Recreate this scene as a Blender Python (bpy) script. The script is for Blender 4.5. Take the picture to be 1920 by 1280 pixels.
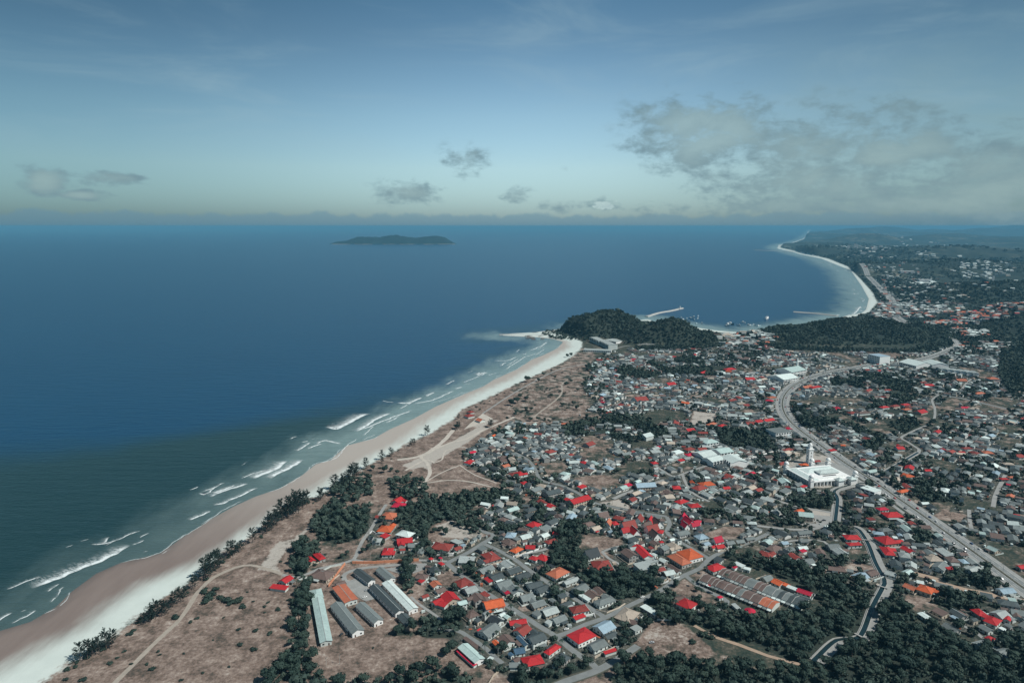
import bpy, math, random
import numpy as np
from mathutils import noise as mnoise
R = math.radians
rnd = random.Random(7)
for o in list(bpy.data.objects):
    bpy.data.objects.remove(o)
S = bpy.context.scene
COL = S.collection

# ------------------------------------------------------------------ camera
HC = 340.0
FPX = 1280.0
PITCH = math.atan((640 - 424) / FPX)
cam = bpy.data.cameras.new('camera'); cam_o = bpy.data.objects.new('camera', cam); COL.objects.link(cam_o)
cam.lens = 24; cam.sensor_width = 36; cam.clip_start = 5; cam.clip_end = 400000
cam_o.location = (0, 0, HC); cam_o.rotation_euler = (math.pi / 2 - PITCH, 0, 0)
S.camera = cam_o
# ------------------------------------------------------------------ exposure
S.view_settings.view_transform = 'Standard'; S.view_settings.look = 'None'
S.view_settings.gamma = 1; S.view_settings.use_curve_mapping = False
S.view_settings.exposure = 0.15
S.cycles.max_bounces = 4; S.cycles.diffuse_bounces = 2; S.cycles.glossy_bounces = 2
S.cycles.transparent_max_bounces = 6; S.cycles.volume_bounces = 0
S.cycles.volume_max_steps = 64
# ------------------------------------------------------------------ sun + sky
SUN_EL, SUN_AZ = R(50), R(112)          # azimuth clockwise from +Y: light comes from the right, a little behind
sd = bpy.data.lights.new('sun', 'SUN'); so = bpy.data.objects.new('sun', sd); COL.objects.link(so)
sd.energy = 4.0; sd.angle = R(0.5); sd.color = (1.0, 0.97, 0.92)
so.rotation_euler = (math.pi / 2 - SUN_EL, 0, -SUN_AZ + math.pi)
so.location = (0, 0, 500)
W = bpy.data.worlds.new('World'); S.world = W; W.use_nodes = True

class NT:
    """tiny helper for node trees"""
    def __init__(s, tree): s.t = tree; s.n = tree.nodes; s.l = tree.links
    def node(s, typ, **kw):
        n = s.n.new(typ)
        for k, v in kw.items(): setattr(n, k, v)
        return n
    def put(s, sock, v):
        if hasattr(v, 'is_output') or isinstance(v, bpy.types.NodeSocket): s.l.new(v, sock)
        elif v is not None: sock.default_value = v
    def m(s, op, a, b=None, c=None, clamp=False):
        n = s.node('ShaderNodeMath', operation=op, use_clamp=clamp)
        s.put(n.inputs[0], a)
        if b is not None: s.put(n.inputs[1], b)
        if c is not None: s.put(n.inputs[2], c)
        return n.outputs[0]
    def mix(s, f, a, b, typ='MIX'):
        n = s.node('ShaderNodeMix', data_type='RGBA', blend_type=typ)
        s.put(n.inputs[0], f)
        s.put(n.inputs[6], a if not isinstance(a, tuple) else (*a[:3], 1))
        s.put(n.inputs[7], b if not isinstance(b, tuple) else (*b[:3], 1))
        return n.outputs[2]
    def noise(s, vec, scale, detail=4, rough=0.55, dist=0.0, out=0):
        n = s.node('ShaderNodeTexNoise')
        if vec is not None: s.l.new(vec, n.inputs['Vector'])
        n.inputs['Scale'].default_value = scale; n.inputs['Detail'].default_value = detail
        n.inputs['Roughness'].default_value = rough; n.inputs['Distortion'].default_value = dist
        return n.outputs[out]
    def mapping(s, vec, scale=(1, 1, 1), rot=(0, 0, 0), loc=(0, 0, 0)):
        n = s.node('ShaderNodeMapping'); s.l.new(vec, n.inputs[0])
        n.inputs['Scale'].default_value = scale; n.inputs['Rotation'].default_value = rot; n.inputs['Location'].default_value = loc
        return n.outputs[0]
    def ss(s, x, a, b):                    # smoothstep from a to b
        n = s.node('ShaderNodeMapRange', interpolation_type='SMOOTHSTEP')
        s.put(n.inputs[0], x); n.inputs[1].default_value = a; n.inputs[2].default_value = b
        return n.outputs[0]
    def ramp(s, x, stops):
        n = s.node('ShaderNodeValToRGB'); s.put(n.inputs[0], x)
        e = n.color_ramp.elements
        while len(e) < len(stops): e.new(0.5)
        for i, (p, c) in enumerate(stops): e[i].position = p; e[i].color = (*c, 1)
        return n.outputs[0]
    def attr(s, name, out='Fac'):
        n = s.node('ShaderNodeAttribute', attribute_name=name); return n.outputs[out]

def px_dir(px, py):
    dx = (px - 960) / FPX; dy = (640 - py) / FPX
    y = math.cos(PITCH) + dy * math.sin(PITCH); z = -math.sin(PITCH) + dy * math.cos(PITCH)
    l = math.sqrt(dx * dx + y * y + z * z)
    return math.atan2(dx, y), math.asin(z / l)

def build_sky():
    n = NT(W.node_tree); W.node_tree.nodes.clear()
    sky = n.node('ShaderNodeTexSky', sky_type='NISHITA'); sky.sun_disc = False
    sky.sun_elevation = SUN_EL; sky.sun_rotation = SUN_AZ
    sky.air_density = 1.0; sky.dust_density = 1.2; sky.ozone_density = 2.0
    geo = n.node('ShaderNodeTexCoord'); sep = n.node('ShaderNodeSeparateXYZ'); n.l.new(geo.outputs['Generated'], sep.inputs[0])
    X, Y, Z = sep.outputs
    u = n.m('ARCTAN2', X, Y); v = n.m('ARCSINE', Z)
    # photographic toning of the sky (constant over the whole dome, by elevation only)
    tone = n.ramp(n.m('MULTIPLY', n.m('MAXIMUM', v, 0.0), 2.0), [(0.0, (0.365, 0.60, .76)), (0.06, (0.40, .62, .75)), (0.16, (0.49, .67, .70)), (0.30, (0.45, .62, 0.62)), (0.5, (0.31, 0.47, 0.48)), (.72, (0.18, 0.37, 0.40)), (1.0, (0.17, 0.34, 0.38))])
    base = n.mix(1.0, sky.outputs[0], tone, 'MULTIPLY')
    # the sky is brighter towards the middle distance straight out to sea, fading smoothly all round
    glow = n.m('MULTIPLY', n.m('EXPONENT', n.m('MULTIPLY', n.m('POWER', n.m('SUBTRACT', u, .06), 2.0), -5.0)), n.m('EXPONENT', n.m('MULTIPLY', n.m('POWER', n.m('SUBTRACT', v, .07), 2.0), -5.0)))
    base = n.mix(glow, base, n.mix(1.0, base, (2.35, 2.0, 1.95), 'MULTIPLY'))
    comb = n.node('ShaderNodeCombineXYZ'); n.l.new(u, comb.inputs[0]); n.l.new(v, comb.inputs[1])
    uv = comb.outputs[0]
    big = n.noise(n.mapping(uv, (1, 2.2, 1)), 9, 8, 0.62, 0.3)
    fine = n.noise(n.mapping(uv, (1, 1.8, 1), loc=(3, 1, 0)), 34, 7, 0.62, 0.2)
    # cloud masses: (pixel x, y, radius x, radius y, weight)
    masses = [(1325, 245, 115, 62, 1.0), (1480, 290, 190, 60, .72), (1600, 255, 110, 60, .78), (1690, 285, 120, 50, .9), (1400, 345, 110, 36, .7),
              (1560, 340, 170, 60, .8), (1800, 330, 170, 70, .75), (1890, 360, 120, 50, .9), (1900, 225, 70, 30, .35), (1500, 385, 260, 22, .75), (1740, 385, 220, 24, .9),
              (80, 338, 34, 22, 1.05), (200, 334, 52, 12, .74), (153, 366, 36, 8, .95), (870, 300, 42, 30, .72), (765, 358, 60, 24, .74), (970, 368, 30, 15, .72),
              (1085, 312, 46, 20, .42), (1050, 388, 50, 14, .6), (1130, 384, 42, 14, .55)]
    tot = None
    for (a, b, rx, ry, w) in masses:
        ua, va = px_dir(a, b)
        du = n.m('MULTIPLY', n.m('SUBTRACT', u, ua), FPX / rx * .82); dv = n.m('MULTIPLY', n.m('SUBTRACT', v, va), FPX / ry * .82)
        q = n.m('ADD', n.m('MULTIPLY', du, du), n.m('MULTIPLY', dv, dv))
        g = n.m('MULTIPLY', n.m('EXPONENT', n.m('MULTIPLY', q, -1.0)), w)
        tot = g if tot is None else n.m('MAXIMUM', tot, g)
    shape = n.m('ADD', tot, n.m('MULTIPLY', n.m('SUBTRACT', n.m('ADD', n.m('MULTIPLY', big, .6), n.m('MULTIPLY', fine, .5)), .55), 3.0))
    cl = n.m('MULTIPLY', n.ss(shape, 0.28, 0.92), n.ss(tot, .08, .4))
    # low bank all round the horizon
    bn = n.noise(n.mapping(uv, (1, 0.7, 1), loc=(9, 0, 0)), 26, 6, 0.6)
    topv = n.m('ADD', 0.0165, n.m('MULTIPLY', n.m('SUBTRACT', bn, .5), 0.030))
    bank = n.m('MULTIPLY', n.ss(n.m('SUBTRACT', topv, v), -0.002, 0.004), 0.55)
    # thin high veils
    veil = n.m('MULTIPLY', n.ss(n.noise(n.mapping(uv, (1, 4.5, 1), rot=(0, 0, .5)), 3.2, 6, .6, .6), .45, .85), .36)
    veil = n.m('MULTIPLY', veil, n.ss(v, .05, .15))
    inner = n.ss(n.m('ADD', tot, n.m('MULTIPLY', n.m('SUBTRACT', big, .5), 1.2)), .45, 1.15)
    ccol = n.mix(inner, (1.55, 2.5, 2.95), (2.8, 3.9, 3.95))
    rv = n.m('MULTIPLY', n.ss(u, .12, .5), n.m('MULTIPLY', n.ss(v, .30, .10), n.ss(v, .0, .02)))       # grey veil over the land side
    base = n.mix(n.m('MULTIPLY', rv, n.m('ADD', .30, n.m('MULTIPLY', n.m('SUBTRACT', big, .5), 1.1)), clamp=True), base, (2.35, 3.55, 3.75))
    c1 = n.mix(veil, base, (3.3, 4.6, 5.1))
    c2 = n.mix(bank, c1, (1.2, 2.45, 3.3))
    c3 = n.mix(n.m('MULTIPLY', cl, n.m('SUBTRACT', .92, n.m('MULTIPLY', inner, .25))), c2, ccol)
    # small sunlit cumulus tops
    ub, vb = px_dir(1131, 385); uc, vc = px_dir(1862, 298)
    white = None
    for (a, b, rx, ry) in [(1131, 385, 21, 7)]:
        ua, va = px_dir(a, b)
        du = n.m('MULTIPLY', n.m('SUBTRACT', u, ua), FPX / rx * .82); dv = n.m('MULTIPLY', n.m('SUBTRACT', v, va), FPX / ry * .82)
        g = n.m('EXPONENT', n.m('MULTIPLY', n.m('ADD', n.m('MULTIPLY', du, du), n.m('MULTIPLY', dv, dv)), -1.0))
        white = g if white is None else n.m('MAXIMUM', white, g)
    wn = n.noise(n.mapping(uv, (1, 1.6, 1)), 110, 5, .6)
    wm = n.ss(n.m('ADD', white, n.m('MULTIPLY', n.m('SUBTRACT', wn, .5), 1.6)), .35, .8)
    c4 = n.mix(n.m('MULTIPLY', wm, .40), c3, (6.2, 7.8, 7.6))
    bg = n.node('ShaderNodeBackground'); n.l.new(c4, bg.inputs[0]); bg.inputs[1].default_value = 0.1
    out = n.node('ShaderNodeOutputWorld'); n.l.new(bg.outputs[0], out.inputs[0])
build_sky()

# ------------------------------------------------------------------ geometry helpers
G0 = 2.0                                    # level of the plain above the sea
def P(px, py, z=G0):
    """ground point seen at photo pixel (px, py) for height z"""
    dx = (px - 960) / FPX; dy = (640 - py) / FPX
    y = math.cos(PITCH) + dy * math.sin(PITCH); zz = -math.sin(PITCH) + dy * math.cos(PITCH)
    t = (z - HC) / zz
    return (dx * t, y * t)
def PP(pts, z=G0): return np.array([P(a, b, z) for a, b in pts])
def to_px(x, y, z):
    fy = y * math.cos(PITCH) - (z - HC) * math.sin(PITCH); up = y * math.sin(PITCH) + (z - HC) * math.cos(PITCH)
    return 960 + FPX * x / fy, 640 - FPX * up / fy

def setp(o, label=None, cat=None, group=None, kind=None):
    if label: o['label'] = label
    if cat: o['category'] = cat
    if group: o['group'] = group
    if kind: o['kind'] = kind
    return o
def mesh(name, verts, faces, mat=None, smooth=False):
    me = bpy.data.meshes.new(name)
    me.from_pydata([tuple(v) for v in verts], [], faces)
    for m in (mat if isinstance(mat, (list, tuple)) else [mat]):
        if m: me.materials.append(m)
    if smooth: me.polygons.foreach_set('use_smooth', [True] * len(me.polygons))
    me.update(); return me
def np_mesh(name, V, F, mat=None, smooth=False, mats=None):
    """V (n,3) float, F (m,4) int quads (or (m,3) tris)"""
    me = bpy.data.meshes.new(name); k = F.shape[1]
    me.vertices.add(len(V)); me.vertices.foreach_set('co', np.ascontiguousarray(V, np.float32).ravel())
    me.loops.add(F.size); me.loops.foreach_set('vertex_index', np.ascontiguousarray(F, np.int32).ravel())
    me.polygons.add(len(F)); me.polygons.foreach_set('loop_start', np.arange(0, F.size, k, dtype=np.int32))
    try: me.polygons.foreach_set('loop_total', np.full(len(F), k, np.int32))
    except Exception: pass
    for m in (mat if isinstance(mat, (list, tuple)) else [mat]):
        if m: me.materials.append(m)
    if mats is not None: me.polygons.foreach_set('material_index', mats.astype(np.int32))
    me.polygons.foreach_set('use_smooth', [smooth] * len(F))
    me.update(calc_edges=True); me.validate(); return me
def vattr(me, name, vals):
    a = me.attributes.new(name, 'FLOAT', 'POINT'); a.data.foreach_set('value', np.ascontiguousarray(vals, np.float32))
def vcol(me, name, cols):
    a = me.attributes.new(name, 'FLOAT_COLOR', 'POINT')
    c = np.ones((len(cols), 4), np.float32); c[:, :3] = cols; a.data.foreach_set('color', c.ravel())
def obj(name, me, parent=None, loc=(0, 0, 0), rz=0.0):
    o = bpy.data.objects.new(name, me); COL.objects.link(o)
    o.location = loc; o.rotation_euler = (0, 0, rz)
    if parent: o.parent = parent
    return o
def empty(name, loc, rz=0.0):
    o = bpy.data.objects.new(name, None); COL.objects.link(o); o.location = loc; o.rotation_euler = (0, 0, rz)
    o.empty_display_size = 1; return o
def box(V, F, cx, cy, cz, sx, sy, sz, rz=0.0):
    c, s = math.cos(rz), math.sin(rz); b = len(V)
    for dz in (0, 1):
        for dx, dy in ((-.5, -.5), (.5, -.5), (.5, .5), (-.5, .5)):
            x, y = dx * sx, dy * sy
            V.append((cx + x * c - y * s, cy + x * s + y * c, cz + dz * sz))
    for f in ((3, 2, 1, 0), (4, 5, 6, 7), (0, 1, 5, 4), (1, 2, 6, 5), (2, 3, 7, 6), (3, 0, 4, 7)):
        F.append(tuple(b + i for i in f))
def tube(V, F, path, rads, n=8, cap=True):
    b0 = len(V)
    for (p, r) in zip(path, rads):
        for i in range(n):
            a = 2 * math.pi * i / n; V.append((p[0] + r * math.cos(a), p[1] + r * math.sin(a), p[2]))
    for k in range(len(path) - 1):
        for i in range(n):
            a = b0 + k * n + i; b = b0 + k * n + (i + 1) % n
            F.append((a, b, b + n, a + n))
    if cap: F.append(tuple(b0 + (len(path) - 1) * n + i for i in range(n)))

def seg_dist(X, Y, poly, closed=False):
    """distance from points to polyline"""
    d = np.full(X.shape, 1e12); n = len(poly)
    for i in range(n if closed else n - 1):
        a = poly[i]; b = poly[(i + 1) % n]; ab = b - a; L = ab @ ab + 1e-9
        t = np.clip(((X - a[0]) * ab[0] + (Y - a[1]) * ab[1]) / L, 0, 1)
        d = np.minimum(d, (X - a[0] - t * ab[0]) ** 2 + (Y - a[1] - t * ab[1]) ** 2)
    return np.sqrt(d)
def inside(X, Y, poly):
    r = np.zeros(X.shape, bool); n = len(poly); j = n - 1
    for i in range(n):
        xi, yi = poly[i]; xj, yj = poly[j]
        if yi != yj:
            c = ((yi > Y) != (yj > Y)) & (X < (xj - xi) * (Y - yi) / (yj - yi) + xi)
            r ^= c
        j = i
    return r
_TAB = {}
def fbm(X, Y, scale, seed=0, octs=4):
    """cheap numpy value noise, 0..1"""
    out = np.zeros(X.shape); amp = 1.0; tot = 0
    if seed not in _TAB: _TAB[seed] = np.random.RandomState(100 + seed).rand(256, 256)
    T = _TAB[seed]
    for o in range(octs):
        x = X / scale * 2 ** o + 37.1 * o; y = Y / scale * 2 ** o + 11.7 * o
        xi = np.floor(x).astype(np.int64); yi = np.floor(y).astype(np.int64); fx = x - xi; fy = y - yi
        fx = fx * fx * (3 - 2 * fx); fy = fy * fy * (3 - 2 * fy)
        a = T[xi & 255, yi & 255]; b = T[(xi + 1) & 255, yi & 255]; c = T[xi & 255, (yi + 1) & 255]; d = T[(xi + 1) & 255, (yi + 1) & 255]
        out += amp * ((a * (1 - fx) + b * fx) * (1 - fy) + (c * (1 - fx) + d * fx) * fy); tot += amp; amp *= .5
    return out / tot
def f1(x, y, scale, seed=0, octs=4): return float(fbm(np.array([x]), np.array([y]), scale, seed, octs)[0])
def sstep(x, a, b):
    t = np.clip((x - a) / (b - a), 0, 1); return t * t * (3 - 2 * t)

# ------------------------------------------------------------------ plan of the place
WATER = [(-2600, 2300), (-900, 1560), (-400, 1350), (0, 1182), (57, 1165), (105, 1137), (135, 1108), (180, 1075), (225, 1055), (300, 1037), (345, 1005), (400, 970), (440, 948), (480, 930),
         (525, 915), (567, 890), (592, 870), (620, 862), (650, 835), (700, 822), (730, 805), (775, 785), (817, 762), (867, 740), (905, 725), (925, 712), (970, 692), (997, 674),
         (1020, 665), (1045, 653), (1056, 641), (1036, 635), (1005, 632), (960, 630), (932, 628), (960, 625), (1000, 623), (1040, 618), (1100, 611), (1160, 605), (1215, 598),
         (1225, 602), (1260, 608), (1300, 613), (1340, 619), (1400, 624), (1440, 618), (1502, 610), (1565, 598), (1590, 591), (1615, 587), (1624, 580), (1629, 560), (1615, 535),
         (1595, 507), (1565, 495), (1540, 485), (1497, 476), (1485, 472), (1470, 469), (1457, 466), (1460, 459), (1485, 455), (1505, 448), (1512, 440), (1514, 434), (1516, 430)]
DRY = [(-2600, 2450), (-900, 1660), (-300, 1400), (0, 1265), (100, 1210), (162, 1180), (212, 1140), (275, 1100), (375, 1060), (480, 990), (540, 950), (597, 915), (680, 867), (755, 830),
       (805, 792), (855, 762), (905, 735), (955, 715), (1000, 690), (1040, 668), (1070, 652), (1068, 640), (1040, 634), (1000, 631), (960, 629.3), (932, 628)] + WATER[35:]
VEG = [(-2600, 2600), (-900, 1760), (-300, 1450), (40, 1300), (87, 1280), (137, 1242), (225, 1185), (262, 1155), (345, 1100), (385, 1067), (425, 1035), (465, 1010), (495, 985), (530, 950), (560, 938),
       (597, 935), (625, 912), (680, 880), (717, 860), (767, 832), (805, 815), (850, 787), (870, 767), (905, 752), (955, 727), (975, 718), (1010, 702), (1052, 682), (1075, 668), (1092, 652),
       (1090, 640), (1068, 631), (1044, 626), (1048, 617), (1100, 612.5), (1160, 607), (1215, 601), (1225, 606), (1260, 612), (1300, 617), (1340, 623), (1400, 628), (1440, 622), (1502, 614),
       (1565, 603), (1600, 595), (1630, 585), (1645, 567), (1637, 550), (1615, 525), (1590, 500), (1552, 485), (1502, 474), (1487, 470), (1463, 464.5), (1466, 459.6), (1487, 455.6),
       (1507, 448.5), (1515, 440), (1518, 434), (1521, 430)]
def closed(line):
    w = PP(line, 0.0)
    return w, np.vstack([w, [[160000, w[-1][1]], [160000, -9000], [w[0][0], -9000]]])
Wl, Wp = closed(WATER); Dl, Dp = closed(DRY); Vl, Vp = closed(VEG)
def sdist(X, Y, line, poly):
    d = seg_dist(X, Y, line); return np.where(inside(X, Y, poly), d, -d)

# hills: (centre x, centre y, radius x, radius y, height)
def at_range(px, rng):                       # point along the column of pixel px at ground distance rng
    return ((px - 960) / FPX * (rng * math.cos(PITCH) + HC * math.sin(PITCH)), rng)
HILLS = []
def hill(px, rng, rx, ry, h): x, y = at_range(px, rng); HILLS.append((x, y, rx, ry, h))
hill(1118, 2140, 178, 130, 66); hill(1160, 2150, 90, 100, 18); hill(1228, 2025, 130, 120, 48); hill(1292, 1985, 115, 100, 34); hill(1335, 1950, 60, 70, 12)
hill(1455, 2080, 120, 150, 17); hill(1530, 2080, 150, 170, 23); hill(1610, 2110, 180, 190, 40); hill(1700, 2080, 150, 170, 20)
hill(1885, 3400, 520, 420, 60); hill(1990, 2300, 330, 420, 70); hill(1780, 5200, 1300, 700, 70); hill(1600, 9300, 1500, 900, 60)
hill(1500, 8600, 700, 900, 55); hill(1545, 11500, 900, 1500, 75); hill(1700, 8200, 1600, 900, 60); hill(1860, 7400, 1500, 900, 80)
for k in range(26):
    rg = rnd.uniform(13000, 38000); hill(1545 + (k % 13) * 42 + rnd.uniform(-20, 20) + 20, rg, rg * .07, rg * .08, 50 + rg * rnd.uniform(.002, .0055))
for k in range(8): rg = rnd.uniform(12000, 30000); hill(2000 + k * 120, rg, rg * .09, rg * .09, 40 + rg * rnd.uniform(.002, .004))
HA = np.array(HILLS)
def ground_z(X, Y):
    X = np.asarray(X, float); Y = np.asarray(Y, float)
    sw = sdist(X, Y, Wl, Wp)
    z = np.clip(sw * 0.034, -1.5, G0)
    for (cx, cy, rx, ry, h) in HILLS:
        q = ((X - cx) / rx) ** 2 + ((Y - cy) / ry) ** 2
        m = q < 1
        if m.any():
            nz = fbm(X[m], Y[m], max(rx * .45, 30), 3)
            z[m] += h * (1 - q[m]) ** 1.15 * (0.62 + .76 * nz) * sstep(sdist(X[m], Y[m], Vl, Vp), -2, min(40, rx * .3))
    return z
def scalar_sd(x, y, line, poly):             # one-point version of sdist, plain Python
    d = 1e18
    for i in range(len(line) - 1):
        ax, ay = line[i]; bx, by = line[i + 1]; ux, uy = bx - ax, by - ay
        t = ((x - ax) * ux + (y - ay) * uy) / (ux * ux + uy * uy + 1e-9); t = 0 if t < 0 else 1 if t > 1 else t
        e = (x - ax - t * ux) ** 2 + (y - ay - t * uy) ** 2
        if e < d: d = e
    ins = False; j = len(poly) - 1
    for i in range(len(poly)):
        xi, yi = poly[i]; xj, yj = poly[j]
        if (yi > y) != (yj > y) and x < (xj - xi) * (y - yi) / (yj - yi) + xi: ins = not ins
        j = i
    return math.sqrt(d) if ins else -math.sqrt(d)
WLL, WPL, VLL, VPL = Wl.tolist(), Wp.tolist(), Vl.tolist(), Vp.tolist()
def gz(x, y):
    x = float(x); y = float(y)
    q = ((x - HA[:, 0]) / HA[:, 2]) ** 2 + ((y - HA[:, 1]) / HA[:, 3]) ** 2
    if (q >= 1).all(): return min(G0, max(-1.5, scalar_sd(x, y, WLL, WPL) * .034))
    return float(ground_z(np.array([x]), np.array([y]))[0])
def veg_sd(x, y): return scalar_sd(x, y, VLL, VPL)

# road network: (polyline px, width m, material key)
ROADS = [
 ('beach_track', [(150, 1340), (215, 1280), (250, 1245), (270, 1225), (300, 1195), (330, 1168), (350, 1143), (365, 1118), (377, 1103), (400, 1082), (440, 1064), (470, 1059), (500, 1066), (530, 1077)], 4.2, 'track'),
 ('lane', [(530, 1077), (560, 1082), (597, 1066), (640, 1056), (664, 1047), (671, 1032), (680, 1013), (695, 992), (710, 967), (724, 945)], 5, 'lane'),
 ('lane', [(664, 1049), (700, 1054), (760, 1050), (800, 1050), (838, 1052)], 5, 'lane'),
 ('street', [(838, 1055), (880, 1034), (905, 1018), (926, 1004), (912, 998), (890, 988)], 7, 'road'),
 ('street', [(905, 1018), (930, 1029), (962, 1046), (985, 1063), (1015, 1084), (1060, 1110), (1087, 1127), (1135, 1157)], 6.5, 'road'),
 ('street', [(838, 1055), (862, 1075), (890, 1096), (915, 1113), (945, 1131), (975, 1150), (997, 1164), (1017, 1177), (1042, 1192), (1077, 1221), (1107, 1241), (1122, 1256)], 7, 'road'),
 ('street', [(1042, 1192), (1060, 1187), (1098, 1170), (1135, 1157), (1175, 1137), (1215, 1118), (1241, 1105), (1261, 1091), (1285, 1077), (1314, 1064), (1330, 1047), (1364, 1030), (1400, 1018), (1440, 1000)], 6.5, 'road'),
 ('street', [(1285, 1078), (1310, 1098), (1345, 1116), (1363, 1126), (1356, 1138), (1335, 1149)], 6, 'road'),
 ('back_lane', [(1330, 1071), (1380, 1091), (1430, 1113), (1500, 1145)], 4, 'road'),
 ('street', [(1330, 1047), (1296, 1027), (1262, 1008), (1250, 996), (1256, 982), (1250, 968)], 6, 'road'),
 ('lane', [(1129, 1034), (1141, 1046), (1160, 1056), (1182, 1068)], 4, 'lane'),
 ('lane', [(1129, 1034), (1150, 1026), (1180, 1020)], 4, 'lane'),
 ('street', [(1000, 1310), (1045, 1283), (1075, 1272), (1107, 1261), (1124, 1254), (1143, 1244), (1172, 1226), (1196, 1210)], 8, 'road'),
 ('lane', [(820, 1180), (858, 1182), (875, 1191), (910, 1214), (927, 1231), (942, 1243)], 5.5, 'road'),
 ('lane', [(770, 1118), (787, 1133), (811, 1149), (829, 1163)], 3.5, 'lane'),
 ('lane', [(962, 1046), (985, 1037), (1020, 1030), (1060, 1010)], 5, 'lane'),
 ('school_drive', [(800, 1058), (760, 1058), (715, 1061), (672, 1066), (648, 1075), (645, 1084), (655, 1098), (668, 1110), (680, 1120)], 6, 'lane'),
 ('street', [(966, 848), (990, 862), (1004, 880), (1010, 895), (1022, 903), (1050, 909), (1080, 922), (1112, 941), (1150, 950), (1200, 960), (1250, 968)], 6, 'road'),
 ('lane', [(1150, 935), (1172, 925), (1210, 912), (1246, 899)], 7, 'lane'),
 ('lane', [(1280, 888), (1283, 899), (1298, 923), (1330, 940)], 5, 'lane'),
 ('lane', [(1225, 870), (1260, 892), (1280, 888), (1330, 872), (1405, 860), (1445, 850)], 5, 'lane'),
 ('lane', [(1390, 875), (1420, 885), (1500, 905)], 5, 'lane'),
 ('lane', [(1440, 932), (1490, 948), (1540, 957), (1566, 962)], 6, 'lane'),
 ('lane', [(1420, 985), (1460, 990), (1520, 992), (1560, 978)], 6, 'lane'),
 ('lane', [(1505, 916), (1560, 921), (1600, 912), (1640, 905)], 5, 'lane'),
 ('lane', [(1862, 950), (1866, 930), (1875, 910), (1885, 890)], 6, 'lane'),
 ('lane', [(1817, 955), (1818, 975), (1822, 992)], 5, 'lane'),
 ('dirt_road', [(1700, 1072), (1755, 1085), (1772, 1095), (1815, 1106), (1865, 1116), (1930, 1128)], 8, 'dirt'),
 ('dirt_road', [(1302, 1172), (1345, 1195), (1385, 1208), (1440, 1229), (1500, 1245)], 3.5, 'dirt'),
 ('lane', [(1800, 1170), (1830, 1185), (1860, 1210), (1900, 1230)], 4, 'lane'),
 ('lane', [(1460, 1018), (1500, 1012), (1545, 1015), (1560, 1035)], 4, 'lane'),
 ('lane', [(1000, 782), (1050, 742), (1060, 715), (1120, 700)], 3.5, 'track'),
 ('coast_road', [(905, 775), (955, 742), (1000, 716), (1050, 692), (1100, 682)], 4.5, 'lane'),
 ('lane', [(1095, 652), (1130, 660), (1180, 648), (1260, 652), (1340, 656), (1420, 660)], 6, 'lane'),
 ('lane', [(1260, 708), (1262, 715), (1300, 719), (1370, 722), (1380, 730), (1300, 745), (1340, 755)], 5, 'lane'),
 ('lane', [(1130, 770), (1180, 748), (1230, 740), (1300, 745)], 4, 'lane'),
 ('lane', [(1310, 765), (1380, 775), (1440, 770), (1464, 760)], 5, 'lane'),
 ('street', [(1600, 690), (1560, 681), (1530, 672), (1500, 667), (1460, 662), (1420, 660)], 9, 'road'),
 ('street', [(1608, 692), (1630, 702), (1665, 712), (1720, 727), (1760, 740), (1800, 746), (1860, 760), (1940, 778)], 9, 'road'),
 ('lane', [(1760, 740), (1748, 750), (1753, 768), (1748, 790), (1712, 808), (1690, 820), (1700, 827), (1723, 842)], 5, 'lane'),
 ('lane', [(1800, 735), (1812, 718), (1822, 710)], 5, 'lane'),
 ('lane', [(1640, 893), (1670, 876), (1700, 861), (1722, 848), (1723, 842)], 6, 'lane'),
 ('far_lane', [(1800, 560), (1850, 566), (1920, 570)], 14, 'track'),
 # sandy footpaths
 ('sand_path', [(785, 916), (798, 900), (806, 887), (801, 868), (790, 856), (815, 842), (850, 828), (872, 824), (905, 807), (945, 790), (965, 782)], 5, 'sand'),
 ('sand_path', [(745, 862), (775, 858), (800, 850), (830, 828), (850, 806)], 7, 'sand'),
 ('sand_path', [(760, 882), (785, 868), (801, 862), (815, 868)], 3.5, 'sand'),
 ('sand_path', [(798, 906), (840, 900), (880, 903), (930, 914), (980, 918)], 2.6, 'sand'),
 ('sand_path', [(795, 905), (830, 885), (862, 872)], 2, 'sand'),
 ('sand_path', [(862, 872), (890, 890), (930, 905)], 1.8, 'sand'),
 ('sand_path', [(812, 868), (828, 862), (836, 845), (865, 838), (880, 842)], 2.4, 'sand'),
]
HWY = [(1600, 690), (1560, 697), (1520, 708), (1490, 722), (1473, 738), (1467, 755), (1470, 772), (1481, 789), (1500, 806), (1535, 832), (1575, 861), (1610, 884), (1640, 903), (1680, 931), (1730, 966), (1790, 1009), (1850, 1052), (1930, 1110), (2100, 1232)]
HWY2 = [(1600, 690), (1640, 683), (1700, 679), (1745, 669), (1778, 657), (1794, 649), (1792, 642), (1780, 637)]
HWY3 = [(1700, 606), (1684, 597), (1674, 585), (1678, 572), (1666, 555), (1650, 540), (1630, 520), (1612, 505), (1600, 497)]
CANAL = [(1640, 905), (1600, 908), (1565, 920), (1570, 936), (1566, 978)]
CANAL2 = [(1600, 988), (1614, 994), (1631, 1020), (1645, 1055), (1662, 1088), (1659, 1103), (1640, 1140), (1616, 1196), (1572, 1203), (1530, 1241)]
CANAL3 = [(1722, 790 + 58), (1700, 861), (1645, 893)]
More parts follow.
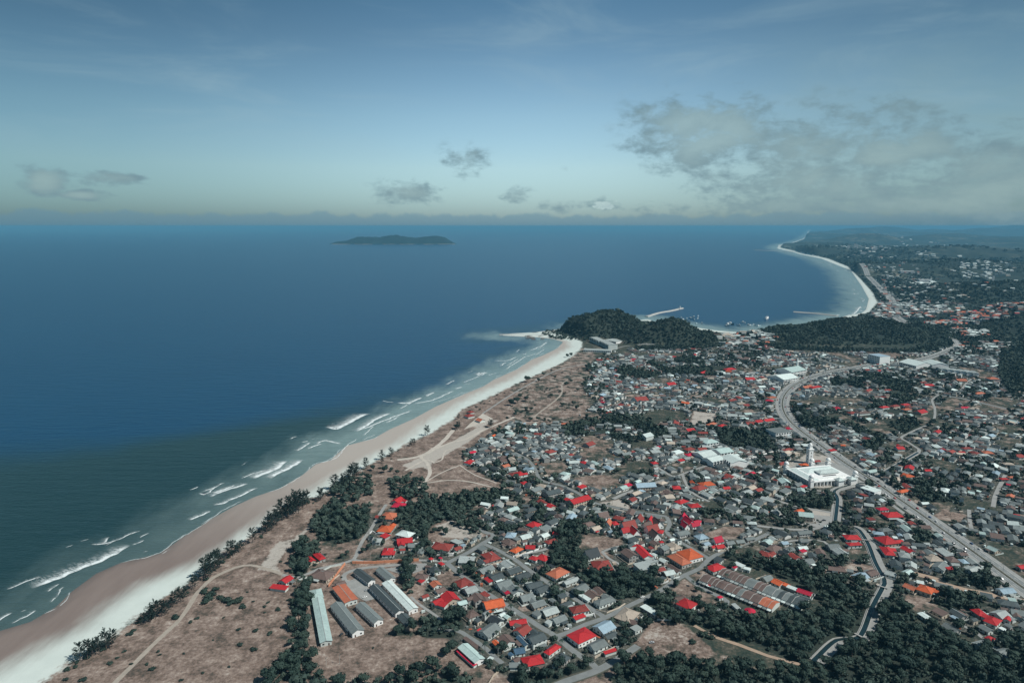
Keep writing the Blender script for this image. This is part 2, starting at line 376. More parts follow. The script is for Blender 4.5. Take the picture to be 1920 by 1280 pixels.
def smooth_line(w, step=6.0):
    """Catmull-Rom resample of a world polyline"""
    w = np.asarray(w); p = np.vstack([2 * w[0] - w[1], w, 2 * w[-1] - w[-2]]); out = []
    for i in range(1, len(p) - 2):
        n = max(2, int(np.linalg.norm(p[i + 1] - p[i]) / step))
        for k in range(n):
            t = k / n; a, b, c, d = p[i - 1], p[i], p[i + 1], p[i + 2]
            out.append(.5 * ((2 * b) + (c - a) * t + (2 * a - 5 * b + 4 * c - d) * t * t + (3 * b - a - 3 * c + d) * t ** 3))
    out.append(p[-2]); return np.array(out)

WOODS = {   # closed outlines of tree cover on the plain (pixels)
 'terrace_wood': [(1330, 1152), (1370, 1152), (1420, 1162), (1470, 1156), (1540, 1142), (1546, 1130), (1500, 1096), (1440, 1072), (1380, 1052), (1352, 1043), (1380, 1036), (1440, 1050), (1500, 1062), (1560, 1082), (1640, 1112), (1636, 1130), (1608, 1188), (1565, 1193), (1520, 1232), (1500, 1243), (1440, 1218), (1390, 1198), (1350, 1185)],
 'canal_wood': [(1668, 1122), (1700, 1126), (1712, 1145), (1716, 1170), (1760, 1186), (1800, 1206), (1840, 1232), (1880, 1262), (1930, 1300), (1540, 1330), (1530, 1256), (1578, 1216), (1622, 1203)],
 'corner_wood': [(1840, 1212), (1930, 1245), (1960, 1330), (1870, 1300)],
 'south_wood': [(1120, 1330), (1150, 1270), (1165, 1245), (1200, 1226), (1260, 1240), (1330, 1244), (1400, 1256), (1450, 1264), (1500, 1250), (1512, 1262), (1540, 1330)],
 'south_wood_b': [(930, 1330), (960, 1275), (1000, 1262), (1060, 1256), (1100, 1240), (1112, 1252), (1060, 1268), (1010, 1295)],
 'south_edge': [(380, 1340), (470, 1290), (540, 1268), (640, 1272), (740, 1278), (760, 1262), (830, 1252), (880, 1268), (870, 1330)],
 'field_strip': [(550, 1108), (588, 1092), (582, 1150), (574, 1182), (588, 1230), (586, 1262), (540, 1280), (500, 1285), (538, 1240), (547, 1180)],
 'beach_grove': [(585, 990), (600, 962), (622, 938), (660, 958), (697, 950), (690, 978), (678, 1008), (640, 1019), (596, 1014)],
 'middle_grove': [(745, 978), (758, 952), (800, 936), (880, 926), (950, 914), (955, 930), (892, 948), (862, 970), (905, 985), (926, 1000), (880, 1000), (836, 972), (806, 990), (800, 1022), (764, 1004)],
 'dune_grove': [(620, 925), (640, 905), (690, 893), (700, 928), (652, 945)],
 'dune_grove_b': [(725, 908), (760, 896), (795, 902), (802, 934), (744, 942)],
 'round_grove': [(546, 1040), (562, 1016), (596, 1018), (598, 1036), (580, 1060), (572, 1086), (544, 1078)],
 'street_grove': [(1028, 1030), (1045, 992), (1082, 985), (1094, 1005), (1080, 1040), (1094, 1062), (1068, 1074), (1048, 1060), (1030, 1056)],
 'hollow': [(1098, 1078), (1140, 1070), (1176, 1082), (1228, 1074), (1228, 1106), (1192, 1122), (1152, 1118), (1122, 1104)],
 'shed_grove': [(1212, 1122), (1250, 1112), (1262, 1128), (1262, 1162), (1240, 1164), (1218, 1140)],
 'school_grove': [(772, 1186), (790, 1162), (826, 1166), (862, 1150), (872, 1176), (850, 1196), (800, 1196)],
 'school_row': [(748, 1060), (768, 1056), (772, 1085), (780, 1112), (764, 1112), (748, 1086)],
 'gully': [(1048, 800), (1130, 784), (1180, 780), (1262, 792), (1262, 814), (1180, 832), (1130, 816), (1060, 818)],
 'east_gully': [(1340, 806), (1440, 810), (1440, 842), (1400, 850), (1352, 832)],
 'north_trees': [(1212, 682), (1290, 664), (1376, 680), (1352, 706), (1250, 702)],
 'north_trees_b': [(1130, 700), (1175, 690), (1240, 702), (1200, 716), (1150, 712)],
 'bend_trees': [(1582, 702), (1640, 700), (1722, 724), (1700, 738), (1600, 728)],
 'bend_trees_b': [(1560, 712), (1590, 705), (1600, 722), (1560, 724)],
 'inner_trees': [(1478, 752), (1498, 756), (1520, 786), (1566, 786), (1622, 806), (1664, 826), (1640, 848), (1560, 816), (1500, 798)],
 'inner_trees_b': [(1600, 740), (1660, 735), (1720, 745), (1700, 760), (1640, 758)],
 'plot_trees': [(1702, 900), (1770, 908), (1802, 940), (1742, 942)],
 'plot_trees_b': [(1480, 935), (1560, 930), (1566, 955), (1500, 950)],
 'plot_trees_c': [(1710, 1004), (1745, 998), (1745, 1020), (1715, 1018)],
 'ring_trees': [(1770, 1084), (1800, 1072), (1830, 1078), (1824, 1096), (1790, 1098)],
 'ring_trees_b': [(1832, 1072), (1860, 1066), (1880, 1090), (1850, 1100), (1830, 1098)],
 'lane_wood': [(1745, 1130), (1770, 1115), (1830, 1120), (1860, 1135), (1800, 1145)],
 'highway_trees': [(1655, 790), (1702, 784), (1735, 800), (1700, 815)],
 'east_wood': [(1884, 640), (1960, 640), (1960, 745), (1888, 732), (1872, 700)],
 'east_wood_b': [(1700, 606), (1790, 612), (1870, 608), (1870, 640), (1812, 660), (1800, 640), (1780, 632)],
 'slope_wood': [(1785, 1180), (1825, 1192), (1862, 1215), (1905, 1240), (1930, 1240), (1930, 1200), (1900, 1185), (1880, 1200)],
 'path_wood': [(1240, 1160), (1300, 1148), (1345, 1158), (1392, 1202), (1350, 1190), (1308, 1170), (1265, 1170)],
 'hill_foot': [(1420, 640), (1490, 650), (1600, 656), (1700, 657), (1775, 640), (1786, 648), (1740, 662), (1640, 662), (1560, 659), (1480, 656), (1425, 650)],
 'hill_foot_b': [(1190, 652), (1260, 650), (1340, 645), (1345, 652), (1262, 656), (1195, 657)],
 'dark_block': [(1640, 760), (1700, 770), (1660, 790), (1600, 775)],
}
FIELDS = {  # open ground without houses or trees
 'left_field': [(87, 1290), (137, 1242), (225, 1185), (262, 1155), (345, 1100), (385, 1067), (425, 1035), (495, 985), (560, 940), (600, 950), (590, 1000), (560, 1015), (545, 1050), (555, 1095), (575, 1110), (600, 1210), (840, 1210), (900, 1260), (700, 1290), (300, 1330)],
 'dunes': [(560, 935), (680, 880), (767, 832), (850, 787), (955, 727), (975, 745), (940, 770), (960, 790), (905, 822), (866, 850), (870, 872), (940, 905), (960, 915), (800, 932), (700, 950), (600, 960)],
 'open_sand': [(752, 872), (785, 858), (812, 842), (850, 826), (872, 812), (905, 796), (915, 803), (880, 828), (845, 848), (812, 868), (806, 884), (792, 876), (770, 880)],
 'open_sand_b': [(872, 800), (900, 782), (938, 788), (905, 800)],
 'track_sand': [(478, 1068), (500, 1040), (520, 1015), (548, 1008), (560, 1000), (575, 985), (590, 985), (560, 1015), (540, 1030), (522, 1060), (534, 1076), (505, 1072)],
 'rough_ground': [(955, 727), (1052, 682), (1090, 652), (1108, 655), (1122, 672), (1098, 690), (1108, 704), (1090, 722), (1102, 742), (1120, 752), (1098, 772), (1060, 790), (1000, 797), (960, 790), (940, 770), (975, 745)],
 'sand_lot': [(810, 985), (850, 972), (900, 988), (918, 1000), (880, 1012), (830, 1008)],
 'tan_lot': [(1120, 942), (1160, 935), (1185, 950), (1170, 962), (1140, 955)],
 'green_plot': [(822, 1078), (850, 1068), (872, 1090), (852, 1098), (825, 1095)],
 'town_plot': [(1078, 1005), (1110, 1000), (1165, 1010), (1170, 1025), (1120, 1032), (1085, 1020)],
 'pond_field': [(1160, 785), (1240, 768), (1280, 772), (1290, 785), (1200, 800)],
 'green_field': [(1170, 820), (1220, 825), (1230, 840), (1190, 842)],
 'brown_lot': [(1320, 1000), (1360, 985), (1400, 990), (1380, 1010), (1340, 1012)],
 'east_lot': [(1575, 1065), (1600, 1052), (1640, 1062), (1636, 1075), (1590, 1072)],
 'kiosk_plot': [(1250, 1110), (1285, 1088), (1310, 1103), (1340, 1118), (1350, 1130), (1330, 1145), (1318, 1128), (1290, 1118)],
 'quarry': [(1190, 1210), (1225, 1160), (1270, 1168), (1300, 1180), (1320, 1200), (1340, 1225), (1290, 1238), (1220, 1225)],
 'mosque_court': [(1470, 870), (1520, 845), (1600, 868), (1605, 900), (1560, 915), (1515, 915), (1465, 885)],
 'school_court': [(575, 1095), (640, 1060), (790, 1048), (800, 1090), (790, 1140), (790, 1180), (700, 1195), (600, 1215)],
 'resort': [(1096, 654), (1106, 642), (1150, 645), (1170, 654), (1140, 662)],
 'depot': [(1684, 674), (1760, 668), (1765, 688), (1690, 691)],
 'lot_c': [(1300, 770), (1345, 775), (1340, 790), (1290, 800)],
 'lot_d': [(1620, 655), (1680, 660), (1700, 670), (1640, 675)],
 'lot_e': [(1560, 960), (1515, 952), (1530, 975), (1560, 978)],
 'lot_f': [(1770, 955), (1815, 965), (1800, 978), (1740, 970)],
}
TOWN = [(850, 850), (905, 822), (960, 792), (1000, 798), (1060, 790), (1098, 772), (1120, 752), (1102, 742), (1090, 722), (1108, 704), (1098, 690), (1122, 672), (1150, 660), (1200, 652), (1260, 650), (1340, 648), (1370, 630), (1400, 628), (1425, 645), (1490, 653), (1560, 657), (1700, 659), (1800, 650), (1990, 640), (2100, 700), (2100, 1250),
        (1990, 1260), (1905, 1235), (1800, 1180), (1720, 1150), (1700, 1125), (1640, 1112), (1560, 1085), (1440, 1052), (1360, 1045), (1330, 1150), (1250, 1165), (1200, 1200), (1130, 1250), (1060, 1262), (950, 1268), (870, 1225), (800, 1160), (770, 1110), (760, 1060), (690, 1045), (690, 960), (760, 1010), (820, 1020), (926, 1002), (870, 965), (960, 925), (970, 915), (880, 900), (860, 865)]

# world raster for occupancy (1.5 m cells)
RX0, RX1, RY0, RY1, RC = -760, 2360, 240, 3000, 1.5
NX, NY = int((RX1 - RX0) / RC), int((RY1 - RY0) / RC)
OCC = np.zeros((NX, NY), np.uint8)        # 1 road/structure, 2 wood, 4 field, 8 town
gx = RX0 + (np.arange(NX) + .5) * RC; gy = RY0 + (np.arange(NY) + .5) * RC
def raster(poly, bit):
    poly = np.asarray(poly)
    i0 = max(0, int((poly[:, 0].min() - RX0) / RC)); i1 = min(NX, int((poly[:, 0].max() - RX0) / RC) + 1)
    j0 = max(0, int((poly[:, 1].min() - RY0) / RC)); j1 = min(NY, int((poly[:, 1].max() - RY0) / RC) + 1)
    if i1 <= i0 or j1 <= j0: return
    X, Y = np.meshgrid(gx[i0:i1], gy[j0:j1], indexing='ij')
    OCC[i0:i1, j0:j1][inside(X, Y, poly)] |= bit
def occ_at(x, y):
    i = int((x - RX0) / RC); j = int((y - RY0) / RC)
    return int(OCC[i, j]) if 0 <= i < NX and 0 <= j < NY else 0
def quad_samples(q, m=3):
    a, b, c, d = q
    for i in range(m + 1):
        for j in range(m + 1):
            s, t = i / m, j / m
            yield (a[0] * (1 - s) * (1 - t) + b[0] * s * (1 - t) + c[0] * s * t + d[0] * (1 - s) * t, a[1] * (1 - s) * (1 - t) + b[1] * s * (1 - t) + c[1] * s * t + d[1] * (1 - s) * t)
def rot_rect(cx, cy, L, Wd, a):
    c, s = math.cos(a), math.sin(a)
    return [(cx + x * c - y * s, cy + x * s + y * c) for x, y in ((-L / 2, -Wd / 2), (L / 2, -Wd / 2), (L / 2, Wd / 2), (-L / 2, Wd / 2))]
MIDW = {k for k, p in WOODS.items() if max(q[1] for q in p) < 960 and 'wood' not in k and 'grove' not in k and 'foot' not in k}
for k, p in WOODS.items():
    raster(PP(p), 2)
    if k in MIDW:                              # town groves are broken by houses and yards
        w = PP(p); i0, i1 = [int((v - RX0) / RC) for v in (w[:, 0].min(), w[:, 0].max())]; j0, j1 = [int((v - RY0) / RC) for v in (w[:, 1].min(), w[:, 1].max())]
        i0, j0, i1, j1 = max(i0, 0), max(j0, 0), min(i1, NX), min(j1, NY)
        X_, Y_ = np.meshgrid(gx[i0:i1], gy[j0:j1], indexing='ij'); OCC[i0:i1, j0:j1][fbm(X_, Y_, 55, 61, 4) < .47] &= 253
for p in FIELDS.values(): raster(PP(p), 4)
raster(PP(TOWN), 8)
def lot_field(X, Y): return sstep(fbm(X, Y, 62, 71, 3), .635, .675)
for i_ in range(0, NX, 260):
    X_, Y_ = np.meshgrid(gx[i_:i_ + 260], gy, indexing='ij'); sub = OCC[i_:i_ + 260]; sub[(lot_field(X_, Y_) > .5) & ((sub & 8) > 0) & (Y_ > 560)] |= 4
def ribbon_poly(w, width):
    t = np.gradient(w, axis=0); t /= np.linalg.norm(t, axis=1)[:, None] + 1e-9
    nrm = np.stack([-t[:, 1], t[:, 0]], 1)
    return w + nrm * width / 2, w - nrm * width / 2
def raster_ribbon(w, width, bit=1):
    l, r = ribbon_poly(w, width)
    for i in range(len(w) - 1): raster([l[i], l[i + 1], r[i + 1], r[i]], bit)
SEGS = []
for nm, pts, wd, mk in ROADS:
    w = smooth_line(PP(pts)); raster_ribbon(w, wd + 1.5)
    for i in range(0, len(w) - 3, 3): SEGS.append((*w[i], *w[i + 3]))
for pts, wd in ((HWY, 27), (HWY2, 20), (CANAL, 15), (CANAL2, 14)):
    w = smooth_line(PP(pts)); raster_ribbon(w, wd)
    for i in range(0, len(w) - 3, 3): SEGS.append((*w[i], *w[i + 3]))
SEG = np.array(SEGS)
def road_angle(x, y):
    mx = (SEG[:, 0] + SEG[:, 2]) / 2; my = (SEG[:, 1] + SEG[:, 3]) / 2
    d = (mx - x) ** 2 + (my - y) ** 2; i = int(d.argmin())
    return math.atan2(SEG[i, 3] - SEG[i, 1], SEG[i, 2] - SEG[i, 0]), math.sqrt(d[i])

# ------------------------------------------------------------------ materials
def mat(name, rough=.8, spec=.25):
    m = bpy.data.materials.new(name); m.use_nodes = True
    n = NT(m.node_tree); b = m.node_tree.nodes['Principled BSDF']
    b.inputs['Roughness'].default_value = rough
    b.inputs['Specular IOR Level'].default_value = spec
    return m, n, b
def pos(n): return n.node('ShaderNodeNewGeometry').outputs['Position']
def simple(name, col, rough=.8, var=.18, scale=.8, spec=.25, objvar=0.0, metal=0):
    m, n, b = mat(name, rough, spec)
    nz = n.noise(pos(n), scale, 5, .6)
    lo = tuple(c * (1 - var) for c in col); hi = tuple(min(1, c * (1 + var)) for c in col)
    c = n.mix(nz, lo, hi)
    if objvar:
        r = n.node('ShaderNodeObjectInfo').outputs['Random']
        k = n.m('ADD', 1 - objvar, n.m('MULTIPLY', r, 2 * objvar))
        cc = n.node('ShaderNodeCombineColor')
        for i in range(3): n.l.new(k, cc.inputs[i])
        c = n.mix(1.0, c, cc.outputs[0], 'MULTIPLY')
    n.l.new(c, b.inputs['Base Color']); b.inputs['Metallic'].default_value = metal
    return m

def ground_material():
    m, n, b = mat('ground', .95, .1)
    p = pos(n)
    big = n.noise(p, .011, 5, .6); mid = n.noise(p, .06, 6, .65); fine = n.noise(p, .35, 5, .7); grit = n.noise(p, 1.6, 3, .7)
    sdv = n.attr('veg_d'); sdd = n.attr('dry_d'); sdw = n.attr('water_d')
    wood = n.attr('wood'); town = n.attr('town'); dry = n.attr('dryness'); pale = n.attr('pale'); far = n.attr('far')
    streak = n.noise(n.mapping(p, (1, .22, 1), rot=(0, 0, -.75)), .09, 5, .6)
    wet = n.mix(streak, (.168, .132, .115), (.25, .205, .18))
    wet = n.mix(n.ss(n.m('ADD', sdw, n.m('MULTIPLY', streak, 12)), 22, -2), wet, (.12, .105, .095))
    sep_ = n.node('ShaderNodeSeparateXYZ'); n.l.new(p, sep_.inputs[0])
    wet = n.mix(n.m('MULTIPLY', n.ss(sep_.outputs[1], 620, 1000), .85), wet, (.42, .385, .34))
    sand = n.mix(mid, (.47, .53, .49), (.62, .68, .63))
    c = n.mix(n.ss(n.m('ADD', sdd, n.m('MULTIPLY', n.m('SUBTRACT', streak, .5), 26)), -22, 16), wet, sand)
    brown = n.ramp(n.m('ADD', n.m('MULTIPLY', mid, .55), n.m('MULTIPLY', fine, .45)), [(.32, (.035, .048, .040)), (.42, (.10, .080, .064)), (.50, (.195, .145, .118)), (.59, (.31, .25, .208)), (.69, (.52, .48, .42))])
    gscrub = n.ramp(n.m('ADD', n.m('MULTIPLY', fine, .6), n.m('MULTIPLY', mid, .4)), [(.34, (.018, .032, .028)), (.47, (.04, .055, .043)), (.56, (.085, .082, .063)), (.68, (.20, .175, .14))])
    veg = n.mix(n.ss(n.m('ADD', dry, n.m('ADD', n.m('MULTIPLY', n.m('SUBTRACT', mid, .5), 1.3), n.m('MULTIPLY', n.m('SUBTRACT', n.noise(p, .022, 5, .65), .5), 1.9))), .3, .62), gscrub, brown)
    veg = n.mix(n.ss(n.m('ADD', pale, n.m('MULTIPLY', n.m('SUBTRACT', n.m('ADD', n.m('MULTIPLY', mid, .6), n.m('MULTIPLY', fine, .4)), .5), 1.5)), .42, .72), veg, n.mix(fine, (.30, .27, .23), (.50, .47, .42)))
    tg = n.ramp(n.m('ADD', n.m('MULTIPLY', fine, .6), n.m('MULTIPLY', grit, .4)), [(.32, (.022, .032, .028)), (.46, (.050, .058, .050)), (.57, (.14, .135, .115)), (.69, (.38, .38, .34))])
    veg = n.mix(n.ss(n.m('ADD', town, n.m('MULTIPLY', n.m('SUBTRACT', mid, .5), .6)), .3, .65), veg, tg)
    veg = n.mix(n.ss(n.m('ADD', wood, n.m('MULTIPLY', n.m('SUBTRACT', fine, .5), .5)), .35, .7), veg, n.mix(fine, (.022, .032, .028), (.05, .062, .048)))
    # far country: forest broken by clearings
    fp = n.mapping(p, (1, .5, 1))
    fb = n.noise(fp, .0022, 6, .6); ff = n.noise(fp, .012, 6, .7)
    farc = n.ramp(n.m('ADD', n.m('MULTIPLY', fb, .5), n.m('MULTIPLY', ff, .5)), [(.40, (.020, .034, .032)), (.53, (.04, .055, .045)), (.59, (.10, .11, .085)), (.68, (.26, .25, .21))])
    veg = n.mix(far, veg, farc)
    edge = n.ss(n.m('ADD', sdv, n.m('MULTIPLY', n.m('SUBTRACT', n.noise(p, .09, 6, .75), .5), 34)), -4, 4)
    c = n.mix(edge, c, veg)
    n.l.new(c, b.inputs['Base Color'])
    bp = n.node('ShaderNodeBump'); bp.inputs['Strength'].default_value = .5; bp.inputs['Distance'].default_value = .5
    n.l.new(n.m('MULTIPLY', fine, edge), bp.inputs['Height']); n.l.new(bp.outputs[0], b.inputs['Normal'])
    return m
def water_material():
    m, n, b = mat('sea', .3, .5)
    p = pos(n)
    a = n.attr('shore'); t = n.attr('turbid')
    warm = n.noise(n.mapping(p, (1, 2.4, 1), rot=(0, 0, -.4)), .0035, 5, .6)
    wv = n.noise(n.mapping(p, (.35, 1.6, 1), rot=(0, 0, .32)), .05, 4, .65)
    wv2 = n.noise(n.mapping(p, (.5, 1.5, 1), rot=(0, 0, .2)), .25, 3, .6)
    deep = n.mix(warm, (.000, .036, .092), (.002, .054, .120))
    green = n.mix(warm, (.006, .030, .032), (.014, .042, .042))
    c = n.mix(n.ss(n.m('ADD', t, n.m('MULTIPLY', n.m('SUBTRACT', warm, .5), .5)), .25, .75), deep, green)
    al = n.attr('along'); sh = n.ss(n.m('ADD', n.m('ADD', a, n.m('MULTIPLY', al, .12)), n.m('MULTIPLY', n.m('SUBTRACT', n.noise(n.mapping(p, (1, .35, 1), rot=(0, 0, -.75)), .02, 5, .65), .5), .9)), .35, 1.1)
    c = n.mix(n.m('MULTIPLY', sh, n.m('ADD', .60, n.m('MULTIPLY', al, .22))), c, n.mix(al, (.12, .175, .165), (.24, .33, .31)))
    c = n.mix(n.m('MULTIPLY', n.ss(wv, .35, .75), .38), c, n.mix(.5, c, (.0, .02, .03)))
    ch = n.noise(n.mapping(p, (.6, 1.7, 1), rot=(0, 0, .25)), .11, 4, .7)
    c = n.mix(n.m('MULTIPLY', n.ss(ch, .5, .8), .16), c, (.10, .19, .24))
    n.l.new(c, b.inputs['Base Color'])
    b.inputs['Roughness'].default_value = .3; b.inputs['IOR'].default_value = 1.33; b.inputs['Specular IOR Level'].default_value = .5
    bp = n.node('ShaderNodeBump'); bp.inputs['Strength'].default_value = .8; bp.inputs['Distance'].default_value = 2.2
    n.l.new(n.m('ADD', wv, n.m('MULTIPLY', wv2, .5)), bp.inputs['Height']); n.l.new(bp.outputs[0], b.inputs['Normal'])
    return m
def foam_material():
    m, n, b = mat('foam', .7, .2)
    n.l.remove(m.node_tree.nodes['Material Output'].inputs[0].links[0])
    v = n.attr('across'); e = n.attr('endfade'); s = n.attr('along')
    cb = n.node('ShaderNodeCombineXYZ'); n.l.new(s, cb.inputs[0]); n.l.new(n.attr('acm'), cb.inputs[1])
    st = n.noise(n.mapping(cb.outputs[0], (1.2, .22, 1)), .55, 5, .7)
    brk = n.noise(n.mapping(cb.outputs[0], (1, .0, 1)), .09, 3, .6)
    crest = n.m('MULTIPLY', n.ss(v, .0, .03), n.ss(n.m('SUBTRACT', n.m('ADD', v, n.m('MULTIPLY', n.m('SUBTRACT', st, .5), .35)), n.m('MULTIPLY', n.noise(n.mapping(cb.outputs[0], (1, 0, 1), loc=(40, 0, 0)), .13, 4, .65), .34)), .07, -.05))
    trail = n.m('MULTIPLY', n.ss(n.m('SUBTRACT', st, n.m('MULTIPLY', v, .24)), .31, .52), n.m('POWER', n.m('SUBTRACT', 1.0, v, clamp=True), 1.2))
    al = n.m('MAXIMUM', n.m('MULTIPLY', crest, n.ss(brk, .36, .50)), n.m('MULTIPLY', trail, n.m('MULTIPLY', n.attr('trail'), .85)))
    al = n.m('MULTIPLY', al, e, clamp=True)
    b.inputs['Base Color'].default_value = (.72, .78, .77, 1)
    tr = n.node('ShaderNodeBsdfTransparent'); mx = n.node('ShaderNodeMixShader')
    n.l.new(al, mx.inputs[0]); n.l.new(tr.outputs[0], mx.inputs[1]); n.l.new(b.outputs[0], mx.inputs[2])
    n.l.new(mx.outputs[0], m.node_tree.nodes['Material Output'].inputs[0])
    return m
def foliage(name, dark, light, var=.35, attr=False):
    m, n, b = mat(name, .75, .2)
    nz = n.noise(pos(n), .55, 3, .7)
    r = n.attr('tone') if attr else n.node('ShaderNodeObjectInfo').outputs['Random']
    c = n.mix(n.m('ADD', n.m('MULTIPLY', nz, .65), n.m('MULTIPLY', r, .42), clamp=True), dark, light)
    n.l.new(c, b.inputs['Base Color'])
    return m
M_GROUND, M_SEA, M_FOAM = ground_material(), water_material(), foam_material()
M_LEAF = foliage('leaf', (.008, .025, .023), (.048, .074, .054))
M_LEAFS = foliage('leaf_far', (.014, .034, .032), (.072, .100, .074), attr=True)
M_FEATHER = foliage('casuarina_leaf', (.012, .026, .025), (.04, .062, .050))
M_BARK = simple('bark', (.10, .08, .065), objvar=.2)
M_ROAD = simple('road_surface', (.20, .215, .21), .9, .32, .2)
M_LANE = simple('lane_surface', (.28, .285, .27), .9, .38, .2)
M_TRACK = simple('track_surface', (.34, .30, .25), .95, .35, .3)
M_DIRT = simple('dirt_surface', (.36, .27, .20), .95, .3, .25)
M_SANDP = simple('sand_surface', (.47, .43, .37), .95, .3, .2)
M_PAINT = simple('road_paint', (.7, .7, .66), .7, .1)
M_CONC = simple('concrete', (.36, .36, .335), .9, .25, .4, objvar=.1)
M_VERGE = simple('verge_surface', (.085, .088, .068), .95, .5, .25)
M_CWATER = simple('canal_water', (.012, .028, .03), .15, .2, .2, spec=.5)
M_WALL = simple('white_wall', (.62, .67, .63), .85, .14, .6, objvar=.18)
M_WALL2 = simple('cream_wall', (.52, .45, .36), .85, .18, .6, objvar=.2)
M_WALL3 = simple('grey_wall', (.34, .34, .32), .85, .2, .6, objvar=.2)
M_WALLO = simple('orange_wall', (.60, .26, .15), .85, .12, .6)
M_WHITE = simple('white_paint', (.80, .81, .78), .6, .06)
M_GLASS = simple('window_glass', (.03, .045, .05), .15, .2, spec=.6)
M_DOOR = simple('door_paint', (.13, .09, .07), .6, .3, objvar=.4)
M_ROCK = simple('rock', (.12, .11, .10), .9, .4, .3)
M_DARK = simple('dark_metal', (.05, .055, .06), .5, .2)
M_TYRE = simple('tyre', (.02, .02, .02), .9, .1)
M_FLOWER = simple('hull_paint', (.25, .35, .38), .5, .2, objvar=.6)
RC_ = {'R': ('bright red', (.42, .022, .026)), 'K': ('crimson', (.46, .014, .045)), 'O': ('orange', (.52, .105, .036)), 'T': ('terracotta', (.40, .125, .068)), 'B': ('brick red', (.24, .045, .036)),
       'N': ('brown', (.135, .095, .082)), 'G': ('grey', (.165, .192, .187)), 'D': ('dark grey', (.062, .080, .083)), 'P': ('pale grey', (.33, .37, .355)), 'W': ('white', (.54, .62, .59)),
       'M': ('pale green', (.40, .52, .49)), 'U': ('dark blue', (.05, .105, .16)), 'L': ('light blue', (.27, .37, .43)), 'A': ('tan', (.42, .36, .29)), 'X': ('charcoal', (.035, .045, .05))}
def roof_mat(name, col, attr=False):
    m, n, b = mat(name, .7, .3)
    tc = n.node('ShaderNodeTexCoord').outputs['Object'] if not attr else pos(n)
    blot = n.noise(tc, .28, 6, .7); strk = n.noise(n.mapping(tc, (2.6, .35, 1)), .9, 4, .65)
    r = n.node('ShaderNodeObjectInfo').outputs['Random']
    base = n.attr('Col', 'Color') if attr else (*col, 1)
    f = n.m('ADD', .40, n.m('MULTIPLY', n.m('ADD', n.m('MULTIPLY', blot, .6), n.m('MULTIPLY', strk, .4)), 1.2))
    if not attr: f = n.m('MULTIPLY', f, n.m('ADD', .86, n.m('MULTIPLY', r, .28)))
    cc = n.node('ShaderNodeCombineColor')
    for i in range(3): n.l.new(f, cc.inputs[i])
    c = n.mix(1.0, base, cc.outputs[0], 'MULTIPLY')
    n.l.new(c, b.inputs['Base Color'])
    w = n.node('ShaderNodeTexWave', wave_type='BANDS', bands_direction='X'); n.l.new(tc, w.inputs[0]); w.inputs['Scale'].default_value = 1.6
    bp = n.node('ShaderNodeBump'); bp.inputs['Strength'].default_value = .35; bp.inputs['Distance'].default_value = .08
    n.l.new(w.outputs[1], bp.inputs['Height']); n.l.new(bp.outputs[0], b.inputs['Normal'])
    return m
M_ROOF = {k: roof_mat('roof_' + v[0].replace(' ', '_'), v[1]) for k, v in RC_.items()}
M_ROOFS = roof_mat('roof_town', None, True)

